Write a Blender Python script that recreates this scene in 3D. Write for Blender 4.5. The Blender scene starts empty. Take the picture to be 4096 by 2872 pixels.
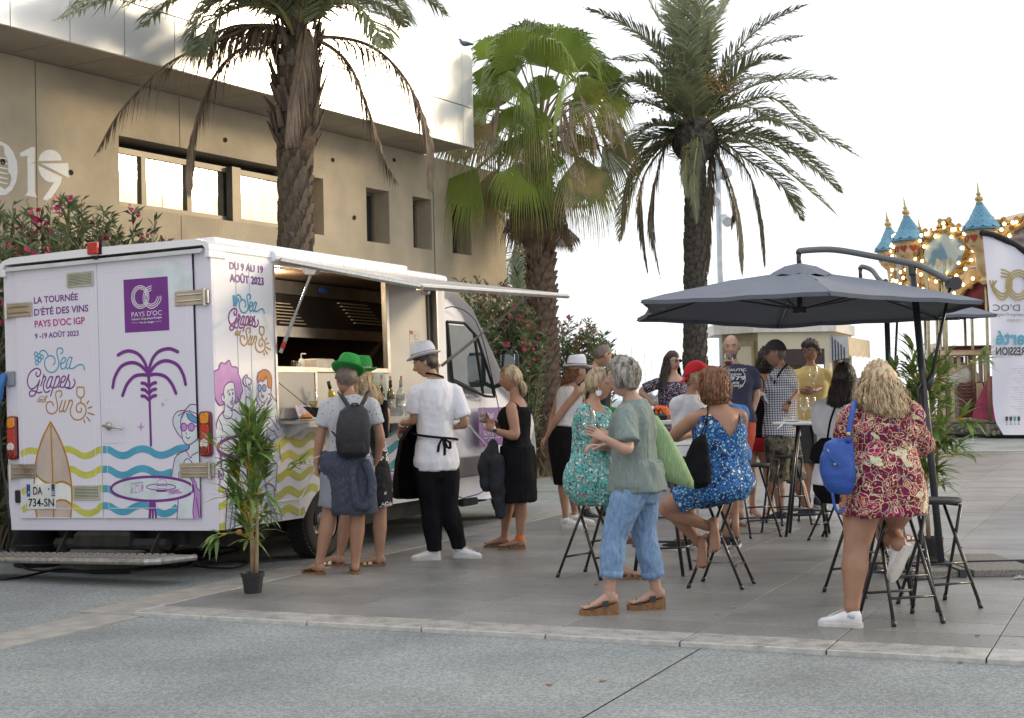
# Food truck at a seaside promenade: camera, light, setting, plants, truck, furniture, carousel, people
import bpy,math,random
import numpy as np
from mathutils import Vector,Matrix
rng=np.random.default_rng(7);random.seed(7)
SC=bpy.context.scene
COL=SC.collection
PITCH,ROLL,EYE,FPX=math.radians(1.35),math.radians(1.3),1.45,5690.0
_F=np.array([0,math.cos(PITCH),math.sin(PITCH)]);_X=np.array([1.,0,0]);_U=np.cross(_X,_F)
_R=math.cos(ROLL)*_X-math.sin(ROLL)*_U
_UP=math.sin(ROLL)*_X+math.cos(ROLL)*_U
CAMP=np.array([0,0,EYE])
cam=bpy.data.objects.new('camera',bpy.data.cameras.new('camera'));COL.objects.link(cam)
m=Matrix.Identity(4)
for i in range(3):
 m[i][0]=_R[i];m[i][1]=_UP[i];m[i][2]=-_F[i];m[i][3]=CAMP[i]
cam.matrix_world=m
cam.data.sensor_fit='HORIZONTAL';cam.data.sensor_width=36;cam.data.lens=FPX/4096*36
cam.data.clip_start=.1;cam.data.clip_end=3000
cam.data.dof.use_dof=True;cam.data.dof.focus_distance=11.0;cam.data.dof.aperture_fstop=9.0
SC.camera=cam
SUN_EL,SUN_AZ=math.radians(13),math.radians(72)
w=bpy.data.worlds.new('World');SC.world=w;w.use_nodes=True
nt=w.node_tree;nt.nodes.clear()
sky=nt.nodes.new('ShaderNodeTexSky');sky.sky_type='NISHITA';sky.sun_disc=False
sky.sun_elevation=SUN_EL;sky.sun_rotation=SUN_AZ;sky.air_density=1.0;sky.dust_density=4.0;sky.ozone_density=1.0
mix=nt.nodes.new('ShaderNodeMixRGB');mix.inputs[0].default_value=.82
mix.inputs[2].default_value=(11.3,11.55,12.0,1)
bg=nt.nodes.new('ShaderNodeBackground');bg.inputs[1].default_value=.105
out=nt.nodes.new('ShaderNodeOutputWorld')
nt.links.new(sky.outputs[0],mix.inputs[1]);nt.links.new(mix.outputs[0],bg.inputs[0]);nt.links.new(bg.outputs[0],out.inputs[0])
sun=bpy.data.objects.new('sun',bpy.data.lights.new('sun','SUN'));COL.objects.link(sun)
sun.data.energy=1.5;sun.data.angle=math.radians(10);sun.data.color=(1,.80,.52)
sd=Vector((math.sin(SUN_AZ)*math.cos(SUN_EL),math.cos(SUN_AZ)*math.cos(SUN_EL),math.sin(SUN_EL)))
sun.rotation_euler=sd.to_track_quat('Z','Y').to_euler();sun.location=(20,5,12)
SC.view_settings.view_transform='Standard';SC.view_settings.look='None'
SC.view_settings.exposure=0.32;SC.view_settings.gamma=1
SC.render.engine='CYCLES'
SC.cycles.max_bounces=7;SC.cycles.transparent_max_bounces=12;SC.cycles.caustics_reflective=False;SC.cycles.caustics_refractive=False
SC.cycles.use_denoising=True;SC.cycles.sample_clamp_indirect=8
def ray(x,y):return _F+_R*(x-2048)/FPX-_UP*(y-1436)/FPX
def G(x,y,z=0):
 r=ray(x,y);return CAMP+r*((z-EYE)/r[2])
def A(x,y,Y):
 r=ray(x,y);return CAMP+r*(Y/r[1])
K=4096/2296
def D(x,y):return(x*K,y*K)
def c2(x,y):return(800+.8696*x,1000+.8696*y)
def c3(x,y):return(1900+.7453*x,1300+.7453*y)
def c4(x,y):return(2800+.8075*x,1300+.8075*y)
def V3(*a):return np.array(a,float)
def nrm(v):
 v=np.asarray(v,float);n=np.linalg.norm(v);return v/n if n>1e-9 else v
def clean(o,label=None,cat=None,group=None,kind=None):
 if label:o['label']=label
 if cat:o['category']=cat
 if group:o['group']=group
 if kind:o['kind']=kind
 return o
WM={}
def thing(name,label,cat,loc=(0,0,0),rz=0,group=None,M=None):
 o=bpy.data.objects.new(name,None);COL.objects.link(o);o.empty_display_size=.1
 mm=M if M is not None else Matrix.Translation(Vector(loc))@Matrix.Rotation(rz,4,'Z')
 o.matrix_world=mm;WM[o]=np.array(mm)
 return clean(o,label,cat,group)
class MB:
 def __init__(s):s.v=[];s.f=[];s.mi=[];s.n=0
 def add(s,v,f,mi=0):
  v=np.asarray(v,float);s.v.append(v);k=s.n
  s.f+=[tuple(int(i)+k for i in q)for q in f];s.mi+=[mi]*len(f);s.n+=len(v);return s
 def box(s,c,size,R=None,mi=0,bev=0):
  h=np.asarray(size,float)/2
  if bev:
   b=min(bev,h.min()*.9);P=[]
   for k,(dx,dy)in enumerate(((h[0],h[1]-b),(h[0]-b,h[1]),(-h[0]+b,h[1]),(-h[0],h[1]-b),(-h[0],-h[1]+b),(-h[0]+b,-h[1]),(h[0]-b,-h[1]),(h[0],-h[1]+b))):P.append((dx,dy))
   P=np.array(P);rr=[]
   for z,sc in((-h[2],1-b/max(h[0],1e-6)*.0),(-h[2]+b,1),(h[2]-b,1),(h[2],1)):
    Q=P.copy()
    if abs(abs(z)-h[2])<1e-9:Q=Q-np.sign(Q)*b*.8
    rr.append(np.c_[Q,np.full(8,z)])
   v=np.concatenate(rr);f=[(a*8+i,a*8+(i+1)%8,(a+1)*8+(i+1)%8,(a+1)*8+i)for a in range(3)for i in range(8)]
   f+=[tuple(range(7,-1,-1)),tuple(range(24,32))]
  else:
   v=np.array([(x,y,z)for z in(-1,1)for y in(-1,1)for x in(-1,1)])*h
   f=[(0,2,3,1),(4,5,7,6),(0,1,5,4),(2,6,7,3),(0,4,6,2),(1,3,7,5)]
  if R is not None:v=v@np.asarray(R).T
  return s.add(v+np.asarray(c),f,mi)
 def bb(s,a,b,mi=0,bev=0):
  a=np.asarray(a,float);b=np.asarray(b,float);return s.box((a+b)/2,np.abs(b-a),None,mi,bev)
 def loft(s,rings,cap=True,mi=0,closed=True):
  n=len(rings[0]);v=np.concatenate(rings);f=[]
  m_=n if closed else n-1
  for a in range(len(rings)-1):
   for i in range(m_):
    j=(i+1)%n;f.append((a*n+i,a*n+j,(a+1)*n+j,(a+1)*n+i))
  if cap and closed:f+=[tuple(range(n-1,-1,-1)),tuple(range((len(rings)-1)*n,len(rings)*n))]
  return s.add(v,f,mi)
 def tube(s,P,r,n=8,mi=0,cap=True,round_=False):
  P=[np.asarray(p,float)for p in P];N=len(P)
  r=[r]*N if np.isscalar(r)else list(r)
  if round_:
   d0=nrm(P[0]-P[1]);d1=nrm(P[-1]-P[-2]);a,b=r[0],r[-1]
   P=[P[0]+d0*a*.95,P[0]+d0*a*.7]+P+[P[-1]+d1*b*.7,P[-1]+d1*b*.95];r=[a*.3,a*.72]+r+[b*.72,b*.3];N+=4
  T=[nrm(P[min(i+1,N-1)]-P[max(i-1,0)])for i in range(N)]
  u=np.cross(T[0],(0,0,1));u=nrm(u)if np.linalg.norm(u)>.05 else nrm(np.cross(T[0],(0,1,0)))
  rings=[];a=np.linspace(0,2*np.pi,n,endpoint=False)
  for i in range(N):
   u=nrm(u-T[i]*(u@T[i]));w_=np.cross(T[i],u)
   rings.append(P[i]+r[i]*(np.cos(a)[:,None]*u+np.sin(a)[:,None]*w_))
  return s.loft(rings,cap,mi)
 def cyl(s,c,r,h,n=20,mi=0,r2=None):
  c=np.asarray(c,float);return s.lathe([(r,0),(r if r2 is None else r2,h)],c,n,mi)
 def lathe(s,prof,c=(0,0,0),n=20,mi=0,cap=True,R=None):
  a=np.linspace(0,2*np.pi,n,endpoint=False);rings=[]
  for r,z in prof:
   q=np.c_[r*np.cos(a),r*np.sin(a),np.full(n,z)]
   if R is not None:q=q@np.asarray(R).T
   rings.append(q+np.asarray(c,float))
  return s.loft(rings,cap,mi)
 def sphere(s,c,r,n=10,m_=7,mi=0,sc=(1,1,1),R=None):
  a=np.linspace(0,2*np.pi,n,endpoint=False);rings=[]
  for t in np.linspace(.12,np.pi-.12,m_):
   q=np.c_[np.sin(t)*np.cos(a),np.sin(t)*np.sin(a),np.full(n,-np.cos(t))]*r*np.array(sc)
   if R is not None:q=q@np.asarray(R).T
   rings.append(q+np.asarray(c,float))
  return s.loft(rings,True,mi)
 def poly(s,pts,off,mi=0):
  p=np.asarray(pts,float);n=len(p);q=p+np.asarray(off)
  f=[tuple(range(n)),tuple(range(2*n-1,n-1,-1))]+[(i,n+i,n+(i+1)%n,(i+1)%n)for i in range(n)]
  return s.add(np.concatenate([p,q]),f,mi)
 def ribbon(s,P,wv,mi=0):
  P=np.asarray(P);wv=np.asarray(wv);n=len(P)
  return s.add(np.concatenate([P-wv,P+wv]),[(i,i+1,n+i+1,n+i)for i in range(n-1)],mi)
 def merge(s,o,off=(0,0,0),R=None,mi=None):
  for v in o.v:s.v.append((v if R is None else v@np.asarray(R).T)+np.asarray(off))
  k=s.n;s.f+=[tuple(i+k for i in q)for q in o.f];s.mi+=(o.mi if mi is None else[mi]*len(o.f));s.n+=o.n;return s
 def mesh(s,name,mats=(),smooth=False,W=None):
  v=np.concatenate(s.v)if s.v else np.zeros((0,3))
  if W is not None:v=(v-W[:3,3])@np.linalg.inv(W[:3,:3]).T
  me=bpy.data.meshes.new(name);me.from_pydata(v.tolist(),[],s.f)
  for m_ in mats:me.materials.append(m_)
  if len(mats)>1:me.polygons.foreach_set('material_index',np.array(s.mi,dtype=np.int32))
  if smooth:me.polygons.foreach_set('use_smooth',np.ones(len(me.polygons),bool))
  me.update();return me
 def build(s,name,mats,parent=None,smooth=False,local=False,label=None,cat=None,group=None,kind=None,angle=None):
  if not isinstance(mats,(list,tuple)):mats=[mats]
  W=None
  if parent is not None and not local:W=WM[parent]
  me=s.mesh(name,mats,smooth or bool(angle),W)
  if angle:
   try:me.set_sharp_from_angle(angle=math.radians(angle))
   except Exception:pass
  o=bpy.data.objects.new(name,me);COL.objects.link(o)
  if parent is not None:o.parent=parent;WM[o]=WM[parent]
  else:WM[o]=np.eye(4)
  return clean(o,label,cat,group,kind)
def inst(name,mesh,parent=None,loc=(0,0,0),rot=None,scale=None,label=None,M=None):
 o=bpy.data.objects.new(name,mesh);COL.objects.link(o)
 if parent is not None:o.parent=parent
 if M is not None:o.matrix_local=M
 else:
  o.location=loc
  if rot is not None:o.rotation_euler=rot
  if scale is not None:o.scale=scale
 if label:o['label']=label
 return o
KIDS={}
def copy_tree(o,parent=None):
 c=o.copy();COL.objects.link(c)
 if parent is not None:c.parent=parent;c.matrix_parent_inverse=o.matrix_parent_inverse.copy()
 for ch in list(o.children):copy_tree(ch,c)
 return c
def stroke_pts(P,n=6,closed=False):
 P=np.asarray(P,float)
 if len(P)<3 and not closed:return P
 Q=np.concatenate([[P[-1]],P,P[:2]])if closed else np.concatenate([[2*P[0]-P[1]],P,[2*P[-1]-P[-2]]])
 o=[]
 for i in range(1,len(Q)-2):
  a,b,c,d=Q[i-1:i+3]
  for t in np.linspace(0,1,n,endpoint=False):
   o.append(.5*((2*b)+(-a+c)*t+(2*a-5*b+4*c-d)*t*t+(-a+3*b-3*c+d)*t**3))
 o.append(Q[-2]);return np.array(o)
def rotm(axis,a):
 axis=nrm(axis);x,y,z=axis;c,s=math.cos(a),math.sin(a);C_=1-c
 return np.array([[c+x*x*C_,x*y*C_-z*s,x*z*C_+y*s],[y*x*C_+z*s,c+y*y*C_,y*z*C_-x*s],[z*x*C_-y*s,z*y*C_+x*s,c+z*z*C_]])
MATS={}
def _new(name):
 m_=bpy.data.materials.new(name);m_.use_nodes=True
 n=m_.node_tree;b=n.nodes['Principled BSDF'];return m_,n,b
def c4_(c):return(c[0],c[1],c[2],1)
def _coord(n,stretch=None):
 tc=n.nodes.new('ShaderNodeTexCoord')
 if stretch is None:return tc.outputs['Object']
 mp=n.nodes.new('ShaderNodeMapping');mp.inputs['Scale'].default_value=stretch
 n.links.new(tc.outputs['Object'],mp.inputs[0]);return mp.outputs[0]
def mat(name,col,col2=None,rough=.6,metal=0,scale=6,detail=5,bump=0,bscale=60,stretch=None,coat=0,trans=0,ior=1.45,alpha=1,emit=0,rvar=0,lo=.35,hi=.65,sub=0,spec=.5,bdist=.01):
 if name in MATS:return MATS[name]
 m_,n,b=_new(name);L=n.links
 if col2 is None and not trans and not emit:col2=tuple(c*.82 for c in col)
 if col2 is not None or bump or rvar:co=_coord(n,stretch)
 if col2 is not None:
  t=n.nodes.new('ShaderNodeTexNoise');t.inputs['Scale'].default_value=scale;t.inputs['Detail'].default_value=detail
  L.new(co,t.inputs['Vector']);r=n.nodes.new('ShaderNodeValToRGB')
  r.color_ramp.elements[0].position=lo;r.color_ramp.elements[1].position=hi
  r.color_ramp.elements[0].color=c4_(col2);r.color_ramp.elements[1].color=c4_(col)
  L.new(t.outputs['Fac'],r.inputs[0]);L.new(r.outputs[0],b.inputs['Base Color'])
  if rvar:
   mr=n.nodes.new('ShaderNodeMapRange');mr.inputs['To Min'].default_value=rough-rvar;mr.inputs['To Max'].default_value=rough+rvar
   L.new(t.outputs['Fac'],mr.inputs[0]);L.new(mr.outputs[0],b.inputs['Roughness'])
 else:b.inputs['Base Color'].default_value=c4_(col)
 if not rvar:b.inputs['Roughness'].default_value=rough
 b.inputs['Metallic'].default_value=metal;b.inputs['Coat Weight'].default_value=coat
 b.inputs['Transmission Weight'].default_value=trans;b.inputs['IOR'].default_value=ior
 b.inputs['Specular IOR Level'].default_value=spec
 if sub:b.inputs['Subsurface Weight'].default_value=sub;b.inputs['Subsurface Radius'].default_value=(.02,.008,.004);b.inputs['Subsurface Scale'].default_value=.5
 if alpha<1:b.inputs['Alpha'].default_value=alpha
 if emit:b.inputs['Emission Color'].default_value=c4_(col);b.inputs['Emission Strength'].default_value=emit
 if bump:
  t=n.nodes.new('ShaderNodeTexNoise');t.inputs['Scale'].default_value=bscale;t.inputs['Detail'].default_value=4
  L.new(co,t.inputs['Vector']);bp=n.nodes.new('ShaderNodeBump');bp.inputs['Strength'].default_value=bump;bp.inputs['Distance'].default_value=bdist
  L.new(t.outputs['Fac'],bp.inputs['Height']);L.new(bp.outputs[0],b.inputs['Normal'])
 MATS[name]=m_;return m_
def layered(name,base,layers,rough=.8,bump=.3,warp=0,wscale=6,stretch=None,bscale=15,base2=None,b2scale=4,sheen=0,thr=.5):
 """cloth print: layers of voronoi / noise masks over a base colour. layer = (kind, scale, [(pos, colour or None), ...]) ; kind v, n or c (random cell colours)"""
 if name in MATS:return MATS[name]
 m_,n,b=_new(name);L=n.links;co=_coord(n,stretch)
 if warp:
  t=n.nodes.new('ShaderNodeTexNoise');t.inputs['Scale'].default_value=wscale;L.new(co,t.inputs['Vector'])
  mx=n.nodes.new('ShaderNodeMixRGB');mx.blend_type='LINEAR_LIGHT';mx.inputs[0].default_value=warp
  L.new(co,mx.inputs[1]);L.new(t.outputs['Color'],mx.inputs[2]);co=mx.outputs[0]
 cur=None
 rgb=n.nodes.new('ShaderNodeRGB');rgb.outputs[0].default_value=c4_(base);cur=rgb.outputs[0]
 if base2:
  t=n.nodes.new('ShaderNodeTexNoise');t.inputs['Scale'].default_value=b2scale;L.new(co,t.inputs['Vector'])
  r=n.nodes.new('ShaderNodeValToRGB');r.color_ramp.interpolation='CONSTANT'
  r.color_ramp.elements[0].color=c4_(base);r.color_ramp.elements[1].color=c4_(base2);r.color_ramp.elements[1].position=thr
  L.new(t.outputs['Fac'],r.inputs[0]);cur=r.outputs[0]
 for kind,sc,ramp in layers:
  r=n.nodes.new('ShaderNodeValToRGB');r.color_ramp.interpolation='CONSTANT'
  if kind=='n':
   t=n.nodes.new('ShaderNodeTexNoise');t.inputs['Scale'].default_value=sc;t.inputs['Detail'].default_value=2;L.new(co,t.inputs['Vector']);src=t.outputs['Fac']
  else:
   t=n.nodes.new('ShaderNodeTexVoronoi');t.inputs['Scale'].default_value=sc;L.new(co,t.inputs['Vector'])
   if kind=='e':t.feature='DISTANCE_TO_EDGE'
   src=t.outputs['Distance']
  els=r.color_ramp.elements
  while len(els)<len(ramp):els.new(.99)
  for e,(p,c)in zip(els,ramp):
   e.position=p;e.color=(0,0,0,0)if c is None else(c[0],c[1],c[2],1)
  L.new(src,r.inputs[0])
  mx=n.nodes.new('ShaderNodeMixRGB');L.new(r.outputs['Alpha'],mx.inputs[0]);L.new(cur,mx.inputs[1])
  if kind=='c':
   hs=n.nodes.new('ShaderNodeValToRGB');hs.color_ramp.interpolation='CONSTANT';sp=n.nodes.new('ShaderNodeSeparateColor');L.new(t.outputs['Color'],sp.inputs[0])
   cols=[c for p,c in ramp if c is not None]
   e2=hs.color_ramp.elements
   while len(e2)<len(cols):e2.new(.5)
   for i,(e,c)in enumerate(zip(e2,cols)):e.position=i/len(cols);e.color=c4_(c)
   L.new(sp.outputs[0],hs.inputs[0]);L.new(hs.outputs[0],mx.inputs[2])
  else:L.new(r.outputs['Color'],mx.inputs[2])
  cur=mx.outputs[0]
 L.new(cur,b.inputs['Base Color']);b.inputs['Roughness'].default_value=rough;b.inputs['Sheen Weight'].default_value=sheen
 b.inputs['Specular IOR Level'].default_value=.3
 if bump:
  t=n.nodes.new('ShaderNodeTexNoise');t.inputs['Scale'].default_value=bscale;L.new(co,t.inputs['Vector']);bp=n.nodes.new('ShaderNodeBump')
  bp.inputs['Strength'].default_value=bump*2.5;bp.inputs['Distance'].default_value=.03;L.new(t.outputs['Fac'],bp.inputs['Height']);L.new(bp.outputs[0],b.inputs['Normal'])
 MATS[name]=m_;return m_
def leafmat(name,col,col2,trans=.35,rough=.45,scale=3,tip=None):
 if name in MATS:return MATS[name]
 m_,n,b=_new(name);L=n.links;co=_coord(n)
 t=n.nodes.new('ShaderNodeTexNoise');t.inputs['Scale'].default_value=scale;t.inputs['Detail'].default_value=3;L.new(co,t.inputs['Vector'])
 r=n.nodes.new('ShaderNodeValToRGB');r.color_ramp.elements[0].position=.38;r.color_ramp.elements[1].position=.62
 r.color_ramp.elements[0].color=c4_(col2);r.color_ramp.elements[1].color=c4_(col);L.new(t.outputs['Fac'],r.inputs[0])
 oi=n.nodes.new('ShaderNodeObjectInfo');hs=n.nodes.new('ShaderNodeHueSaturation');mr=n.nodes.new('ShaderNodeMapRange')
 mr.inputs['To Min'].default_value=.75;mr.inputs['To Max'].default_value=1.3;L.new(oi.outputs['Random'],mr.inputs[0]);L.new(mr.outputs[0],hs.inputs['Value'])
 L.new(r.outputs[0],hs.inputs['Color']);L.new(hs.outputs[0],b.inputs['Base Color']);b.inputs['Roughness'].default_value=rough
 tr=n.nodes.new('ShaderNodeBsdfTranslucent');L.new(hs.outputs[0],tr.inputs[0]);mx=n.nodes.new('ShaderNodeMixShader');mx.inputs[0].default_value=trans
 o=n.nodes['Material Output'];L.new(b.outputs[0],mx.inputs[1]);L.new(tr.outputs[0],mx.inputs[2]);L.new(mx.outputs[0],o.inputs[0])
 MATS[name]=m_;return m_
def glassmat(name,col=(1,1,1),rough=0,alpha=.25):
 if name in MATS:return MATS[name]
 m_,n,b=_new(name);L=n.links
 tr=n.nodes.new('ShaderNodeBsdfTransparent');tr.inputs[0].default_value=c4_(col)
 gl=n.nodes.new('ShaderNodeBsdfGlossy');gl.inputs['Roughness'].default_value=.03
 fr=n.nodes.new('ShaderNodeLayerWeight');fr.inputs[0].default_value=.35;ad=n.nodes.new('ShaderNodeMath');ad.operation='MULTIPLY_ADD';ad.inputs[1].default_value=.5;ad.inputs[2].default_value=alpha*.5;ad.use_clamp=True
 L.new(fr.outputs['Facing'],ad.inputs[0]);mx=n.nodes.new('ShaderNodeMixShader');L.new(ad.outputs[0],mx.inputs[0]);L.new(tr.outputs[0],mx.inputs[1]);L.new(gl.outputs[0],mx.inputs[2])
 L.new(mx.outputs[0],n.nodes['Material Output'].inputs[0]);MATS[name]=m_;return m_
def text_mesh(s,size=1,width=1,bold=0,shear=0,spacing=1,ext=0):
 cu=bpy.data.curves.new('lettering','FONT');cu.body=s;cu.size=size;cu.offset=bold;cu.shear=shear;cu.space_character=spacing;cu.extrude=ext;cu.resolution_u=3
 o=bpy.data.objects.new('lettering',cu);COL.objects.link(o)
 dg=bpy.context.evaluated_depsgraph_get();me=bpy.data.meshes.new_from_object(o.evaluated_get(dg))
 v=np.zeros(len(me.vertices)*3);me.vertices.foreach_get('co',v);v=v.reshape(-1,3);f=[tuple(p.vertices)for p in me.polygons]
 bpy.data.objects.remove(o);bpy.data.curves.remove(cu);bpy.data.meshes.remove(me)
 v[:,0]*=width;return v,f
def text_on(mb,s,o,ex,ey,width,height,bold=.0,mi=0,align='l',shear=0):
 """flat lettering filling width x height starting at o along ex, up ey"""
 v,f=text_mesh(s,1,1,bold,shear)
 x0,x1=v[:,0].min(),v[:,0].max()
 u=(v[:,0]-x0)/(x1-x0)*width;t=v[:,1]/.70*height
 if align=='c':u=u-width/2
 P=np.asarray(o)+u[:,None]*np.asarray(ex)+t[:,None]*np.asarray(ey);mb.add(P,f,mi)
TH=math.radians(24.5)
EX=np.array([math.sin(TH),math.cos(TH),0]);EY=np.array([math.cos(TH),-math.sin(TH),0])
def T(fx,fy,z=0):return EX*fx+EY*fy+np.array([0,0,z])
RT=np.stack([EX,-EY,[0,0,1]],1)
asph=mat('asphalt',(.385,.415,.415),(.25,.272,.275),rough=.85,scale=55,detail=9,bump=.9,bscale=170,lo=.40,hi=.60,bdist=.012)
def asphalt_mix():
 m_=asph;n=m_.node_tree;b=n.nodes['Principled BSDF'];L=n.links
 src=b.inputs['Base Color'].links[0].from_socket
 t=n.nodes.new('ShaderNodeTexNoise');t.inputs['Scale'].default_value=.9;t.inputs['Detail'].default_value=6;L.new(_coord(n),t.inputs['Vector'])
 r=n.nodes.new('ShaderNodeValToRGB');r.color_ramp.elements[0].position=.3;r.color_ramp.elements[1].position=.7
 r.color_ramp.elements[0].color=(.72,.72,.72,1);r.color_ramp.elements[1].color=(1.08,1.08,1.08,1);L.new(t.outputs['Fac'],r.inputs[0])
 mx=n.nodes.new('ShaderNodeMixRGB');mx.blend_type='MULTIPLY';mx.inputs[0].default_value=1;L.new(src,mx.inputs[1]);L.new(r.outputs[0],mx.inputs[2])
 v=n.nodes.new('ShaderNodeTexVoronoi');v.inputs['Scale'].default_value=75;L.new(_coord(n),v.inputs['Vector'])
 r2=n.nodes.new('ShaderNodeValToRGB');r2.color_ramp.elements[0].position=.12;r2.color_ramp.elements[1].position=.34
 r2.color_ramp.elements[0].color=(.45,.45,.45,1);r2.color_ramp.elements[1].color=(1,1,1,1);L.new(v.outputs['Distance'],r2.inputs[0])
 m2=n.nodes.new('ShaderNodeMixRGB');m2.blend_type='MULTIPLY';m2.inputs[0].default_value=1;L.new(mx.outputs[0],m2.inputs[1]);L.new(r2.outputs[0],m2.inputs[2])
 L.new(m2.outputs[0],b.inputs['Base Color'])
asphalt_mix()
def sheet(name,pts,z,m_,th=.0,kind='structure'):
 mb=MB();p=[np.array([q[0],q[1],z])for q in pts]
 mb.add(p,[tuple(range(len(p)))]);return mb.build(name,m_,kind=kind)
ZA=-.03
g=sheet('ground',[(-90,-30),(110,-30),(110,62),(-90,62)],ZA-.012,mat('seam_filler',(.11,.105,.10),rough=.9))
def tp(fx,fy):return T(fx,fy)[:2]
SF=-2.43
sheet('road',[tp(-60,-90),tp(-60,SF-.005),tp(60,SF-.005),tp(60,-90)],ZA,asph)
sheet('road',[tp(-60,SF+.005),tp(-60,90),tp(60,90),tp(60,SF+.005)],ZA,asph)
band=mat('pale_paving',(.36,.335,.30),(.27,.255,.235),rough=.75,scale=7,bump=.25,bscale=120,rvar=.1)
for a,b in((4.5,6.35),(6.36,7.85),(7.86,9.2),(9.21,10.7),(10.71,12.2),(12.21,13.7),(13.71,15.2),(15.21,16.7),(16.71,19),(19.01,24)):
 l,r_=(-6.84,-6.40)if a<7.8 else(-6.98,-6.50)
 MB().box(T((a+b)/2,(l+r_)/2,ZA+.001),(b-a,r_-l,.012),RT).build('paving_strip',band,kind='structure')
MB().box(T(19.6,-9.5,ZA+.001),(.35,5.0,.012),RT).build('paving_strip',band,kind='structure')
def slab_mat(name,c1,c2_,worn):
 m_,n,b=_new(name);L=n.links;co=_coord(n)
 def noise(s,d,st=None):
  t=n.nodes.new('ShaderNodeTexNoise');t.inputs['Scale'].default_value=s;t.inputs['Detail'].default_value=d
  L.new(_coord(n,st)if st else gco,t.inputs['Vector']);return t.outputs['Fac']
 gm=n.nodes.new('ShaderNodeNewGeometry');gco=gm.outputs['Position']
 r=n.nodes.new('ShaderNodeValToRGB');r.color_ramp.elements[0].position=.36;r.color_ramp.elements[1].position=.66
 r.color_ramp.elements[0].color=c4_(c2_);r.color_ramp.elements[1].color=c4_(c1);L.new(noise(42,8),r.inputs[0])
 r1=n.nodes.new('ShaderNodeValToRGB');r1.color_ramp.elements[0].position=.3;r1.color_ramp.elements[1].position=.7
 r1.color_ramp.elements[0].color=(.78,.77,.76,1);r1.color_ramp.elements[1].color=(1.1,1.1,1.1,1);L.new(noise(1.1,5),r1.inputs[0])
 mx=n.nodes.new('ShaderNodeMixRGB');mx.blend_type='MULTIPLY';mx.inputs[0].default_value=1;L.new(r.outputs[0],mx.inputs[1]);L.new(r1.outputs[0],mx.inputs[2])
 oi=n.nodes.new('ShaderNodeObjectInfo');mr=n.nodes.new('ShaderNodeMapRange');mr.inputs['To Min'].default_value=.88;mr.inputs['To Max'].default_value=1.12;L.new(oi.outputs['Random'],mr.inputs[0])
 hs=n.nodes.new('ShaderNodeHueSaturation');L.new(mr.outputs[0],hs.inputs['Value']);L.new(mx.outputs[0],hs.inputs['Color']);cur=hs.outputs[0]
 r3=n.nodes.new('ShaderNodeValToRGB');r3.color_ramp.elements[0].position=.5-worn*.12;r3.color_ramp.elements[1].position=.56
 r3.color_ramp.elements[0].color=(0,0,0,1);r3.color_ramp.elements[1].color=(1,1,1,1)
 if worn:
  a=n.nodes.new('ShaderNodeMath');a.operation='MULTIPLY_ADD';a.inputs[1].default_value=.5
  L.new(noise(9,8),a.inputs[0]);b2=n.nodes.new('ShaderNodeMath');b2.operation='MULTIPLY';b2.inputs[1].default_value=.5;L.new(noise(60,6),b2.inputs[0]);L.new(b2.outputs[0],a.inputs[2])
  L.new(a.outputs[0],r3.inputs[0]);m3=n.nodes.new('ShaderNodeMixRGB');m3.inputs[2].default_value=(.42,.40,.37,1)
  L.new(r3.outputs[0],m3.inputs[0]);L.new(cur,m3.inputs[1]);cur=m3.outputs[0]
 for sc_,th_,dk in((2.6,.035,.45),(5.5,.03,1.5)):
  v_=n.nodes.new('ShaderNodeTexVoronoi');v_.inputs['Scale'].default_value=sc_;L.new(gco,v_.inputs['Vector']);q_=n.nodes.new('ShaderNodeValToRGB');q_.color_ramp.elements[0].position=th_;q_.color_ramp.elements[1].position=th_+.02;q_.color_ramp.elements[0].color=(dk,dk,dk,1);q_.color_ramp.elements[1].color=(1,1,1,1);L.new(v_.outputs['Distance'],q_.inputs[0]);m4=n.nodes.new('ShaderNodeMixRGB');m4.blend_type='MULTIPLY';m4.inputs[0].default_value=1;L.new(cur,m4.inputs[1]);L.new(q_.outputs[0],m4.inputs[2]);cur=m4.outputs[0]
 st_=n.nodes.new('ShaderNodeValToRGB');st_.color_ramp.elements[0].position=.28;st_.color_ramp.elements[1].position=.45;st_.color_ramp.elements[0].color=(.66,.65,.64,1);st_.color_ramp.elements[1].color=(1,1,1,1);L.new(noise(.7,9),st_.inputs[0]);m5=n.nodes.new('ShaderNodeMixRGB');m5.blend_type='MULTIPLY';m5.inputs[0].default_value=1;L.new(cur,m5.inputs[1]);L.new(st_.outputs[0],m5.inputs[2]);cur=m5.outputs[0]
 L.new(cur,b.inputs['Base Color'])
 rr=n.nodes.new('ShaderNodeMapRange');rr.inputs['To Min'].default_value=.27;rr.inputs['To Max'].default_value=.52;L.new(noise(3,5),rr.inputs[0]);L.new(rr.outputs[0],b.inputs['Roughness'])
 bp=n.nodes.new('ShaderNodeBump');bp.inputs['Strength'].default_value=.25;bp.inputs['Distance'].default_value=.006;L.new(noise(95,3),bp.inputs['Height']);L.new(bp.outputs[0],b.inputs['Normal'])
 return m_
slabm=slab_mat('grey_stone_slab',(.285,.28,.27),(.19,.187,.183),0)
slabw=slab_mat('worn_grey_stone',(.25,.245,.24),(.175,.17,.168),1)
nose=mat('pale_stone_nosing',(.52,.50,.46),(.38,.37,.35),rough=.7,scale=14,bump=.3,bscale=60)
terr=sheet('terrace',[tp(7.9,-6.44),tp(7.9,9),tp(31,9),tp(31,-6.44)],-.010,mat('joint_sand',(.075,.07,.065),rough=.95))
WM[terr]=np.eye(4)
def slab_mesh(name,a,b,m_):return MB().box((0,0,-.0145),(a,b,.029),None,0,.0025).mesh(name,[m_])
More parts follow.
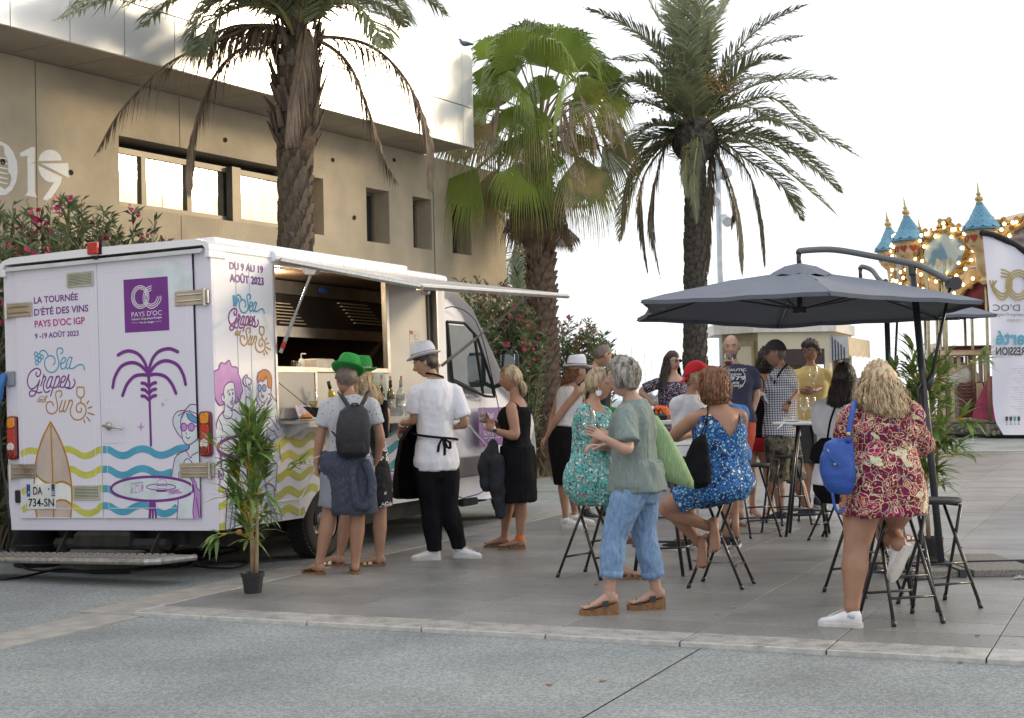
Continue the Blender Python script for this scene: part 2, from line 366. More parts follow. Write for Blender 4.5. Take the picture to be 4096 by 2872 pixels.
RZT=Matrix(((EX[0],-EY[0],0,0),(EX[1],-EY[1],0,0),(0,0,1,0),(0,0,0,1)))
sm_full=slab_mesh('paving_slab',.394,.834,slabm);sm_cut=slab_mesh('paving_slab',.394,.574,slabm)
kerbm=slab_mesh('kerb_stone',.29,.830,slabw)
def put(mesh,name,fx,fy,z=0):
 o=bpy.data.objects.new(name,mesh);COL.objects.link(o);o.parent=terr
 rr=Matrix.Rotation(rng.normal(0,.0012),4,'X')@Matrix.Rotation(rng.normal(0,.0012),4,'Y')
 o.matrix_local=Matrix.Translation(Vector(T(fx,fy,z+rng.normal(0,.0007))))@RZT@rr;return o
far_s=MB()
for j in range(-1,15):
 fy=-5.08+.84*(j-.5)
 if j==-1:fy=-6.2
 me=kerbm if j>-1 else slab_mesh('kerb_stone',.29,.56,slabw)
 w2=.415 if j>-1 else .28
 put(me,'kerb_stone',7.85+.155+.002,fy)
 MB().box(T(7.852,fy,-.019),(.016,w2*2,.036),RT,0,.004).build('stone_nosing',nose,parent=terr)
n_s=0
for i in range(58):
 for j in range(-1,16):
  fx=8.16+.2+.4*i;fy=-5.08+.84*(j-.5);me=sm_full;wd=.834
  if j==-1:fy=-6.19;me=sm_cut;wd=.574
  if i<37 and j<=6 and n_s<296:put(me,'paving_slab',fx,fy);n_s+=1
  else:far_s.box(T(fx,fy,-.0145),(.394,wd,.029),RT)
far_s.build('paving_slabs_beyond',slabm,parent=terr,kind='stuff')
for k in range(13):
 MB().box(T(8.5+1.25*k,-6.486,-.016),(1.235,.03,.034),RT,0,.006).build('kerb_stone',nose,parent=terr)
MB().box(T(31.1,1,-.01),(.22,16,.05),RT).build('pale_kerb',nose,kind='structure')
def cover(c,r,label):
 mb=MB();mb.lathe([(r,0),(r,.006),(r*.95,.008),(r*.93,.004),(0.01,.005)],c,28)
 t=mb.build('manhole_cover',mat('worn_steel_cover',(.30,.29,.27),(.16,.15,.14),rough=.5,metal=.6,scale=20,bump=.5,bscale=90),label=label,cat='manhole cover',group='covers in the paving');return t
cover(G(*c2(1365,1215),.001)*0+G(2870,2240,.0015),.21,'round worn manhole cover in the paving beside the high table')
cover(G(3015,2123,.0015),.3,'round metal cover in the paving under the empty stool')
mb=MB();q=[G(4051,2316,.003),G(4170,2316,.003),G(4200,2284,.003),G(4080,2284,.003)]
mb.poly(q,(0,0,.004));mb.build('drain_cover',mat('plate_cover',(.5,.49,.46),(.12,.12,.12),rough=.5,metal=.3,scale=30,lo=.5,hi=.55),label='square steel cover set in the paving at the right edge of the view',cat='drain cover')
def bit(x,y,s,m_,lab,cat_='litter',z=0):
 p=G(x,y,z);mb=MB();a=rng.uniform(0,6)
 pr=[(math.cos(a+t)*s*rng.uniform(.6,1.2),math.sin(a+t)*s*.6*rng.uniform(.6,1.2),.002+.006*rng.random())for t in np.linspace(0,5.4,6)]
 mb.poly(np.array(pr)+p,(0,0,.003));return mb.build(cat_.replace(' ','_'),m_,label=lab,cat=cat_)
leafb=mat('dry_leaf',(.30,.14,.05),(.16,.08,.03),rough=.7)
bit(3907,2545,.02,leafb,'small brown pebble-like leaf on the slabs near the right edge','dry leaf')
bit(2196,2742,.02,leafb,'small orange-brown leaf on the asphalt in the middle foreground','dry leaf',ZA)
bit(2409,2728,.018,leafb,'thin dark leaf lying right of the orange-brown one on the asphalt','dry leaf',ZA)
bit(2385,2551,.02,leafb,'brown leaf lying against the pale edge of the terrace','dry leaf',ZA)
bit(3040,2590,.02,leafb,'reddish leaf lying on the pale edge stones','dry leaf')
bit(3838,2654,.018,leafb,'small yellowish leaf on the asphalt at the right','dry leaf',ZA)
bit(2935,2431,.025,mat('white_scrap',(.6,.6,.58)),'white paper scrap on the slabs behind the wedge sandals','paper scrap')
bit(2384,2341,.02,leafb,'orange leaf on the slabs beside the stool under the teal dress','dry leaf')
sea=mat('sea_water',(.28,.34,.36),(.22,.28,.31),rough=.18,scale=.5,bump=.5,bscale=1.2,bdist=.15)
sheet('sea',[(-900,61.5),(1200,61.5),(1200,1500),(-900,1500)],-1.0,sea)
MB().bb((-90,61.6,-3),(110,62.3,ZA+.05)).build('quay_wall',band,kind='structure')
mb=MB();ic=MB();ic.sphere((0,0,0),1,6,5)
for k in range(420):
 x=rng.uniform(-70,110);y=222+rng.normal(0,2.5);z=-1.2+rng.uniform(0,2.3)*max(0,1-abs(y-222)/7)
 s=rng.uniform(.5,1.3);mb.merge(ic,(x,y,z),R=rotm(rng.normal(size=3),rng.uniform(0,3))@np.diag([s,s*.8,s*.6]))
mb.build('breakwater_rocks',mat('breakwater_rock',(.33,.32,.31),(.2,.2,.2),rough=.9,scale=.8),kind='stuff')
wm_=mat('white_mast',(.75,.75,.75),rough=.5)
for k,x in enumerate((2440,2478,2530,2556,2583,2610,2390)):
 p=A(x,1590,200+8*k);p[2]=-1;h_=(6.5,8,9,7,8.5,7.5,6.5)[k]
 t=thing('sailboat','moored sailboat, its thin white mast showing above the breakwater rocks','boat',p,.3*k,'sailing boats moored far behind the rocks')
 hb=MB();hb.loft([np.array([(x_*sc,1.1*w_*sc2,z_)for x_,w_ in((-3,.8),(0,1),(2,.8),(3.6,.05),(2,-.8),(0,-1),(-3,-.8))])for z_,sc,sc2 in((0,.9,.8),(.9,1,1))])
 hb.build('hull',wm_,parent=t,local=True);MB().tube([(0,0,.9),(0,0,h_)],.07,6).build('mast',wm_,parent=t,local=True)
 MB().tube([(0,0,1.8),(-2.4,0,1.8)],.05,6).build('boom',wm_,parent=t,local=True)
BY=math.radians(29.9);BD=np.array([math.sin(BY),math.cos(BY),0]);BN=np.array([math.cos(BY),-math.sin(BY),0]);BP=np.array([-.2766*18,18,0])
def wallhit(x,y,off=0):
 r=ray(x,y);p0=BP+BN*off;t=((p0-CAMP)@BN)/(r@BN);q=CAMP+r*t-p0;return q@BD,CAMP[2]+r[2]*t
RB=np.stack([BD,BN,[0,0,1]],1)
bld=thing('concrete_building','sand coloured concrete building with overhanging white panelled upper storey','building',BP)
def bbox(mb,s0,s1,n0,n1,z0,z1,mi=0):return mb.box(BP+BD*(s0+s1)/2+BN*(n0+n1)/2+np.array([0,0,(z0+z1)/2]),(s1-s0,n1-n0,z1-z0),RB,mi)
conc=mat('cast_concrete',(.53,.45,.325),(.44,.37,.27),rough=.9,scale=2.2,detail=9,bump=.5,bscale=35,bdist=.012)
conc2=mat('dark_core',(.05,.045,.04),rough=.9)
clad=mat('white_cladding',(.90,.91,.92),(.87,.88,.89),rough=.35,scale=.6,metal=.55)
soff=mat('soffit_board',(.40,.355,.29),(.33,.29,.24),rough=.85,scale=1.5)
frm=mat('window_frame_bronze',(.22,.19,.14),(.18,.155,.12),rough=.45,metal=.3,scale=4)
wgl=mat('window_glass',(.58,.58,.48),None,rough=.03,metal=.92,emit=0)
SE=wallhit(1990,900)[0];ZS=5.54;ZT=7.18
ops=[]
s0,z1=wallhit(474,541);_,z0=wallhit(478,822);s1=wallhit(1180,700)[0];zt=z1;zb=z0
ops.append((s0,s1,zb,zt))
for(xa,ya,xb,yb)in((1237,698,1297,952),(1464,745,1560,988),(1650,783,1729,1012),(1807,812,1886,1036)):
 a,t_=wallhit(xa,ya);b,b_=wallhit(xb,yb);ops.append((a,b,zb-.02,zt-.05))
joints=sorted([wallhit(147,700)[0]-i*2.45 for i in range(0,6)]+[wallhit(147,700)[0]+2.45*i for i in range(1,12)])
joints=[j for j in joints if j<SE-.3 and all(not(o[0]-.15<j<o[1]+.15)for o in ops[1:])]
edges=[-16]+[j for j in joints if j>-15.9]+[SE]
for a,b in zip(edges[:-1],edges[1:]):
 mb=MB();g_=.008;segs=[a+g_]
 for o in ops:segs+=[q for q in(o[0],o[1])if a+g_<q<b-g_]
 segs=sorted(segs+[b-g_])
 for p,q in zip(segs[:-1],segs[1:]):
  mid=(p+q)/2;o=[o for o in ops if o[0]-1e-6<=mid<=o[1]+1e-6]
  if o:bbox(mb,p,q,-.42,0,-.05,o[0][2]);bbox(mb,p,q,-.42,0,o[0][3],ZS)
  else:bbox(mb,p,q,-.42,0,-.05,ZS)
 mb.build('wall_panel',conc,parent=bld)
mb=MB();bbox(mb,-16,SE-.02,-9,-.43,-.05,ZS);mb.build('core',conc2,parent=bld)
mb=MB();bbox(mb,SE-.015,SE+.35,-9,-.03,-.05,ZS);mb.build('end_wall',conc,parent=bld)
mb=MB()
for k in range(7):
 s_,z_=wallhit(*((360*.784,880*.784),(1805*.784,1112*.784),(12*.784,825*.784),(1417,870),(1575,640),(900,560),(1330,640))[k])
 mb.lathe([(.035,0),(.035,.012),(.02,.012),(.02,.001)],BP+BD*s_+np.array([0,0,z_])+BN*.002,10,R=np.stack([BD,[0,0,1],BN],1))
mb.build('formwork_tie_hole',conc2,parent=bld)
def window(s0,s1,z0,z1,panes,depth,blind=None):
 w_=MB();t_=.075
 n0,n1=-depth-.06,-depth
 bbox(w_,s0,s1,n0,n1,z1-t_,z1);bbox(w_,s0,s1,n0,n1,z0,z0+t_)
 xs=[s0]+panes+[s1]
 for k,x in enumerate(xs):
  a,b=(x,x+t_)if k==0 else((x-t_,x)if k==len(xs)-1 else(x-t_*.6,x+t_*.6));bbox(w_,a,b,n0-.001,n1+.002,z0+t_,z1-t_)
 f=w_.build('window',frm,parent=bld)
 for a,b in zip(xs[:-1],xs[1:]):
  m2=MB();bbox(m2,a+.02,b-.02,n0+.012,n0+.02,z0+.04,z1-.04);m2.build('pane',wgl,parent=f)
 m2=MB();bbox(m2,s0-.0,s1,-depth-.3,-.001,z0-.035,z0-.002);m2.build('sill',frm,parent=f)
 return f
mp=[wallhit(768*.784,700)[0],wallhit(998*.784,700)[0],wallhit(1212*.784,700)[0]]
window(ops[0][0]+.002,ops[0][1]-.002,ops[0][2]+.002,ops[0][3]-.12,mp,.12)
mb=MB();bbox(mb,mp[2]-.09,mp[2]+.09,-.13,-.02,ops[0][2],ops[0][3]-.12);mb.build('mullion_post',frm,parent=bld)
dkg=mat('dark_glass',(.03,.036,.035),None,rough=.08)  # dark glass of the small recessed windows
for o in ops[1:]:
 w_=MB();s0_,s1_,z0_,z1_=o;sm=s0_+(s1_-s0_)*.62
 for(a,b,c,d)in((s0_+.002,s0_+.06,z0_,z1_),(s1_-.06,s1_-.002,z0_,z1_),(s0_+.06,s1_-.06,z1_-.06,z1_-.002),(s0_+.06,s1_-.06,z0_+.002,z0_+.06)):bbox(w_,a,b,-.36,-.30,c,d)
 f=w_.build('window',frm,parent=bld);m2=MB();bbox(m2,s0_+.04,s1_-.04,-.345,-.335,z0_+.04,z1_-.04);m2.build('pane',dkg,parent=f)
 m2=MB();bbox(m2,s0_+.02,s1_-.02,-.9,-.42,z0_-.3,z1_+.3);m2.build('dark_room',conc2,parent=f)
EO=1.03
def eh(x,y):return wallhit(x,y,EO)
cs=[eh(x,70.6+.283*x)[0]for x in(41,283,502,700,1052,1354)]
sp=(cs[3]-cs[0])/3
xs=[cs[0]+sp*k for k in range(-9,24)];SX=eh(1890,400)[0];xs=[x for x in xs if-16<x<SX-.2]+[SX]
for a,b in zip(xs[:-1],xs[1:]):
 for z0_,z1_ in((ZS,6.19),(6.205,ZT)):
  mb=MB();bbox(mb,a+.006,b-.006,EO-.05,EO,z0_,z1_);mb.build('cladding_panel',clad,parent=bld)
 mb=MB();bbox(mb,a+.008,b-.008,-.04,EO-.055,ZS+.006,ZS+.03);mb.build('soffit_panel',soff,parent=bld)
mb=MB();bbox(mb,-16,SX-.01,-9,EO-.06,ZS+.035,ZT-.01);mb.build('roof_core',conc2,parent=bld)
for k in range(5):
 mb=MB();bbox(mb,SX+.0,SX+.05,-1.9*k-1.0,EO-.02-1.9*k+(.0 if k else 0),ZS,ZT);
 if k==0:mb.build('cladding_panel',clad,parent=bld)
whp=mat('white_wall_paint',(.86,.85,.82),(.80,.79,.76),rough=.8,scale=20)
mu=thing('painted_year','white painted numerals 019 with a lighthouse on the concrete wall','mural',BP)
def wq(x,y):s_,z_=wallhit(.3106*x,500+.3106*y);return BP+BD*s_+np.array([0,0,z_])+BN*.004
def wpoly(pts,name='numeral'):mb=MB();mb.poly([wq(*p)for p in pts],-BN*.003);return mb.build(name,whp,parent=mu)
wpoly([(255,360),(405,283),(447,290),(443,478),(395,482),(443,493),(445,850),(455,895),(478,935),(313,905),(345,880),(355,850),(350,397),(262,408)])
wpoly([(492+0,465)]+[(642-150*math.cos(t),465-148*math.sin(t))for t in np.linspace(.1,3.05,14)]+[(790,458)])
wpoly([(525,497),(875,490),(892,685)])
wpoly([(487,520),(797,672),(775,760),(720,850),(665,930),(600,975),(545,955),(620,850),(672,770),(690,735),(640,740),(580,712),(525,650),(495,580)])
wpoly([(-300,560),(-270,380),(-180,260),(-60,212),(20,215),(100,262),(170,350),(215,470),(226,590),(205,730),(150,840),(70,900),(-20,905),(-20,780),(60,830),(120,780),(145,700),(135,640),(105,610),(100,480),(95,430),(60,385),(50,290),(20,262),(-20,265),(-60,320),(-90,480),(-100,620),(-80,760),(-20,782),(-20,905),(-120,880),(-220,800),(-280,690)])
for k in range(6):wpoly([(-40,405+k*62),(100,432+k*64),(100,444+k*64),(-40,428+k*62)],'painted_stripe')
pg=mat('pigeon_grey',(.16,.18,.23),(.09,.1,.13),rough=.6,scale=30)
for(x,y,lab,yw)in((1593,98,'grey pigeon perched on the parapet, the upper one',2.6),(1862,207,'grey pigeon on the end of the roof beside the fan palm',2.9)):
 s_,_=wallhit(x,y,EO-.02);p=BP+BD*s_+BN*(EO-.03)+np.array([0,0,ZT])
 t=thing('pigeon',lab,'bird',p,yw,'pigeons on the roof edge');t.scale=(.75,.75,.75)
 b_=MB();b_.tube([(-.17,0,.07),(-.12,0,.085),(-.05,0,.10),(.03,0,.115),(.08,0,.15),(.095,0,.19),(.11,0,.205)],[.015,.03,.055,.06,.04,.026,.018],10,round_=True)
 b_.sphere((.108,0,.205),.026,8,6);b_.tube([(.13,0,.203),(.152,0,.196)],[.007,.002],5);b_.build('body',pg,parent=t,local=True,smooth=True)
 l_=MB();[l_.tube([(.0,s,.06),(.005,s,0)],.004,5)for s in(-.018,.018)];l_.build('leg',mat('pigeon_leg',(.4,.1,.08)),parent=t,local=True)
 w_=MB()
 for s in(-1,1):w_.loft([np.array([(-.2+.0*s,s*.035,.07),(-.2,s*.04,.085),(-.2,s*.03,.085)]),np.array([(-.05,s*.052,.07),(-.05,s*.062,.13),(-.05,s*.035,.15)]),np.array([(.05,s*.03,.09),(.05,s*.055,.13),(.05,s*.03,.15)])])
 w_.build('wing',mat('pigeon_wing',(.24,.26,.31),(.15,.16,.2)),parent=t,local=True,smooth=True)
p=G(1745,1900);p=A(1745,1100,20);MB().tube([(p[0],p[1],0),(p[0]-.02,p[1],4.8)],.008,5).build('aerial',mat('thin_dark_rod',(.1,.1,.1)),label='thin dark vertical rod standing between the van and the building',cat='aerial')
def frond_mesh(P,L0,n=62,width=.020,droop=.35,vee=.5,ragged=0,fold=0):
 P=stroke_pts(np.array(P),8);d=np.r_[0,np.cumsum(np.linalg.norm(np.diff(P,axis=0),axis=1))];tot=d[-1]
 mb=MB();lv=MB()
 mb.tube(P,list(np.interp(d/tot,[0,.15,1],[.038,.024,.005])),5)
 side=None
 for i in range(n):
  t=.13+.87*((i+.5)/n);s_=t*tot
  p=np.array([np.interp(s_,d,P[:,k])for k in range(3)]);q=np.array([np.interp(min(s_+.03*tot,tot),d,P[:,k])for k in range(3)]);q0=np.array([np.interp(max(s_-.03*tot,0),d,P[:,k])for k in range(3)])
  tg=nrm(q-q0);sd_=np.cross(tg,(0,0,1));sd_=nrm(sd_)if np.linalg.norm(sd_)>.12 else(side if side is not None else np.array([1.,0,0]))
  if side is not None and sd_@side<0:sd_=-sd_
  side=nrm(sd_-tg*(sd_@tg));up=np.cross(side,tg);up=up*(1 if up[2]>=0 else-1)
  ln=L0*(math.sin(math.pi*min(1,.16+.86*t))**.65)*rng.uniform(.82,1.1)
  fw=.55+.75*t
  for sg in(-1,1):
   if ragged and rng.random()<ragged:continue
   dv=nrm(side*sg*(1-fold)+tg*fw*rng.uniform(.85,1.15)+up*vee*rng.uniform(.2,1)*(1-fold)+np.array([0,0,-fold*1.2])+rng.normal(0,.07+.12*ragged,3))
   e1=p+dv*ln*.55;e2=p+dv*ln+np.array([0,0,-droop*ln*rng.uniform(.4,1.2)])
   wv=nrm(np.cross(dv,up)+rng.normal(0,.2,3))*width
   lv.add([p-wv*.5,p+wv*.5,e1-wv,e1+wv,e2],[(0,1,3,2),(2,3,4)])
 k=mb.n;mb.merge(lv,mi=1);return mb
stalk=mat('frond_stalk',(.30,.27,.10),(.22,.18,.07),rough=.5,scale=5)
dgreen=leafmat('date_leaf_green',(.26,.28,.155),(.15,.18,.10),trans=.3,rough=.38)
dead=leafmat('dead_palm_leaf',(.27,.20,.14),(.17,.125,.09),trans=.15,rough=.7)
stalkd=mat('dry_stalk',(.25,.18,.11),(.17,.12,.08),rough=.7)
boot=mat('palm_boot',(.20,.155,.115),(.09,.068,.05),rough=.9,scale=9,bump=.9,bscale=50,stretch=(1,1,.3),bdist=.02)
boot2=mat('palm_boot_dark',(.115,.10,.08),(.05,.045,.038),rough=.95,scale=9,bump=.9,bscale=45)
boot3=mat('fan_palm_boot',(.25,.175,.125),(.13,.09,.065),rough=.9,scale=7,bump=.8,bscale=40)
fibre=mat('palm_fibre',(.21,.15,.10),(.1,.07,.05),rough=1,scale=20,bump=1,bscale=90,stretch=(1,1,.2),bdist=.03)
def trunk(root,base,top,r0,r1,m_,bh,bw,tilt,nb=260,seed=1,corem=None,z0=0.0,flare=0):
 r_=np.random.default_rng(seed);P=[base+(top-base)*t for t in np.linspace(0,1,12)]
 rad=list(np.interp(np.linspace(0,1,12),[0,.08,1],[r0*(1+flare),r0,r1]))
 MB().tube(P,rad,18).build('trunk',corem or m_,parent=root,smooth=True)
 H_=np.linalg.norm(top-base);ax=nrm(top-base);u=nrm(np.cross(ax,(0,1,.1)));v=np.cross(ax,u)
 meshes=[]
 for k in range(4):
  b_=MB();w0,w1=bw*.5,bw*.28
  pr=np.array([(-w0,0,0),(w0,0,0),(w0*1.0,.03,bh*.45),(w1,tilt,bh),(-w1,tilt*.95,bh*r_.uniform(.9,1.05)),(-w0*1.0,.03,bh*.45)])
  b_.poly(pr,(0,-.035,0));meshes.append(b_.mesh('boot',[m_]))
 ga=math.pi*(3-math.sqrt(5));
 for k in range(nb):
  t=(k+.5)/nb
  if t<z0:continue
  a=k*ga+r_.normal(0,.08);rr_=np.interp(t,[0,.08,1],[r0*(1+flare),r0,r1]);o=nrm(u*math.cos(a)+v*math.sin(a));sd_=np.cross(ax,o)
  M_=Matrix.Identity(4);p=base+(top-base)*t+o*rr_*.96-np.asarray(WM[root][:3,3])
  sc=r_.uniform(.85,1.2)
  for i in range(3):M_[i][0]=sd_[i]*sc;M_[i][1]=o[i];M_[i][2]=ax[i]*sc;M_[i][3]=p[i]
  inst('boot',meshes[k%4],root,M=M_@Matrix.Rotation(r_.normal(0,.12),4,'Y'))
def fronds(root,cr,Y,specs,m1,m2,L0,n=62,**kw):
 for pts in specs:
  dd=pts[-1]if isinstance(pts[-1],(int,float))else 0;q=[p for p in pts if not isinstance(p,(int,float))]
  P=[cr+np.array([0,0,0])];m_=len(q)
  for i,p in enumerate(q):P.append(A(p[0],p[1],Y+dd*((i+1)/m_)))
  frond_mesh(P,L0,n,**kw).build('frond',[m1,m2],parent=root)
Y=17.6;pb=A(660*K,1500,Y);pb[2]=-.03;pt_=A(1195,170,Y)
lp=thing('date_palm','tall date palm behind the van with grey dead fronds hanging against the facade','palm tree',pb,group='palm trees on the promenade')
trunk(lp,pb,A(1180,640,Y),.195,.185,boot,.18,.17,.045,250,3)
ft=MB();P=[A(1180,640,Y),A(1188,560,Y),A(1193,440,Y),A(1196,300,Y),A(1195,200,Y),A(1192,120,Y)]
ft.tube(P,[.20,.25,.26,.28,.24,.15],16);ft.build('fibre_sheath',fibre,parent=lp,smooth=True)
mb=MB()
for k in range(150):
 a=rng.uniform(0,6.28);t=rng.uniform(0,1);c=P[0]*(1-t)+P[-1]*t;r_=.24+.05*math.sin(t*3);o=np.array([math.cos(a),math.sin(a),0])
 p0=c+o*r_*.9;p1=p0+o*rng.uniform(.05,.16)+np.array([0,0,rng.uniform(.12,.34)]);s_=nrm(np.cross(o,(0,0,1)))*rng.uniform(.025,.06)
 mb.add([p0-s_,p0+s_,p1+s_*.5,p1-s_*.5,p0+o*.03-s_,p0+o*.03+s_],[(0,1,2,3),(4,5,2,3)])
mb.build('cut_leaf_bases',boot,parent=lp,kind='stuff')
lc=lambda x,y:(x*.784,y*.784)
cr=A(1195,175,Y)
fronds(lp,cr,Y,[[lc(1380,0),lc(1000,-60),lc(600,-10),lc(270,105),-3.0],[lc(1350,-60),lc(900,-160),lc(560,-60),lc(330,60),-2.4],[lc(1400,60),lc(1200,-20),lc(1040,60),lc(955,215),-.6],[lc(1450,-40),lc(1300,-160),lc(1050,-160),lc(760,-60),-1.8],[lc(1600,30),lc(1750,-40),lc(1950,-30),lc(2120,120),-.3],[lc(1600,-20),lc(1800,-110),lc(2050,-90),lc(2300,90),.6],[lc(1560,-60),lc(1700,-200),lc(2000,-200),lc(2350,-20),-.8],[lc(1500,-60),lc(1480,-250),lc(1380,-420),.5],[lc(1540,-60),lc(1600,-260),lc(1750,-400),-.6],[lc(1480,-60),lc(1400,-240),lc(1180,-380),-1.0],[lc(1500,0),lc(1450,-120),lc(1400,-300),-1.6],[lc(1540,0),lc(1580,-100),lc(1650,-240),-1.8],[lc(1420,20),lc(1250,-90),lc(900,-90),lc(620,40),-2.4],[lc(1420,20),lc(1200,-60),lc(900,0),lc(700,150),-2.0],[lc(1440,60),lc(1250,30),lc(1080,120),lc(1000,300),-1.4],[lc(1600,60),lc(1780,20),lc(1900,110),lc(1960,260),-1.0],[lc(1600,60),lc(1800,0),lc(2000,40),lc(2080,150),1.2]],stalk,dgreen,.60,n=80,width=.018,droop=.45)
fronds(lp,cr,Y,[[lc(1350,130),lc(1150,190),lc(850,330),lc(620,560),lc(480,800),-1.0],[lc(1400,190),lc(1200,270),lc(1060,450),lc(980,720),lc(965,1010),-.6],[lc(1560,150),lc(1540,300),lc(1500,520),lc(1465,730),-.9],[lc(1680,190),lc(1900,240),lc(2080,420),lc(2180,680),lc(2195,1000),-.6],[lc(1640,215),lc(1780,330),lc(1880,560),lc(1960,800),lc(2035,950),-.2],[lc(1400,150),lc(1200,130),lc(1020,220),lc(990,350),.5],[lc(1500,200),lc(1470,330),lc(1440,520),.5],[lc(1440,140),lc(1250,130),lc(1100,210),lc(1060,330),-.5]],stalkd,dead,.36,n=84,width=.016,droop=1.1,ragged=.12,fold=.55)
rp=lambda x,y:(2200+.5662*x,.5662*y)
fp=lambda x,y:(1600+.8275*x,.8275*y)
Y=26;pb=A(1556*K,1700,Y);pb[2]=ZA;tp_=A(2782,640,Y)
dp=thing('date_palm','leaning slender date palm with full arching green crown standing against the sky','palm tree',pb,group='palm trees on the promenade')
trunk(dp,pb,tp_,.215,.165,boot2,.16,.14,.04,290,5)
mb=MB();cr=A(2780,520,Y);mb.sphere(A(2780,560,Y),.45,14,9,sc=(1,1,1.0))
for k in range(260):
 a=rng.uniform(0,6.28);o=np.array([math.cos(a),math.sin(a),0]);z=rng.uniform(-.5,.35);p0=A(2780,560,Y)+o*.36*math.sqrt(max(.1,1-z*z))+np.array([0,0,z*.8]);p1=p0+o*rng.uniform(.15,.4)+np.array([0,0,rng.uniform(-.12,.2)])
 s_=nrm(np.cross(o,(0,0,1)))*rng.uniform(.015,.04);mb.add([p0-s_,p0+s_,p1],[(0,1,2)])
mb.build('cut_leaf_bases',boot2,parent=dp,kind='stuff')
UPF=[[rp(800,420),rp(540,180),rp(230,50),-.5],[rp(880,300),rp(760,120),rp(620,-160),.3],[rp(930,300),rp(900,0),rp(820,-330),-.6],[rp(985,300),rp(1000,-60),rp(960,-420),.5],[rp(1040,300),rp(1090,0),rp(1180,-330),-.7],[rp(1100,330),rp(1230,60),rp(1400,-180),.3],[rp(1240,480),rp(1480,200),rp(1840,20),-.6],[rp(1250,520),rp(1480,330),rp(1810,250),.5],[rp(1260,600),rp(1450,440),rp(1720,410),-.9],[rp(1330,660),rp(1620,560),rp(2050,560),.4],[rp(1300,760),rp(1560,690),rp(1830,900),rp(2210,1120),-.6],[rp(1300,880),rp(1560,850),rp(1800,950),rp(1860,1010),.8],[rp(1200,930),rp(1480,960),rp(1760,1080),rp(1975,1240),-.5],[fp(1560,640),fp(1780,690),fp(1990,800),fp(2150,945),.7],[fp(1570,680),fp(1700,700),fp(1900,850),fp(2125,1050),-.9],[fp(1550,680),fp(1660,760),fp(1850,900),fp(1955,1080),.5],[rp(760,480),rp(580,430),rp(430,420),.9],[rp(760,640),rp(560,580),rp(400,720),-.9],[rp(850,800),rp(640,720),rp(420,800),.8],[rp(860,890),rp(700,900),rp(540,1040),-.6],[rp(840,950),rp(680,1000),rp(560,1130),.6],[rp(820,1010),rp(700,1100),rp(620,1230),-.2],[fp(1250,720),fp(1130,900),fp(1060,1180),.4],[rp(900,500),rp(800,350),rp(560,240),1.3],[rp(1000,700),rp(940,560),rp(820,480),-2.0],[rp(880,700),rp(700,560),rp(520,560),1.6],[rp(1180,700),rp(1400,560),rp(1600,560),1.7],[rp(960,400),rp(860,100),rp(700,-80),1.4],[rp(1080,400),rp(1160,120),rp(1320,-80),1.5],[rp(1200,800),rp(1420,760),rp(1640,900),1.5]]
fronds(dp,cr,Y,UPF,stalk,dgreen,.62,n=78,width=.021,droop=.22)
fronds(dp,cr,Y,[[rp(1030,850),rp(1040,1000),fp(1420,850),fp(1435,1085),-.9],[rp(1000,900),fp(1380,780),fp(1395,950),-.7]],stalk,leafmat('sunlit_date_leaf',(.25,.25,.13),(.16,.17,.09),trans=.2),.30,n=60,width=.016,droop=.9,fold=.4)
fronds(dp,cr,Y,[[fp(1300,680),fp(1230,900),fp(1215,1100),fp(1260,1350),-.4],[fp(1300,690),fp(1180,850),fp(1160,1050),fp(1200,1335),.5],[fp(1520,720),fp(1600,900),fp(1640,1100),fp(1655,1340),-.5],[fp(1540,700),fp(1680,830),fp(1740,1050),fp(1765,1310),.3],[fp(1500,720),fp(1500,900),fp(1490,1100),fp(1488,1335),.8],[fp(1510,700),fp(1570,850),fp(1610,1000),fp(1600,1120),-.2],[fp(1320,660),fp(1150,760),fp(1090,950),fp(1070,1160),-.8]],stalkd,leafmat('fading_date_leaf',(.20,.16,.10),(.12,.105,.065),trans=.2),.26,n=56,width=.015,droop=1.1,fold=.5)
mb=MB()
for k in range(26):
 a=rng.uniform(0,6.28);o=np.array([math.cos(a),math.sin(a)*.7,0]);p0=cr+np.array([0,0,.1]);p1=p0+o*.5+np.array([0,0,.55]);p2=p1+o*.3+np.array([0,0,rng.uniform(-.1,.25)])
 mb.tube([p0,p1,p2],[.014,.009,.004],5)
 for _ in range(12):mb.sphere(p2+rng.normal(0,.11,3),.018,5,4)
mb.build('fruit_stalks',mat('date_stalk_orange',(.38,.17,.04),(.25,.12,.03),rough=.6),parent=dp,kind='stuff')
Y=33;pb=A(1175*K,1700,Y);pb[2]=ZA
bp_=thing('date_palm','date palm half hidden behind the fan palm trunk at the building corner','palm tree',pb,group='palm trees on the promenade')
trunk(bp_,pb,A(2085,1010,Y),.25,.22,boot2,.2,.2,.05,60,6);cr=A(2080,960,Y)
fronds(bp_,cr,Y,[[(1990,900),(1950,1000),(1985,1180),-.6],[(2010,880),(1900,850),(1820,960),.5],[(2040,830),(2000,700),(1900,640),.3],[(2120,830),(2170,700),(2260,650),-.3],[(2140,900),(2220,900),(2290,1010),.4],[(2060,1000),(2030,1080),(2040,1200),-1.2],[(2100,1000),(2120,1080),(2110,1200),-1.2],[(2080,850),(2080,720),(2060,600),.8]],stalk,dgreen,.5,n=40,width=.022,droop=.6)
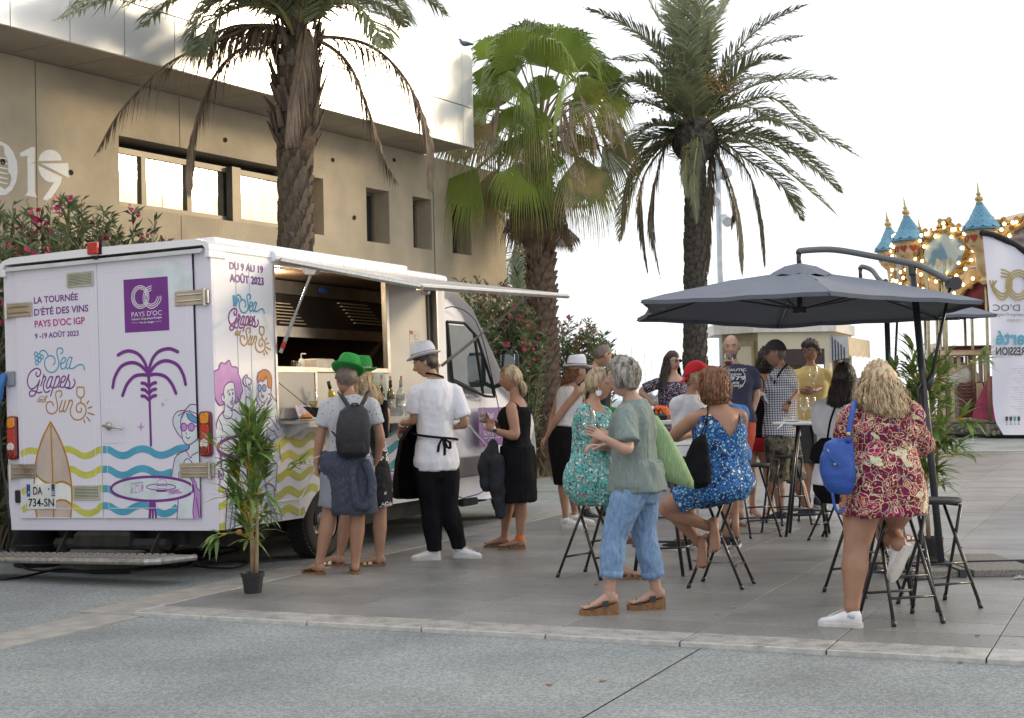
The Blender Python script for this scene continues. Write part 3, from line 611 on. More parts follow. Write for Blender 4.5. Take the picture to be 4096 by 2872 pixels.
def fan_mesh(hub,dr,nm,r,span,droop,n=38,tipdroop=1.3,gap=.60):
 dr=nrm(dr);nm=nrm(nm-dr*(nm@dr));sd_=np.cross(dr,nm);mb=MB()
 for i in range(n):
  a0=-span/2+span*i/n;a1=a0+span/n*.95;am=(a0+a1)/2;ln=r*(.80+.2*math.cos(am*1.1))*rng.uniform(.93,1.05);ts=np.array([.04,.35,gap,.82,1.0]);rings=[]
  dm=dr*math.cos(am)+sd_*math.sin(am)
  for k,t in enumerate(ts):
   hw=(a1-a0)/2*ln*min(t,gap)*(1 if t<=gap else max(0.08,(1-t)/(1-gap)*.9))
   tg=-dr*math.sin(am)+sd_*math.cos(am);c=hub+dm*ln*t
   dz=-droop*ln*t*t*.5-(tipdroop*ln*(max(0,t-gap)/(1-gap))**1.6*.34*rng.uniform(.6,1.3));back=(tipdroop*.4*ln*(max(0,t-gap)/(1-gap))**2*.3)
   c=c+np.array([0,0,dz])-dm*back;pl=nm*hw*1.7
   rings.append([c-tg*hw,c+pl,c+tg*hw])
  v=np.array(rings).reshape(-1,3);f=[]
  for k in range(4):f+=[(k*3,k*3+1,k*3+4,k*3+3),(k*3+1,k*3+2,k*3+5,k*3+4)]
  mb.add(v,f,1)
 return mb
gcr=lambda x,y:(1650+.683*x,.683*y)
Y=25.2;pb=A(1225*K,1891,Y);pb[2]=ZA;tp_=A(*gcr(735,900),Y)
fpm=thing('fan_palm','fan palm with broad pleated green leaves and a skirt of drying ones','palm tree',pb,group='palm trees on the promenade')
trunk(fpm,pb,tp_,.225,.20,boot3,.22,.19,.10,290,8,flare=.35)
fg=leafmat('fan_leaf_green',(.27,.34,.065),(.17,.24,.045),trans=.22,rough=.35,scale=1.2)
fy_=leafmat('fan_leaf_backlit',(.44,.42,.10),(.26,.32,.08),trans=.5,rough=.4,scale=2)  # yellow glow of the backlit right-hand leaves put into the colour
fo=leafmat('fan_leaf_aging',(.44,.36,.18),(.24,.26,.11),trans=.4,rough=.5,scale=2.2)
fd=leafmat('fan_leaf_dead',(.23,.155,.10),(.13,.085,.055),trans=.12,rough=.8,scale=4)
crn=A(*gcr(740,760),Y)
LV=[((790,400),(800,90),310,3.3,fg,-1.2,.05),((600,470),(380,250),300,3.0,fg,-.6,.15),((690,330),(560,10),320,2.2,fg,.3,.05),((990,400),(1170,210),250,2.9,fg,.2,.15),((930,580),(1230,540),320,2.9,fy_,-.8,.1),((440,620),(120,720),300,2.3,fg,-.2,.2),((470,720),(260,980),300,2.1,fo,-.5,.3),((380,980),(170,1290),330,1.5,fg,-.4,.2),((490,980),(420,1330),350,1.4,fo,.2,.2),((650,945),(680,1250),280,2.0,fg,-1.1,.15),((980,905),(1080,1290),400,1.6,fo,-.9,.15),((1110,850),(1370,1040),320,2.0,fo,-.2,.25),((1090,760),(1320,720),260,2.6,fy_,.6,.4),((700,600),(560,820),260,2.2,fg,-1.0,.4),((860,430),(980,130),300,2.4,fg,.9,.05),((540,330),(380,120),240,2.6,fg,.9,.2),((1040,560),(1230,350),260,2.4,fg,1.0,.3),((620,700),(420,620),260,2.4,fg,1.2,.4),((1000,980),(1200,1180),330,1.6,fy_,1.0,.3),((560,1000),(560,1350),330,1.5,fo,.8,.2),((900,1000),(940,1330),330,1.5,fo,.9,.2),((340,1000),(240,1200),260,1.6,fo,.9,.3),((900,330),(1060,60),300,2.6,fg,-.5,.1),((640,380),(470,60),300,2.6,fg,-.9,.1),((1050,480),(1290,330),260,2.4,fg,.4,.3),((520,480),(300,350),280,2.6,fg,.2,.3),((820,330),(860,20),280,2.8,fg,.8,.05),((560,600),(330,470),270,2.7,fg,.8,.2),((760,600),(700,330),280,2.9,fg,-1.0,.2),((1130,560),(1270,760),240,2.2,fy_,0,.4),((300,760),(130,960),260,1.9,fo,.5,.3),((700,760),(560,1000),240,1.8,fo,-.9,.4),((900,760),(1040,960),240,1.8,fo,-.8,.4),((780,850),(760,1100),230,1.6,fg,-1.0,.3),((860,560),(900,380),280,2.8,fg,-1.5,.3),((660,520),(500,440),260,2.8,fg,-1.3,.3)]
for(hx,hy),(tx,ty),r_,span,m_,dd,dr_ in LV:
 hub=A(*gcr(hx,hy),Y+dd);tip=A(*gcr(tx,ty),Y+dd*1.5);d_=tip-hub;rr_=np.linalg.norm(d_)
 nmv=nrm(np.array([.15*rng.normal(),-1,.55]))
 if ty>hy:nmv=nrm(np.array([np.sign(tx-hx)*.35,-1,.25]))
 mb=fan_mesh(hub,d_,nmv,max(rr_,r_*.683/FPX*Y),span,dr_,40)
 md=(crn+hub)/2+np.array([0,0,.12]);mb.tube([crn-np.array([0,0,.15]),md,hub+nrm(d_)*.12],[.03,.02,.014],6,0);mb.build('fan_leaf',[stalk,m_],parent=fpm)
for(hx,hy),(tx,ty),span,dd in(((720,1040),(640,1500),.55,-.45),((790,1040),(780,1400),.5,-.5),((650,1060),(610,1440),.6,.1),((860,1040),(830,1430),.5,.1),((740,1100),(700,1420),.6,-.6),((870,1295),(905,1475),1.25,-.4),((720,1000),(740,1350),.7,.5)):
 hub=A(*gcr(hx,hy),Y+dd*.7);tip=A(*gcr(tx,ty),Y+dd);fan_mesh(hub,tip-hub,nrm(np.array([.2*rng.normal(),-1,.1])),np.linalg.norm(tip-hub),span,0,26,tipdroop=.2,gap=.85).build('fan_leaf',[stalk,fd],parent=fpm,label='dead brown fan leaf hanging down the trunk')
mb=MB()
for k in range(34):
 a=rng.uniform(0,6.28);o=np.array([math.cos(a),math.sin(a),0]);p0=crn+o*.3+np.array([0,0,-.1]);p1=p0+o*rng.uniform(.4,1.1)+np.array([0,0,rng.uniform(.1,.5)]);p2=p1+o*.25-np.array([0,0,rng.uniform(.5,1.1)])
 mb.tube(stroke_pts([p0,p1,p2],4),.008,4);s_=np.array([.035,0,0]);mb.ribbon([p1,(p1+p2)/2+rng.normal(0,.05,3),p2],[s_*.4,s_,s_*.2])
 for _ in range(14):q=p1*.5+p2*.5+rng.normal(0,.16,3);mb.tube([q,q+rng.normal(0,.06,3)-np.array([0,0,.05])],.007,4)
mb.build('flower_stalks',mat('dry_flower_stalk',(.34,.25,.18),(.2,.15,.1),rough=.8),parent=fpm,kind='stuff')
mb=MB();c0=A(1225*K,1891,Y);c0[2]=ZA
for k in range(500):
 a=rng.uniform(0,6.28);r_=abs(rng.normal(.3,.5))+.25;p=c0+np.array([math.cos(a)*r_*1.4,math.sin(a)*r_,0]);h_=rng.uniform(.08,.32)*(1.2-.3*r_ if r_<3 else .1)
 q=p+np.array([rng.normal(0,.06),rng.normal(0,.06),max(h_,.04)]);mb.add([p-(.008,0,0),p+(.008,0,0),q],[(0,1,2)])
mb.build('dry_grass',mat('dry_grass',(.34,.27,.15),(.2,.19,.09),rough=.9),kind='stuff')
ol=leafmat('oleander_leaf',(.17,.215,.095),(.09,.13,.065),trans=.2,rough=.4,scale=5)
os_=mat('oleander_stem',(.17,.14,.09),rough=.8)
fl=layered('oleander_flower',(.62,.045,.20),[('n',12,[(0,(.42,.02,.10)),(.52,None)])],rough=.6,bump=0)
fl2=mat('faded_flower',(.25,.05,.06),(.15,.04,.04),rough=.8)
def oleander(c,r,h,ns,label,seed,fln=.38,bare=.12):
 h*=1.05;ns=int(ns*2.2)
 r0=np.random.default_rng(seed);t=thing('oleander',label,'shrub',c,group='pink flowering oleanders')
 st=MB();lf=MB();fw=MB();ff=MB()
 for k in range(ns):
  a=r0.uniform(0,6.28);rr_=r*math.sqrt(r0.uniform(0,1));tip=np.array([math.cos(a)*rr_,math.sin(a)*rr_*.7,h*(r0.uniform(.78,1)if k%3 else r0.uniform(.45,.8))*(1-.18*(rr_/r)**2)]);b0=np.array([tip[0]*.25,tip[1]*.25,0])
  mid=b0*.4+tip*.6+np.array([0,0,-.08*h]);P=stroke_pts([b0,mid,tip],6);st.tube(P,list(np.linspace(.018,.004,len(P))),4)
  d=nrm(P[-1]-P[-3]);n_l=int(r0.uniform(34,48))
  for i in range(n_l):
   u=1-(1-bare)*r0.uniform(0,1)**1.7;p=np.array([np.interp(u,np.linspace(0,1,len(P)),P[:,j])for j in range(3)]);az=r0.uniform(0,6.28)
   o=nrm(np.array([math.cos(az),math.sin(az),0])+d*r0.uniform(.4,1.5));ln=r0.uniform(.13,.22);wv=nrm(np.cross(o,r0.normal(size=3)))*.018
   m1=p+o*ln*.5;e=p+o*ln+np.array([0,0,-ln*r0.uniform(0,.35)]);lf.add([p,m1-wv,e,m1+wv],[(0,1,2,3)])
  if r0.random()<fln:
   dst=fw if r0.random()<.72 else ff
   for i in range(int(r0.uniform(3,10))):
    c_=P[-1]+r0.normal(0,.055,3)+np.array([0,0,-.02]);nn=nrm(r0.normal(size=3)+np.array([0,-.7,.3]));u_=nrm(np.cross(nn,(0,0,1.01)));v_=np.cross(nn,u_);rd=r0.uniform(.018,.032)
    for j in range(5):
     a_=j*1.257+r0.uniform(-.2,.2);dd=u_*math.cos(a_)+v_*math.sin(a_);pp=-u_*math.sin(a_)+v_*math.cos(a_)
     dst.add([c_,c_+dd*rd*.8-pp*rd*.55+nn*.004,c_+dd*rd*1.25+nn*.008,c_+dd*rd*.8+pp*rd*.55+nn*.004],[(0,1,2,3)])
 st.build('stems',os_,parent=t,local=True,kind='stuff');lf.build('foliage',ol,parent=t,local=True,kind='stuff')
 if fw.n:fw.build('flowers',fl,parent=t,local=True,kind='stuff')
 if ff.n:ff.build('faded_flowers',fl2,parent=t,local=True,kind='stuff')
def gp(x,Y_,z=ZA):p=A(x,1500,Y_);p[2]=z;return p
oleander(gp(-60,14.6),.95,3.15,62,'oleander at the far left edge reaching down beside the van',11)
oleander(gp(150,15.2),1.0,3.55,75,'oleander under the painted numerals, left of the rooftop lamp',12)
oleander(gp(330,15.8),.95,3.6,70,'oleander above the middle of the van roof edge',13)
oleander(gp(560,16.3),.8,3.5,60,'oleander below the left end of the big window',14)
oleander(gp(-260,14.2),1.0,2.9,50,'oleander half outside the left edge of the view',15)
oleander(gp(1930,24.0),.85,3.35,60,'oleander behind the van cab at the end of the facade',16,fln=.3)
oleander(gp(2040,23.5),.65,2.9,60,'oleander close against the left side of the fan palm trunk',17,fln=.3)
oleander(gp(2290,27),.95,2.75,75,'oleander right of the fan palm behind the white-hatted people',18,fln=.4)
oleander(gp(1820,23.0),.7,2.9,40,'oleander showing through the van cab window',19,fln=.3)
blm=leafmat('bamboo_leaf',(.26,.38,.10),(.12,.20,.06),trans=.25,rough=.35,scale=10)
bly=leafmat('bamboo_leaf_yellow',(.30,.34,.07),(.15,.22,.05),trans=.3,rough=.4,scale=10)
ytw=mat('yellow_twig',(.50,.40,.05),rough=.5)
cane=mat('bamboo_cane',(.40,.30,.19),(.24,.17,.10),rough=.6,scale=12,stretch=(1,1,.4))
def leaf3(ln,wd,curl):
 mb=MB();ts=[0,.25,.6,1];P=[(0,t*ln,-curl*ln*t*t)for t in ts];w_=[.1,1,.8,.02]
 v=[];
 for(x,y,z),q in zip(P,w_):v+=[(-wd*q,y,z+.25*wd*q),(0,y,z),(wd*q,y,z+.25*wd*q)]
 f=[];
 for k in range(3):f+=[(k*3,k*3+1,k*3+4,k*3+3),(k*3+1,k*3+2,k*3+5,k*3+4)]
 return mb.add(v,f)
LM=[leaf3(.19,.019,.15).mesh('leaf',[blm]),leaf3(.16,.018,.35).mesh('leaf',[blm]),leaf3(.21,.020,.5).mesh('leaf',[blm]),leaf3(.16,.015,.2).mesh('leaf',[bly])]
def bamboo(base,r_top,potr,poth,Hs,label,spr,seed,extra=()):
 r0=np.random.default_rng(seed);t=thing('potted_bamboo',label,'potted plant',base,group='artificial bamboo plants in black pots')
 p=MB();p.lathe([(potr*.72,0),(potr*.92,poth*.8),(potr,poth*.8),(potr*1.03,poth),(potr*.93,poth),(potr*.88,poth*.9),(.01,poth*.9)],n=26);p.build('pot',mat('black_plastic_pot',(.025,.025,.027),rough=.5),parent=t,local=True,smooth=False)
 for k,(x,y,hh,lx,ly)in enumerate(Hs):
  P=[np.array([x,y,poth*.85])+np.array([lx,ly,hh-poth])*u for u in np.linspace(0,1,7)];c_=MB();c_.tube(P,list(np.linspace(.014,.007,7)),8)
  for u in P[1:-1]:c_.lathe([(.013,-.006),(.0165,0),(.013,.006)],u,8)
  c_.build('cane',cane,parent=t,local=True,smooth=True)
 tw=MB();big=MB();nl=0
 def spray(p,d,n_,yel):
  nonlocal nl
  q=p+d*r0.uniform(.05,.12);tw.tube([p,q],.0035,4)
  for i in range(n_):
   az=r0.uniform(-1.3,1.3);dd=nrm(rotm((0,0,1),az)@d+np.array([0,0,r0.uniform(-.5,.3)]));M_=Matrix.Identity(4);u_=nrm(np.cross(dd,(0,0,1)));nv=np.cross(u_,dd)
   for a in range(3):M_[a][0]=u_[a];M_[a][1]=dd[a];M_[a][2]=nv[a];M_[a][3]=(p+(q-p)*r0.uniform(.3,1))[a]
   sc=r0.uniform(.75,1.15);me=LM[3 if yel and r0.random()<.5 else r0.integers(0,3)]
   if nl<285:inst('leaf',me,t,M=M_@Matrix.Scale(sc,4));nl+=1
   else:
    vv=np.zeros(len(me.vertices)*3);me.vertices.foreach_get('co',vv);vv=vv.reshape(-1,3)*sc;MM=np.array(M_);big.add(vv@MM[:3,:3].T+MM[:3,3],[tuple(q_.vertices)for q_ in me.polygons])
 for k in range(spr):
  u=r0.uniform(0,1)**.8;hh=poth+(Hs[0][2]-poth)*(.30+.72*u);az=r0.uniform(0,6.28);wr=r_top*(.35+.65*math.sin(math.pi*min(1,.15+.8*u)))*r0.uniform(.25,1)
  p0=np.array([Hs[0][0],Hs[0][1],hh-.12]);e=p0+np.array([math.cos(az)*wr,math.sin(az)*wr,r0.uniform(.05,.22)]);tw.tube([p0,p0*.4+e*.6+np.array([0,0,.03]),e],.004,4)
  for _ in range(2):spray(p0*r0.uniform(0,.6)+e*0+e*1.0*0+(e-p0*0)*0+e if False else e*1.0-(e-p0)*r0.uniform(0,.55),nrm(e-p0+r0.normal(0,.06,3)),int(r0.uniform(3,6)),r0.random()<.3)
 for(dx,dz,hz,n_)in extra:
  p0=np.array([Hs[0][0],Hs[0][1],hz]);e=p0+np.array([dx,-.05,dz]);tw.tube([p0,p0*.5+e*.5+(0,0,.02),e],.0045,4)
  for _ in range(n_):spray(e-(e-p0)*r0.uniform(0,.35),nrm(e-p0+r0.normal(0,.08,3)),4,True)
 tw.build('twigs',ytw,parent=t,local=True,kind='stuff')
 if big.n:big.build('more_leaves',blm,parent=t,local=True,kind='stuff')
pbm=G(1012,2372)
bamboo(pbm,.135,.088,.155,[(-.0,.0,1.22,-.02,0),(.03,-.01,1.05,.03,0),(.02,.02,.95,-.05,0)],'bamboo plant in a small black pot at the van corner',62,31,extra=[(-.22,.03,.42,3),(.33,.22,.72,3),(-.25,.10,1.0,2)])
pbm=G(3747,2262)
bamboo(pbm+(.0,.15,0),.38,.10,.21,[(-.02,0,1.55,-.02,0),(.04,.0,1.75,.08,0),(.0,.03,1.5,-.04,0)],'taller bamboo plant in a black pot behind the umbrella pole',88,37,extra=[(.42,.28,1.35,5),(.36,.0,1.15,4),(-.40,.12,1.35,4),(.30,.02,.85,2)])
VO=np.array([-2.407,11.549,.386]);VF=np.array([.42562,.90489,-.004]);VL=np.array([-.90479,.42549,-.018]);VU=np.cross(VF,VL);VF,VL,VU=nrm(VF),nrm(VL),nrm(VU)
VM=Matrix.Identity(4)
for i in range(3):VM[i][0]=VF[i];VM[i][1]=VL[i];VM[i][2]=VU[i];VM[i][3]=VO[i]
van=thing('food_truck','white and lilac food truck with purple summer wine tour graphics and raised serving hatch','food truck',M=VM)
def vhit(x,y,n,p0):
 r=ray(x,y);t=((p0-CAMP)@n)/(r@n);q=CAMP+r*t-VO;return np.array([q@VF,q@VL,q@VU])
def RS(x,y,off=.02):return vhit(x,y,VF,VO-VF*off)
def SS(x,y,off=0):return vhit(x,y,VL,VO-VL*off)
ga=lambda x,y:(80+.236*x,1340+.236*y)
gb=lambda x,y:(400+.2857*x,1360+.2857*y)
gc=lambda x,y:(400+.2236*x,1750+.2236*y)
gd=lambda x,y:(60+.2857*x,1650+.2857*y)
g0=lambda x,y:(.392*x,900+.392*y)
ge=lambda x,y:(840+.2857*x,1000+.2857*y)
gf=lambda x,y:(840+.2235*x,1400+.2235*y)
gg=lambda x,y:(840+.2795*x,1700+.2795*y)
gh=lambda x,y:(1500+.3106*x,1600+.3106*y)
body=mat('van_paint_shaded',(.71,.69,.79),(.69,.67,.77),rough=.24,coat=.5,scale=1.2)  # white van; the lilac shade on its rear is put into this colour
bodyw=mat('van_paint_white',(.80,.79,.82),(.77,.76,.79),rough=.22,coat=.5,scale=1.2)
alu=mat('brushed_aluminium',(.62,.60,.56),(.48,.46,.42),rough=.32,metal=.85,scale=9,stretch=(1,8,1),bump=.1)
steel=mat('stainless_steel',(.55,.52,.47),(.40,.37,.33),rough=.28,metal=.95,scale=5)
blk=mat('black_rubber',(.02,.02,.022),(.012,.012,.012),rough=.6,scale=30)
und=mat('underbody',(.028,.026,.024),(.015,.014,.013),rough=.85,scale=10)
P_=mat('print_purple',(.17,.025,.26),rough=.3,coat=.3);PI=mat('print_plum',(.30,.035,.24),rough=.3);MG=mat('print_magenta',(.48,.03,.25),rough=.3)
BL=mat('print_blue',(.07,.36,.54),rough=.3,coat=.3);YE=mat('print_yellow',(.56,.56,.10),rough=.3,coat=.3);OC=mat('print_ochre',(.46,.23,.025),rough=.3)
MI=mat('print_pale',(.66,.73,.77),rough=.3,coat=.3);LP=mat('print_lilac',(.52,.27,.58),rough=.3);TA=mat('print_tan',(.56,.46,.41),rough=.3);WH=mat('print_white',(.82,.84,.84),rough=.3)
OR=mat('print_orange',(.58,.22,.015),rough=.3);LB=mat('print_lens_blue',(.20,.45,.58),rough=.3)
W_,H_,L_=2.243,2.36,4.06
b=MB()
b.bb((0,0,0),(.03,W_,H_-.06));b.bb((.03,W_-.03,0),(L_,W_,H_-.06));b.bb((.03,.031,0),(1.15,W_-.031,.04));b.bb((1.151,.55,.0),(2.35,W_-.55,.04));b.bb((2.351,.031,0),(L_,W_-.031,.04))
b.bb((L_-.03,.031,.041),(L_-.001,W_-.031,H_-.07))
b.build('rear_body',body,van,local=True)
b=MB();OX0,OX1,OZ0,OZ1=.885,3.86,.86,2.225
b.bb((.031,0,0),(OX0,.03,H_-.06));b.bb((OX1,0,.0),(L_,.03,H_-.06));b.bb((OX0,0,OZ1),(OX1,.03,H_-.06))
AR0,AR1=1.22,2.28
def archz(x):
 c=(AR0+AR1)/2;return .30 if False else max(0,.44**2-((x-c)*.83)**2)**.5-.16
xs=np.linspace(AR0-.06,AR1+.06,17);top=[max(0.0,archz(x))for x in xs]
b.bb((OX0,0,0),(AR0-.06,.03,OZ0));b.bb((AR1+.06,0,0),(OX1,.03,OZ0))
ring=[(xs[i],top[i])for i in range(17)]
pts=[np.array([x,0,z])for x,z in ring]+[np.array([AR1+.06,0,OZ0]),np.array([AR0-.06,0,OZ0])]
b.poly(pts,(0,.03,0));b.build('serving_side',bodyw,van,local=True)
b=MB();b.bb((AR0-.4,-.012,.165),(AR0-.075,-.0005,.178));
b.tube([(1.0,-.006,.172),(1.16,-.006,.172),(1.22,-.006,.20),(1.42,-.006,.42),(1.5,-.006,.50)],.006,6);b.bb((1.155,-.010,.0),(1.165,-.0005,.16));b.build('pressed_crease',bodyw,van,local=True)
b=MB();b.bb((.33,-.0035,.03),(.335,-.0005,2.22));b.bb((.52,-.003,.03),(.524,-.0005,2.22));b.bb((.02,-.003,.80),(.86,-.0006,.803));b.build('panel_seam',mat('seam_grey',(.45,.45,.5)),van,local=True)
b=MB();prof=[(0-.012,H_-.075),(-.012,H_-.03),(.03,H_),(.12,H_+.022),(W_/2,H_+.035),(W_-.12,H_+.022),(W_-.03,H_),(W_+.012,H_-.03),(W_+.012,H_-.075),(W_-.02,H_-.075),(W_-.05,H_-.035),(.05,H_-.035),(.02,H_-.075)]
b.loft([np.array([(x,y,z)for y,z in prof])for x in(-.035,-.03,L_-.05,L_)]);b.build('roof',bodyw,van,local=True)
b=MB();b.bb((.30,.18,H_+.025),(3.6,.95,H_+.075),0,.012);b.bb((.31,1.25,H_+.04),(3.2,1.9,H_+.085),0,.012);b.build('roof_panel',mat('roof_white',(.82,.82,.82),rough=.35),van,local=True)
b=MB();b.bb((-.03,.06,H_-.085),(-.022,W_-.06,H_-.06));b.bb((-.055,.07,H_-.098),(-.018,W_-.07,H_-.088));b.build('rain_gutter',mat('gutter_pale',(.62,.64,.63),rough=.4),van,local=True)
b=MB();ry=1.37;p=RS(*g0(958,235),.05)
b.bb((-.075,p[1]-.055,p[2]-.055),(-.04,p[1]+.06,p[2]+.05),0,.008);b.build('rear_lamp',mat('red_lens',(.55,.03,.02),(.35,.02,.02),rough=.2,coat=.6,scale=40),van,local=True)
b=MB();b.bb((-.039,p[1]-.075,p[2]-.06),(.02,p[1]-.02,p[2]+.055),0,.006);b.bb((-.03,p[1]-.03,p[2]-.1),(0,p[1]+.02,p[2]-.055));b.build('lamp_bracket',blk,van,local=True)
for q in(g0(95,373),g0(2048,186)):
 p=RS(*q,.0);b=MB();b.lathe([(.001,.018),(.018,.016),(.022,.0)],(0,0,0),12,R=np.array([[0,0,-1],[1,0,0],[0,-1,0]],float));b2=MB();b2.merge(b,(-.006,p[1],p[2]),R=np.diag([1,1.8,.8]));b2.build('marker_lamp',mat('dark_red_lens',(.22,.02,.02),None,rough=.2,coat=.5),van,local=True,smooth=True)
for s,y in((1,0),(-1,W_)):
 b=MB();b.bb((-.036,y-.012 if s>0 else y-.05,H_-.14),(.20,y+.03 if s>0 else y+.012,H_-.075),0,.006)
 for k in range(3):b.lathe([(.007,0),(.004,.004)],(.03+.06*k,y-.0125,H_-.12),8,R=np.array([[1,0,0],[0,0,-1],[0,1,0]],float))
 b.build('corner_cap',bodyw,van,local=True)
def door(y0,y1,xo,name='rear_door'):
 z0,z1=.10,2.265
 b=MB();b.bb((-xo,y0,z0),(-.0015,y1,z1),0,.004);d=b.build(name,body,van,local=True)
 b=MB();t=.004
 for a0,a1,c0,c1 in((y0+.06,y1-.06,z0+.085,z0+.085+t),(y0+.06,y1-.06,z1-.085-t,z1-.085),(y0+.06,y0+.06+t,z0+.0895,z1-.0895),(y1-.06-t,y1-.06,z0+.0895,z1-.0895)):b.bb((-xo-.0022,a0,c0),(-xo+.001,a1,c1))
 b.build('edge_moulding',bodyw,d,local=True);return d
dR=door(.178,1.172,.020);dL=door(1.180,2.100,.0165)
b=MB();b.bb((-.012,.166,.10),(-.001,.1765,2.27));b.build('door_gap',blk,van,local=True)
def vent(c,parent,xo):
 q=[RS(*p,xo)for p in c];y0=min(p[1]for p in q);y1=max(p[1]for p in q);z0=(q[2][2]+q[3][2])/2;z1=(q[0][2]+q[1][2])/2
 f=MB();pl=mat('vent_plastic',(.50,.50,.40),(.42,.42,.33),rough=.5);t=.014
 f.bb((-xo-.012,y0,z0),(-xo-.0005,y1,z0+t),0,.003);f.bb((-xo-.012,y0,z1-t),(-xo-.0005,y1,z1),0,.003);f.bb((-xo-.012,y0,z0+t),(-xo-.0005,y0+t,z1-t));f.bb((-xo-.012,y1-t,z0+t),(-xo-.0005,y1,z1-t));f.bb((-xo-.0015,y0+t,z0+t),(-xo-.0004,y1-t,z1-t),1)
 v=f.build('air_vent',[pl,blk],parent,local=True)
 n=8
 sm_=MB().box((0,0,0),(.010,y1-y0-2*t,.006),rotm((0,1,0),.6)).mesh('slat',[pl])
 for k in range(n):inst('slat',sm_,v,loc=(-xo-.0075,(y0+y1)/2,z0+t+(z1-z0-2*t)*(k+.5)/n))
vent([g0(685,490),g0(955,467),g0(958,620),g0(690,640)],dL,.0165);vent([gd(820,1015),gd(1195,1015),gd(1198,1225),gd(825,1225)],dL,.0165)
LAY={'n':0}
def film(pts,m_,par,fn,close=False,sm_=0,out=np.array([-1.,0,0]),base=.0,name='print',lift=None):
 """filled shape"""
 q=np.array([fn(*p)for p in pts]);
 if sm_:q=stroke_pts(q,sm_,True)[:-1]
 LAY['n']+=1;o=.0006+LAY['n']*.000018 if lift is None else lift
 mb=MB();mb.add(q+out*o,[tuple(range(len(q)))]);return mb.build(name,m_,par,local=True)
def lines(strokes,w,m_,par,fn,out=np.array([-1.,0,0]),name='print_line',sm_=5,caps=True):
 mb=MB()
 for P in strokes:
  cl=P[0]==P[-1]and len(P)>3;q=np.array([fn(*p)for p in(P[:-1]if cl else P)]);LAY['n']+=1;o=.0006+LAY['n']*.000018
  q=stroke_pts(q,sm_,cl)if len(q)>2 else q;q=q+out*o;N=len(q)
  tg=np.array([nrm(q[min(i+1,N-1)]-q[max(i-1,0)])for i in range(N)]);
  if cl:tg[0]=tg[-1]=nrm(q[1]-q[-2])
  sd_=np.cross(tg,out)*w/2;mb.ribbon(q,sd_)
  if caps and not cl:
   for e,s in((0,-1),(-1,1)):
    a=np.linspace(-np.pi/2,np.pi/2,6);c=q[e];mb.add([c+s*tg[e]*w/2*math.cos(t)+sd_[e]*math.sin(t)for t in a],[tuple(range(6))])
 return mb.build(name,m_,par,local=True)
def label_on(s,a,b_,h,m_,par,fn,ex,ey,out=np.array([-1.,0,0]),bold=.02,name='lettering'):
 p=fn(*a);q=fn(*b_);LAY['n']+=1;mb=MB();text_on(mb,s,p+out*(.0012+LAY['n']*.000015),ex,ey,np.linalg.norm(q-p),h,bold);return mb.build(name,m_,par,local=True)
REX,REY=np.array([0,-1.,0]),np.array([0,0,1.]);SEX,SEY,SO=np.array([1.,0,0]),np.array([0,0,1.]),np.array([0,-1.,0])
fL=lambda x,y:RS(x,y,.0165);fR=lambda x,y:RS(x,y,.020)
gad=lambda x,y:fL(*gd(x,y));gaa=lambda x,y:fL(*ga(x,y));gbb=lambda x,y:fR(*gb(x,y));gcc=lambda x,y:fR(*gc(x,y));g00L=lambda x,y:fL(*g0(x,y));g00R=lambda x,y:fR(*g0(x,y))
def hgt(a,b_,fn):return abs(fn(*a)[2]-fn(*b_)[2])
lines([[(80,590),(150,548),(215,532),(300,545),(335,562)],[(690,520),(750,515),(840,548),(920,595),(1000,607),(1090,577),(1160,532),(1232,515)],[(760,792),(820,800),(900,850),(1000,880),(1100,850),(1170,802),(1240,785)],[(98,1122),(165,1072)],[(800,1065),(825,1065)],[(1195,1062),(1245,1062)],[(102,1372),(180,1312)],[(805,1305),(880,1352),(960,1402),(1050,1412),(1140,1372),(1200,1315),(1250,1293)]],.056,YE,dL,gad,caps=False,name='printed_wave')
bd=[(498,135),(440,245),(380,375),(330,530),(297,680),(275,880),(270,1060),(275,1220),(305,1458),(780,1462),(797,1220),(787,990),(760,800),(715,610),(640,400),(560,240)]
film(bd,TA,dL,gad,name='printed_surfboard')
film([(275,868),(420,985),(520,1000),(640,975),(787,1035),(792,1275),(720,1232),(590,1228),(420,1240),(277,1230)],WH,dL,gad,name='printed_band')
lines([bd[8::-1],[bd[0]]+bd[:9-1:-1][:0]+[bd[0]][0:0]if False else[bd[0],bd[15],bd[14],bd[13],bd[12],bd[11],bd[10],bd[9]],[(503,190),(525,800),(543,1460)],[(278,850),(340,915),(430,980),(530,1000),(640,970),(720,985),(787,1030)],[(590,1238),(650,1224),(720,1238),(790,1290)]],.018,OC,dL,gad,name='surfboard_outline')
for s,a,b_,h,m_ in(('LA TOURNÉE',(347,802),(797,770),((347,802),(347,737)),P_),("D'ÉTÉ DES VINS",(350,925),(903,885),((350,925),(350,858)),P_),("PAYS D'OC IGP",(355,1045),(867,1011),((355,1045),(355,977)),MG),('9 -19 AOÛT 2023',(358,1160),(805,1133),((358,1160),(358,1108)),P_)):
 label_on(s,a,b_,hgt(h[0],h[1],g00L),m_,dL,g00L,REX,REY,bold=.022)
SEA=[[(330,320),(350,275),(395,262),(445,290),(480,360)],[(690,320),(725,290),(720,240),(685,220),(640,235),(625,290),(640,370),(658,450),(650,540),(600,610),(530,635),(460,600),(420,520),(420,440),(460,375),(520,350),(575,380),(595,430),(590,470),(565,505)],[(700,490),(750,460),(775,410),(755,380),(720,400),(690,480),(695,550),(720,575),(760,560),(795,490)],[(880,385),(850,375),(820,400),(790,480),(785,550),(805,572),(835,540),(860,460),(885,385)],[(885,385),(855,480),(840,550),(860,570),(910,560),(980,515),(1040,500),(1080,530),(1095,590)]]
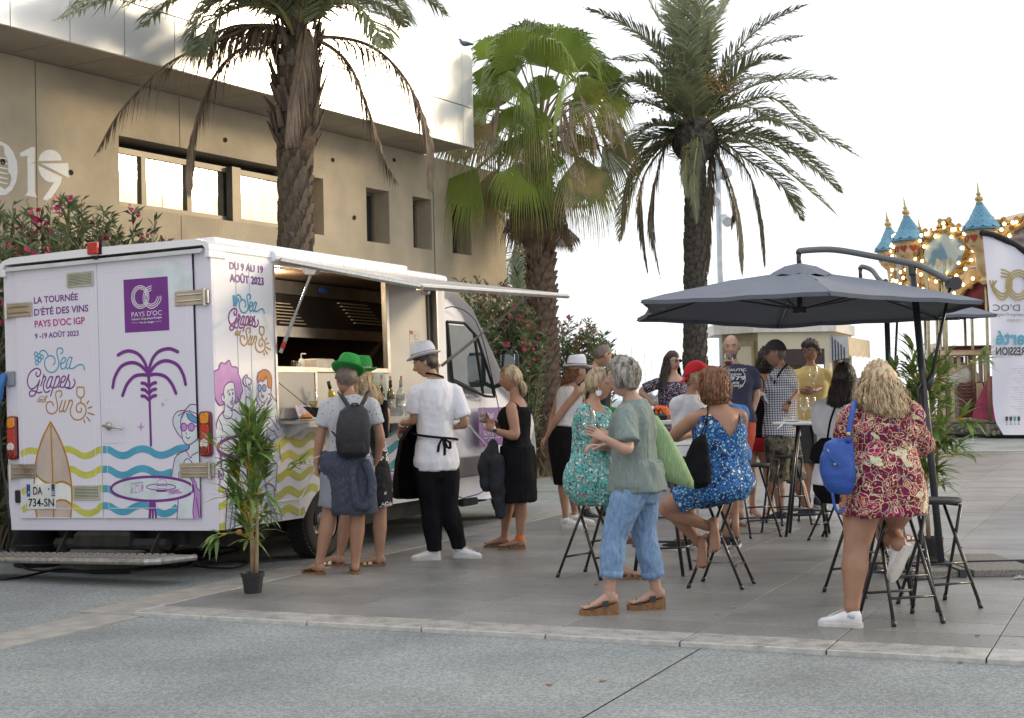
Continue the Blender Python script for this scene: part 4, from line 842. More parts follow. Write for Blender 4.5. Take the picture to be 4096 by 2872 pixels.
for cx_,cy_ in((270,322),(322,348),(373,372),(280,397),(332,425),(287,472)):SEA.append([(cx_+25*math.cos(t),cy_+33*math.sin(t))for t in np.linspace(0,2*math.pi,9)[:-1]]+[(cx_+25,cy_)])
SEA[-6:]=[[s_[0]]+s_[1:-1]+[s_[0]]for s_ in SEA[-6:]]
GRP=[[(280,635),(270,670),(290,700),(325,695),(350,650),(345,600),(300,565),(240,580),(170,640),(130,740),(135,840),(180,910),(240,900),(300,840),(335,765)],[(335,765),(310,860),(270,980),(230,1030),(180,1035),(158,990),(190,945),(260,955),(320,980),(370,965)],[(405,670),(385,760),(352,860)],[(390,730),(425,700),(437,740),(405,820),(400,900),(420,960),(460,970),(508,945)],[(560,715),(520,705),(490,740),(455,830),(450,880),(475,900),(510,860),(555,720)],[(555,720),(530,800),(520,870),(545,893)],[(620,700),(590,810),(520,1030)],[(610,740),(650,695),(672,730),(660,810),(620,880),(590,895),(575,880)],[(690,805),(740,790),(775,725),(750,695),(715,720),(690,800),(685,860),(710,890),(750,870),(785,800)],[(785,800),(832,665),(818,740),(845,810),(835,880),(790,895),(750,870)],[(780,890),(840,910),(900,880),(935,810),(915,750)],[(650,890),(690,850)]]
SUN=[[(680,1050),(710,1010),(700,955),(660,945),(615,970),(605,1030),(625,1120),(638,1220),(610,1300),(540,1338),(470,1300),(445,1220),(460,1150),(510,1130),(550,1150),(568,1195)],[(715,1110),(690,1190),(665,1270),(682,1300),(725,1275),(775,1110)],[(775,1110),(745,1210),(735,1280),(760,1300),(800,1230),(840,1105)],[(815,1190),(850,1115),(885,1112),(885,1170),(855,1260),(865,1360),(920,1425),(1000,1438),(1080,1390),(1120,1300),(1110,1210),(1050,1155),(990,1160),(955,1220),(965,1290),(1010,1310),(1045,1280),(1035,1240)],[(970,885),(1080,885)],[(970,885),(962,980),(985,1040),(1030,1062),(1080,1030),(1090,960),(1080,885)],[(1032,1062),(1035,1145)],[(1165,1115),(1135,1165)],[(1220,1215),(1160,1240)],[(1155,1320),(1265,1355)],[(1130,1390),(1185,1455)],[(1085,1440),(1100,1485)]]
AND=[[(335,1078),(305,1090),(298,1135),(325,1120),(335,1078)][:4],[(335,1078),(332,1140)],[(352,1085),(346,1140)],[(348,1110),(372,1082),(372,1140),(388,1132)],[(425,1085),(395,1100),(392,1138),(415,1125),(430,1085)],[(322,1057),(370,1040),(430,1062),(462,1042),(455,1025),(440,1050),(430,1138)]]
lines(SEA,.0125,BL,dL,gaa,name='script_lettering');lines(GRP,.0125,P_,dL,gaa,name='script_lettering');lines(SUN,.0120,OC,dL,gaa,name='script_lettering');lines(AND,.006,OC,dL,gaa,name='script_lettering')
q=[gad(*p)for p in((168,998),(572,990),(585,1355),(180,1355))];y1,y0=q[0][1],q[1][1];z1,z0=q[0][2],q[3][2]
b=MB();b.bb((-.026,y0,z0),(-.0168,y1,z1),0,.004);pl=b.build('number_plate',mat('plate_white',(.72,.74,.72),rough=.3),dL,local=True)
b=MB();b.bb((-.0272,y1-.044,(z0+z1)/2-.0),(-.0262,y1-.004,z1-.004));b.bb((-.0272,y0+.004,(z0+z1)/2),(-.0262,y0+.042,z1-.055));b.build('blue_band',mat('plate_blue',(.02,.10,.35),rough=.3),dL,local=True)
b=MB();b.bb((-.0272,y0+.004,z1-.053),(-.0262,y0+.042,z1-.004));b.build('region_sticker',mat('plate_sticker_dark',(.05,.05,.07)),dL,local=True)
bk=mat('lettering_black',(.012,.012,.012),rough=.4);wt=mat('lettering_white',(.8,.8,.8),rough=.4)
pf=lambda x,y:RS(*gd(x,y),.0262)
label_on('DA',(258,1150),(385,1150),.068,bk,dL,pf,REX,REY,bold=.012);label_on('-',(465,1110),(482,1110),.075,bk,dL,pf,REX,REY);label_on('734-SN',(192,1315),(550,1315),.068,bk,dL,pf,REX,REY,bold=.012)
label_on('F',(190,1140),(208,1140),.022,wt,dL,pf,REX,REY);label_on('01',(517,1155),(565,1155),.035,wt,dL,pf,REX,REY,bold=.02)
film([(1460,540),(1480,470),(1520,440),(1575,432),(1610,442),(1640,390),(1690,358),(1740,350),(1800,360),(1850,395),(1885,455),(1900,470),(1935,458),(1965,458),(1972,720),(1900,742),(1800,755),(1725,752),(1700,560)],MI,dR,g00R,name='printed_cloud')
film([(1260,560),(1712,523),(1730,1073),(1277,1100)],P_,dR,g00R,name='logo_square')
def logo(fn,out,par,k,w,m_,c=(0,0)):
 O=[]
 for rx,ry_ in((88,116),(74,100),(60,84)):q_=[(1432+rx*math.cos(t),735+ry_*math.sin(t))for t in np.linspace(0,2*math.pi,17)[:-1]];O.append(q_+[q_[0]])
 O+=[[(1545,620),(1490,650),(1460,740),(1480,810),(1540,850),(1600,825),(1640,770),(1643,725)],[(1545,642),(1500,668),(1475,740),(1492,800),(1543,828),(1595,805),(1620,760),(1624,727)],[(1545,664),(1512,685),(1490,740),(1503,790),(1545,808),(1583,788),(1603,750),(1606,729)]]
 return lines(O,w,m_,par,fn,out=out,name='logo_rings')
logo(g00R,np.array([-1.,0,0]),dR,1,.0065,wt)
label_on("PAYS D'OC",(1345,940),(1652,918),.040,wt,dR,g00R,REX,REY,bold=-.005);label_on('Indication Géographique Protégée',(1347,973),(1652,955),.017,wt,dR,g00R,REX,REY,bold=.01);label_on('Vins de cépages',(1425,1006),(1573,998),.017,wt,dR,g00R,REX,REY,bold=.01)
lines([[(1348,1000),(1413,996)],[(1587,986),(1652,981)]],.002,wt,dR,g00R)
wv=[(50,215),(170,222),(300,297),(400,323),(500,305),(620,238),(750,203),(880,230),(1000,297),(1120,315),(1250,275),(1400,203),(1520,188),(1600,192)]
lines([wv,[(x,y+352)for x,y in wv if x<1300]+[(1290,620)],[(x,y+700)for x,y in wv if x<420],[(x,y+1005)for x,y in wv if x<900],[(1005,1300),(1120,1360),(1250,1340),(1385,1240)]],.060,BL,dR,gcc,caps=False,name='printed_wave')
film([(1600,128),(1600,190),(1540,235),(1430,280),(1350,360),(1330,430),(1280,705),(1420,735),(1640,850),(1790,960),(1765,20),(1700,90),(1640,130)],MI,dR,gcc,name='printed_figure')
film([(1400,1090),(1380,1450),(1800,1450),(1780,1000),(1640,960)],MI,dR,gcc,name='printed_figure')
film([(940+735*math.cos(t),918+215*math.sin(t))for t in np.linspace(0,2*math.pi,40)[:-1]],MI,dR,gcc,name='printed_table')
q_=[(940+735*math.cos(t),918+215*math.sin(t))for t in np.linspace(0,2*math.pi,33)[:-1]];lines([q_+[q_[0]]],.023,P_,dR,gcc,name='table_rim')
film([(885,1140),(995,1140),(1025,1446),(990,1446),(968,1270),(962,1446),(932,1446),(925,1270),(912,1446),(870,1446)],P_,dR,gcc,name='table_leg')
film([(1600,705),(1660,690),(1700,800),(1725,870),(1800,965),(1795,1448),(1680,1448),(1665,1310),(1690,1050),(1670,820)],LP,dR,gcc,name='printed_bag')
q_=[(1095+262*math.cos(t),885+55*math.sin(t))for t in np.linspace(0,2*math.pi,25)[:-1]]
film([(1170,960),(1310,1020),(1495,995),(1370,920)],LP,dR,gcc,name='printed_napkin')
film([(990,945),(1210,945),(1170,975),(1030,975)],P_,dR,gcc,name='plate_shade')
lines([q_+[q_[0]]],.008,P_,dR,gcc);film([(1015,915),(1022,780),(1070,752),(1150,754),(1195,785),(1202,915)],MI,dR,gcc,name='printed_burger');film([(1015,832),(1205,832),(1200,862),(1018,862)],LP,dR,gcc,name='printed_burger')
lines([[(1020,822),(1030,780),(1070,755),(1110,748),(1150,755),(1187,785),(1200,822)],[(1015,830),(1205,830)],[(1015,863),(1205,863)],[(1025,872),(1030,910),(1195,910),(1200,872)],[(1040,618),(1085,770)],[(1430,915),(1230,1022)],[(560,825),(700,795),(770,800),(770,957),(632,990),(566,980),(560,825)],[(560,825),(627,835),(632,990)],[(627,835),(770,800)],[(595,890),(570,940),(545,985),(560,1022),(578,985),(595,890)],[(735,842),(695,850),(690,890),(700,935),(735,942)]],.0035,P_,dR,gcc,sm_=1)
film([(758+24*math.cos(t),890+52*math.sin(t))for t in np.linspace(0,2*math.pi,14)[:-1]],LP,dR,gcc);film([(650,853),(673,853),(673,875),(650,875)],P_,dR,gcc)
lines([[(1600,120),(1600,190),(1540,235),(1430,280),(1350,360),(1330,430),(1305,570),(1280,705)],[(1540,235),(1575,290),(1610,355),(1640,355),(1650,320),(1760,260)],[(1415,615),(1415,725)],[(1500,460),(1520,405),(1565,378),(1610,400),(1655,460)],[(1405,1110),(1380,1450)],[(1600,700),(1665,820),(1690,1000),(1665,1300),(1680,1448)],[(1660,700),(1730,840),(1720,870),(1780,945)],[(1725,1085),(1780,1430)]],.0085,P_,dR,gcc)
TR=[[(255,210),(340,165),(430,155),(540,200),(620,300),(665,410)],[(1090,165),(1010,130),(930,125),(820,165),(740,260),(690,400)],[(180,665),(210,520),(300,370),(440,316),(560,350),(665,450)],[(1200,620),(1165,480),(1080,345),(930,290),(800,335),(700,450)],[(318,775),(380,620),(480,512),(590,487),(690,495)],[(1065,745),(1010,620),(920,515),(800,480),(690,492)]]
lines(TR,.030,P_,dR,gbb,name='printed_palm')
lines([[(682,400),(686,600)]],.030,P_,dR,gbb,name='printed_palm');lines([[(686,480),(697,850),(716,1490)]],.022,P_,dR,gbb,caps=False,name='printed_palm')
lines([[(587,603+90*k),(635,612+90*k),(685,660+90*k)]for k in range(3)]+[[(783,597+90*k),(738,610+90*k),(690,655+90*k)]for k in range(3)],.029,P_,dR,gbb,name='printed_palm')
for cx_,cy_,rx,ry_ in((575,1215,58,70),(880,900,32,38),(937,838,13,16)):
 film([(cx_+rx*(1 if k%2==0 else .26)*math.cos(k*math.pi/4),cy_+ry_*(1 if k%2==0 else .26)*math.sin(k*math.pi/4))for k in range(8)],LP,dR,gbb,name='printed_sparkle')
film([(1145,1370),(1080,1290),(1030,1180),(1030,1090),(1080,1010),(1160,985),(1270,905),(1350,905),(1362,1400),(1300,1445),(1240,1465),(1185,1440)],MI,dR,gbb,name='printed_figure')
film([(1130,1135),(1145,1070),(1195,1005),(1165,1080)],BL,dR,gbb);film([(1215,1020),(1225,1080),(1290,1135),(1358,1165),(1358,1090),(1280,1035)],BL,dR,gbb)
for cx_ in(1175,1282):film([(cx_+44*math.cos(t),1220+56*math.sin(t))for t in np.linspace(0,2*math.pi,16)[:-1]],LP,dR,gbb,name='printed_lens')
lines([[(1145,1370),(1080,1290),(1030,1180),(1030,1090),(1080,1010),(1160,988),(1250,1010),(1355,1090)],[(1190,985),(1270,905),(1350,908)],[(1250,990),(1355,1032)],[(1100,1060),(1190,1000)],[(1130,1130),(1145,1270),(1155,1370),(1190,1440),(1240,1465),(1300,1440),(1358,1390)],[(1205,1295),(1215,1320)],[(1210,1355),(1235,1382),(1262,1360)],[(1130,1140),(1150,1060),(1195,1010)],[(1215,1020),(1235,1095),(1290,1140),(1355,1165)],[(1215,1195),(1240,1195)],[(1325,1205),(1360,1205)],[(1250,1470),(1245,1520),(1195,1545),(1130,1575),(1080,1606)]]+[[(c_+44*math.cos(t),1220+56*math.sin(t))for t in np.linspace(0,2*math.pi,14)[:-1]]+[(c_+44,1220)]for c_ in(1175,1282)],.0085,P_,dR,gbb)
q=[gbb(*p)for p in((38,950),(340,1438))];b=MB();b.bb((-.024,q[1][1],q[1][2]),(-.0202,q[0][1],q[0][2]),0,.001)
hp=b.build('handle_plate',body,dR,local=True)
b=MB();c=gbb(130,1205);rr=np.array([[0,0,-1],[1,0,0],[0,-1,0]],float);b.lathe([(.032,.0),(.034,.01),(.02,.022),(.012,.045),(.012,.05)],(-.024,c[1],c[2]),18,R=rr)
e=gbb(350,1238);b.tube([(-.07,c[1]+.022,c[2]+.004),(-.07,e[1],e[2])],[.012,.007],8,round_=True);b.sphere((-.07,e[1],e[2]),.012,8,6);b.build('door_handle',steel,dR,local=True,smooth=True)
def hinge(yin,yout,zc,side):
 s=1 if yout>yin else-1
 b=MB();b.bb((-.030,min(yin,yout),zc-.06),(-.0215,max(yin,yout),zc+.06),0,.002)
 for dz in(-.025,.025):b.tube([(-.032,yin+s*.03,zc+dz),(-.032,yout-s*.02,zc+dz)],.008,6,round_=True)
 for yy in(yin+s*.02,yin+s*.12):
  for dz in(-.048,.048):b.sphere((-.031,yy,zc+dz),.006,6,4)
 b.tube([(-.035,yout+s*.012,zc-.07),(-.035,yout+s*.012,zc+.07)],.015,10);b.bb((-.03,min(yout,yout+s*.045),zc-.055),(-.001,max(yout,yout+s*.045),zc+.055),0,.002)
 b.build('hinge',steel,van,local=True)
zu=RS(*g0(1925,745),.02)[2];zl=RS(*gc(1690,585),.02)[2];yi=gcc(1437,580)[1];yo=gcc(1950,580)[1]
hinge(yi+.0,yo,zu,1);hinge(yi,yo,zl,1)
yi=gad(300,820)[1];zll=gad(150,820)[2];zlu=g00L(230,865)[2];hinge(yi,2.18,zlu,-1);hinge(yi,2.18,zll,-1)
def tail(yc,zt_,zb_):
 b=MB();o=[]
 def rr_(y0,y1,z0,z1,x,r=.03):return np.array([(x,y,z)for y,z in[(y0+r,z0),(y1-r,z0),(y1-r*.3,z0+r*.3),(y1,z0+r),(y1,z1-r),(y1-r*.3,z1-r*.3),(y1-r,z1),(y0+r,z1),(y0+r*.3,z1-r*.3),(y0,z1-r),(y0,z0+r),(y0+r*.3,z0+r*.3)]])
 w2=.058;hh=zt_-zb_
 b.loft([rr_(yc-w2,yc+w2,zb_,zt_,-.0005)[::-1],rr_(yc-w2,yc+w2,zb_,zt_,-.03)[::-1],rr_(yc-w2+.01,yc+w2-.01,zb_+.01,zt_-.01,-.04)[::-1]]);t=b.build('tail_light',mat('dark_red_housing',(.14,.012,.012),None,rough=.3,coat=.4),van,local=True)
 rl=mat('red_lens',(.55,.03,.02));ol_=mat('amber_lens',(.75,.28,.02),(.6,.2,.01),rough=.2,coat=.6,scale=60);wl=mat('clear_lens',(.7,.68,.64),(.5,.48,.45),rough=.15,coat=.6,scale=60)
 MB().loft([rr_(yc-w2+.012,yc+w2-.02,zt_-hh*.27,zt_-.012,-.041,.02)[::-1],rr_(yc-w2+.016,yc+w2-.024,zt_-hh*.265,zt_-.016,-.047,.02)[::-1]]).build('amber_lens',ol_,t,local=True)
 MB().loft([rr_(yc-w2+.012,yc+w2-.02,zb_+.012,zt_-hh*.28,-.041,.02)[::-1],rr_(yc-w2+.016,yc+w2-.024,zb_+.016,zt_-hh*.285,-.047,.02)[::-1]]).build('red_lens',rl,t,local=True)
 MB().lathe([(.04,0),(.038,.005),(.001,.006)],(-.047,yc+.0,zb_+hh*.29),16,R=rr).build('reversing_lens',wl,t,local=True);MB().lathe([(.034,0),(.032,.005),(.001,.006)],(-.053,yc-.003,zb_+hh*.15),16,R=rr).build('fog_lens',mat('dark_red_lens',(.22,.02,.02)),t,local=True)
p=RS(824,1645,.0);q=RS(828,1826,.0);tail(.085,p[2],q[2]);p=RS(50,1665,0);q=RS(52,1838,0);tail(2.165,p[2],q[2])
c=RS(.5226*133,1900+.5226*165);b=MB();b.bb((-.03,c[1]-.035,c[2]-.055),(-.001,c[1]+.03,c[2]+.055),0,.012);b.build('rubber_buffer',blk,van,local=True)
c=RS(30,1545,.0);b=MB();b.bb((-.03,2.13,c[2]+.0),(-.0,2.24,c[2]+.13),0,.008);b.build('socket_box',mat('grey_plastic',(.28,.30,.33),rough=.5),van,local=True)
b=MB();b.tube([(-.05,2.225,c[2]+.08),(-.075,2.24,c[2]+.0),(-.08,2.245,c[2]-.09),(-.075,2.245,c[2]-.14)],[.035,.036,.03,.012],10,round_=True);b.build('mains_plug',mat('blue_plastic',(.03,.16,.42),rough=.4),van,local=True,smooth=True)
stp=MB();y0,y1=.14,2.27;zs=-.205
p=[(-.10,y1),(-.42,y1-.03),(-.47,y1-.1),(-.47,y0+.22),(-.42,y0+.12),(-.10,y0+.02)]
stp.tube([(x,y,zs)for x,y in p],.026,10);stp.build('step_frame',mat('worn_zinc',(.42,.41,.39),(.25,.24,.23),rough=.45,metal=.7,scale=18),van,local=True)
stp=MB();stp.poly([(x*.97-.005,y*.99+.01,zs+.008)for x,y in p],(0,0,.012));stp.build('step_plate',mat('checker_plate',(.40,.37,.34),(.27,.25,.23),rough=.6,metal=.4,scale=30),van,local=True)
tm=MB().box((0,0,.004),(.018,.055,.008),None,0,.003).mesh('tread_stud',[mat('worn_zinc',(.42,.41,.39))])
for i in range(5):
 for j in range(24):inst('tread_stud',tm,van,loc=(-.15-.065*i,.36+.078*j+(.02 if i%2 else 0),zs+.024))
for y in(.62,1.62):b=MB();b.poly([(0.05,y,-.001),(-.10,y,-.19),(.05,y,-.19),(.28,y,-.001)],(0,.02,0));b.build('step_bracket',und,van,local=True)
b=MB();b.bb((.25,.35,-.17),(5.6,.50,-.003));b.bb((.25,1.75,-.17),(5.6,1.9,-.003));b.bb((.2,.5,-.14),(.35,1.75,-.02));b.bb((.9,.52,-.20),(1.9,1.73,-.02));b.bb((2.4,.5,-.22),(3.9,1.74,-.02),0,.03);b.bb((1.62,.15,-.12),(1.86,2.1,.06),0,.03);b.bb((2.3,.06,-.16),(4.0,.12,.0));b.build('chassis',und,van,local=True)
b=MB();b.bb((-.05,.9,-.16),(.22,1.5,-.01),0,.03);b.tube([(.05,.55,-.12),(.05,1.75,-.12)],.05,10);b.build('rear_crossmember',und,van,local=True)
b=MB();b.sphere((.30,.02,-.04),.035,10,6,sc=(1.2,.4,.7));b.build('side_marker',mat('amber_lens',(.75,.28,.02)),van,local=True,smooth=True)
tyre_m=mat('tyre_rubber',(.028,.028,.03),(.018,.018,.018),rough=.8,scale=20);rim_m=mat('steel_rim',(.33,.33,.34),(.22,.22,.23),rough=.4,metal=.7,scale=10)
def wheel(x,y,lab=None):
 R_,w=.345,.225;zc=R_+ZA-VO[2]-VU[2]*0
 pos=VO+VF*x+VL*y;zc=(ZA+R_-pos[2])
 rr2=np.array([[1,0,0],[0,0,1],[0,1,0]],float)
 t=MB();s=1 if y<1 else-1
 t.lathe([(.21,-w/2),(.30,-w/2-.004),(.328,-w/2+.01),(R_,-w/2+.04),(R_,w/2-.04),(.328,w/2-.01),(.30,w/2+.004),(.21,w/2)],(x,y+s*w/2,zc),44,R=rr2,cap=False);ty=t.build('tyre',tyre_m,van,local=True,angle=40)
 tr=MB().box((0,0,0),(.03,.085,.012),rotm((0,0,1),.35)).mesh('tread_block',[tyre_m])
 for k in range(46):
  a=2*math.pi*k/46
  for dy,q_ in((-.052,1),(.052,-1)):inst('tread_block',tr,ty,M=Matrix.Translation((x+math.sin(a)*R_,y+s*w/2+dy,zc+math.cos(a)*R_))@Matrix.Rotation(a,4,'Y')@Matrix.Scale(q_,4,(0,1,0)))
 r_=MB();r_.lathe([(.215,-.09),(.215,.0),(.20,.01),(.17,-.01),(.12,-.02),(.07,.02),(.0,.025)]if False else[(.21,.06),(.212,-.095),(.20,-.10),(.185,-.06),(.13,-.035),(.075,-.05),(.07,-.085),(.01,-.09)],(x,y+s*w/2,zc),30,R=rr2*s if s>0 else np.array([[1,0,0],[0,0,-1],[0,1,0]],float),cap=False)
 ri=r_.build('wheel_rim',rim_m,van,local=True,smooth=True);h_=MB()
 for k in range(10):a=k*.628;h_.box((x+math.cos(a)*.155,y+s*(w/2-.052)-(s*.0),zc+math.sin(a)*.155),(.05,.01,.035),rotm((0,1,0),-a))
 h_.build('rim_slot',blk,ri,local=True)
for x_,y_ in((1.75,.10),(1.75,W_-.10),(5.95,.10),(5.95,W_-.12)):wheel(x_,y_)
b=MB();xx=np.linspace(AR0-.05,AR1+.05,14);b.loft([np.array([(x,.031,max(.0,archz(x))-.0),(x,.5,max(.0,archz(x))+.02),(x,.5,max(.0,archz(x))+.03),(x,.031,max(.0,archz(x))+.02)])for x in xx]);b.build('wheel_arch',und,van,local=True)
crm=mat('cream_panel',(.66,.63,.57),(.62,.59,.53),rough=.35,scale=2,coat=.2);brn=mat('interior_brown',(.20,.13,.085),(.14,.09,.06),rough=.3,scale=3,metal=.3);drk=mat('interior_dark',(.035,.03,.026),rough=.4,metal=.4)
ry_=.075
b=MB();b.bb((OX0+.005,ry_,OZ0),(OX1-.002,ry_+.02,1.335));b.bb((2.955,ry_,1.3355),(OX1-.002,ry_+.02,OZ1+.06));b.build('hatch_wall',crm,van,local=True)
b=MB();b.bb((OX0-.02,-.012,OZ0),(OX0+.004,ry_+.02,OZ1));b.build('hatch_jamb',alu,van,local=True);b=MB();b.bb((OX1,-.008,.86),(OX1+.03,ry_+.02,OZ1),0);b.build('hatch_jamb',alu,van,local=True)
b=MB();b.bb((OX1-.075,ry_-.02,OZ0+.01),(OX1-.004,ry_-.001,OZ1-.01));b.build('rubber_seal',mat('grey_seal',(.13,.12,.11),rough=.6),van,local=True)
b=MB();b.bb((2.90,ry_-.025,1.30),(2.955,ry_+.03,2.22),0,.003);b.bb((.92,ry_-.025,1.30),(2.899,ry_+.03,1.345),0,.003);b.build('window_frame',alu,van,local=True)
b=MB();bx0,bx1,bz0,bz1=.93,1.60,.885,1.345;y_=ry_-.03
b.bb((bx0,y_,bz1-.05),(bx1,y_+.025,bz1));b.bb((bx1-.035,y_-.0005,bz0),(bx1,y_+.025,bz1-.051));b.bb((bx0,y_-.0005,bz0),(bx0+.012,y_+.025,bz1-.051));bf=b.build('side_board_frame',alu,van,local=True)
b=MB();b.bb((bx0+.013,y_+.008,bz0),(bx1-.036,y_+.02,bz1-.052));b.build('side_board',mat('grey_panel',(.48,.46,.43),(.44,.42,.39),rough=.3,scale=2),bf,local=True)
b=MB();b.bb((.60,2.10,.6),(4.0,2.14,2.25));b.bb((.60,.12,.6),(.63,2.09,2.25));b.bb((.635,.12,2.22),(3.99,2.09,2.25));b.bb((3.96,.12,.6),(3.99,2.09,2.21));b.bb((.635,.12,.58),(3.95,2.09,.61));b.build('interior_lining',brn,van,local=True)
b=MB();b.bb((.95,.12,1.27),(2.9,.62,1.33),0,.004);b.build('worktop',mat('dark_worktop',(.03,.028,.025),rough=.25),van,local=True)
b=MB();b.bb((1.0,.66,1.77),(3.94,1.6,2.20));hd=b.build('extractor_hood',drk,van,local=True)
b=MB();b.bb((1.0,.615,2.08),(3.94,.655,2.205));b.bb((1.0,.60,1.665),(3.94,.64,1.765));b.build('hood_rim',steel,hd,local=True)
lv_=mat('filter_louvre',(.55,.48,.38),(.45,.38,.3),rough=.4,metal=.3)
lm=MB().box((0,0,0),(.42,.03,.009)).mesh('louvre',[lv_]);lm2=MB().box((0,0,0),(.56,.03,.011)).mesh('louvre',[lv_])
for k in range(7):
 inst('louvre',lm,hd,loc=(1.84+.045*k,.635,1.985-.031*k));inst('louvre',lm2,hd,loc=(3.22+.05*k,.635,2.04-.032*k))
b=MB();b.bb((.80,1.7,.62),(1.4,2.05,1.40),0,.01);b.bb((1.55,1.72,.62),(3.6,2.05,1.25));b.build('fridge',mat('dark_steel',(.09,.075,.065),rough=.35,metal=.5),van,local=True)
b=MB();b.sphere((2.62,.60,2.15),.07,14,7,sc=(1.4,.2,.45));b.build('round_sticker',mat('blue_sticker',(.03,.10,.35)),van,local=True)
lpm=mat('lamp_led',(1,.88,.7),None,emit=12)
for x_ in(.75,):b=MB();b.lathe([(.035,0),(.03,-.02),(.001,-.021)],(x_+.28,.20,2.215),14);b.build('interior_lamp',lpm,van,local=True)
al_=bpy.data.objects.new('interior_lamp_light',bpy.data.lights.new('interior_lamp_light','POINT'));COL.objects.link(al_);al_.data.energy=30;al_.data.shadow_soft_size=.05;al_.data.color=(1,.78,.52);al_.location=VO+VF*1.35+VL*.30+VU*2.12
b=MB();b.bb((OX0+.01,-.30,.835),(3.84,ry_-.032,.858),0,.003);sh=b.build('counter',steel,van,local=True);b=MB();b.bb((OX0+.01,-.315,.80),(3.84,-.3005,.862),0,.003);b.build('counter_lip',alu,van,local=True)
for x in(1.0,1.9,2.8,3.7):b=MB();b.poly([(x,-.28,.834),(x,-.002,.834),(x,-.002,.70)],(.012,0,0));b.build('counter_bracket',alu,van,local=True)
b=MB();b.tube([(OX0+.012,-.01,1.20),(OX0+.27,-.29,.865)],.0035,5);b.build('stay_wire',blk,van,local=True)
fl0=np.array([.93,-.055,2.262]);
c_=[(.93,-.055,2.262),(4.03,-.055,2.262),(4.06,-1.44,2.03),(.93,-1.44,1.935)]
b=MB();b.poly(c_,(0,0,.028));fp_=b.build('hatch_flap',mat('flap_aluminium',(.74,.73,.72),(.58,.55,.52),rough=.25,metal=.35,scale=5,stretch=(.4,6,1)),van,local=True)
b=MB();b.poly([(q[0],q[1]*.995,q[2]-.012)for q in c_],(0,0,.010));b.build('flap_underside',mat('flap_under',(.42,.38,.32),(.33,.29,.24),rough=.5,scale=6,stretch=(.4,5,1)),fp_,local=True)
b=MB();b.tube([c_[0],c_[3]],.022,4);b.tube([c_[3],c_[2]],.022,4);b.tube([c_[1],c_[2]],.022,4);b.build('flap_edge',alu,fp_,local=True)
b=MB();a=np.linspace(0,math.pi,7);b.loft([np.array([(x,-.002-.055*math.sin(t),2.30+.05*math.cos(t))for t in a]+[(x,-.001,2.25)])for x in(.85,.851,4.03,4.031)]);b.build('hatch_rail',bodyw,van,local=True)
b=MB();
for k in range(16):b.sphere((.95+k*.2,-.055,2.30),.007,6,4)
b.build('rail_screws',steel,van,local=True,kind='stuff')
def strut(p,q,fr):
 p,q=np.array(p),np.array(q);m_=p+(q-p)*fr;b=MB();b.tube([p,m_],.010,8);b.tube([m_,q],.017,8);s=b.build('gas_strut',mat('strut_grey',(.42,.43,.44),rough=.35,metal=.5),van,local=True)
 if fr>.6:return
 b=MB();b.tube([p+(q-p)*.87,p+(q-p)*.95],.0185,8);b.build('red_label',mat('red_label',(.5,.04,.03)),s,local=True)
strut((1.02,-.33,2.19),(.91,-.03,1.46),.58);strut((3.98,-1.05,2.07),(3.9,-.02,1.38),.62)
b=MB();b.poly([(.96,-.42,2.19),(.96,-.22,2.22),(.96,-.27,2.13),(.96,-.37,2.12)],(.06,0,0));b.build('strut_bracket',alu,van,local=True)
b=MB();b.bb((2.32,-.72,2.05),(2.5,-.62,2.08));b.lathe([(.04,0),(.05,.025),(.02,.035)],(2.41,-.67,2.01),12);b.build('hatch_lock',alu,van,local=True)
b=MB();q=[SS(*c2(965,368),-.07),SS(*c2(1016,520),-.07)];b.bb((q[0][0],ry_-.003,q[1][2]),(q[1][0],ry_-.0005,q[0][2]));po=b.build('poster',mat('poster_paper',(.72,.68,.60),rough=.5),van,local=True)
px_,pw,pz0,pz1=q[0][0],q[1][0]-q[0][0],q[1][2],q[0][2];fs=lambda u,v:np.array([px_+pw*u,ry_-.003,pz1+(pz0-pz1)*v])
film([(.04,.02),(.3,.02),(.3,.13),(.04,.13)],MG,po,fs,out=SO);lines([[(.3,.2),(.6,.15),(.5,.3),(.8,.25)],[(.2,.4),(.5,.35),(.6,.48),(.9,.4)],[(.3,.55),(.5,.5),(.7,.6)]],.006,BL,po,fs,out=SO);film([(.35,.72),(.7,.7),(.72,.9),(.33,.9)],OC,po,fs,out=SO)
sE=lambda x,y:SS(*ge(x,y));sF=lambda x,y:SS(*gf(x,y));sG=lambda x,y:SS(*gg(x,y));sH=lambda x,y:SS(*gh(x,y))
svs=bpy.data.objects['serving_side']
def mape(x,y):return(332+.5156*(x-270),660+.650*(y-322)+.0635*(x-270))
sM=lambda x,y:sE(*mape(x,y))
lines(SEA,.013,BL,van,sM,out=SO,name='script_lettering');lines(GRP,.013,PI,van,sM,out=SO,name='script_lettering');lines(SUN,.0125,OC,van,sM,out=SO,name='script_lettering');lines(AND,.007,OC,van,sM,out=SO,name='script_lettering')
label_on('DU 9 AU 19',(272,265),(740,302),.060,P_,van,sE,SEX,SEY,SO,bold=.02);label_on('AOÛT 2023',(275,440),(748,470),.064,P_,van,sE,SEX,SEY,SO,bold=.02)
for base,x0,sc in((0,918,1),(1,1010,1),(2,960,1),(3,935,1),(4,1010,1)):
 yy=(245,470,735,985,1240)[base];amp=(62,55,58,55,50)[base];P=[]
 for k in range(14):
  x=x0+(1650-x0)*k/13;ph=(x-1120)/330*2*math.pi;y=yy-(x-x0)*.11-amp*math.cos(ph)*.8+(20 if base==0 else 0)
  P.append((x,y))
 if base==4:P=[p for p in P if p[0]<1400]
 if base==3:P=[p for p in P if p[0]<1560]
 lines([P],.066,YE,van,sG,out=SO,caps=False,name='printed_wave')
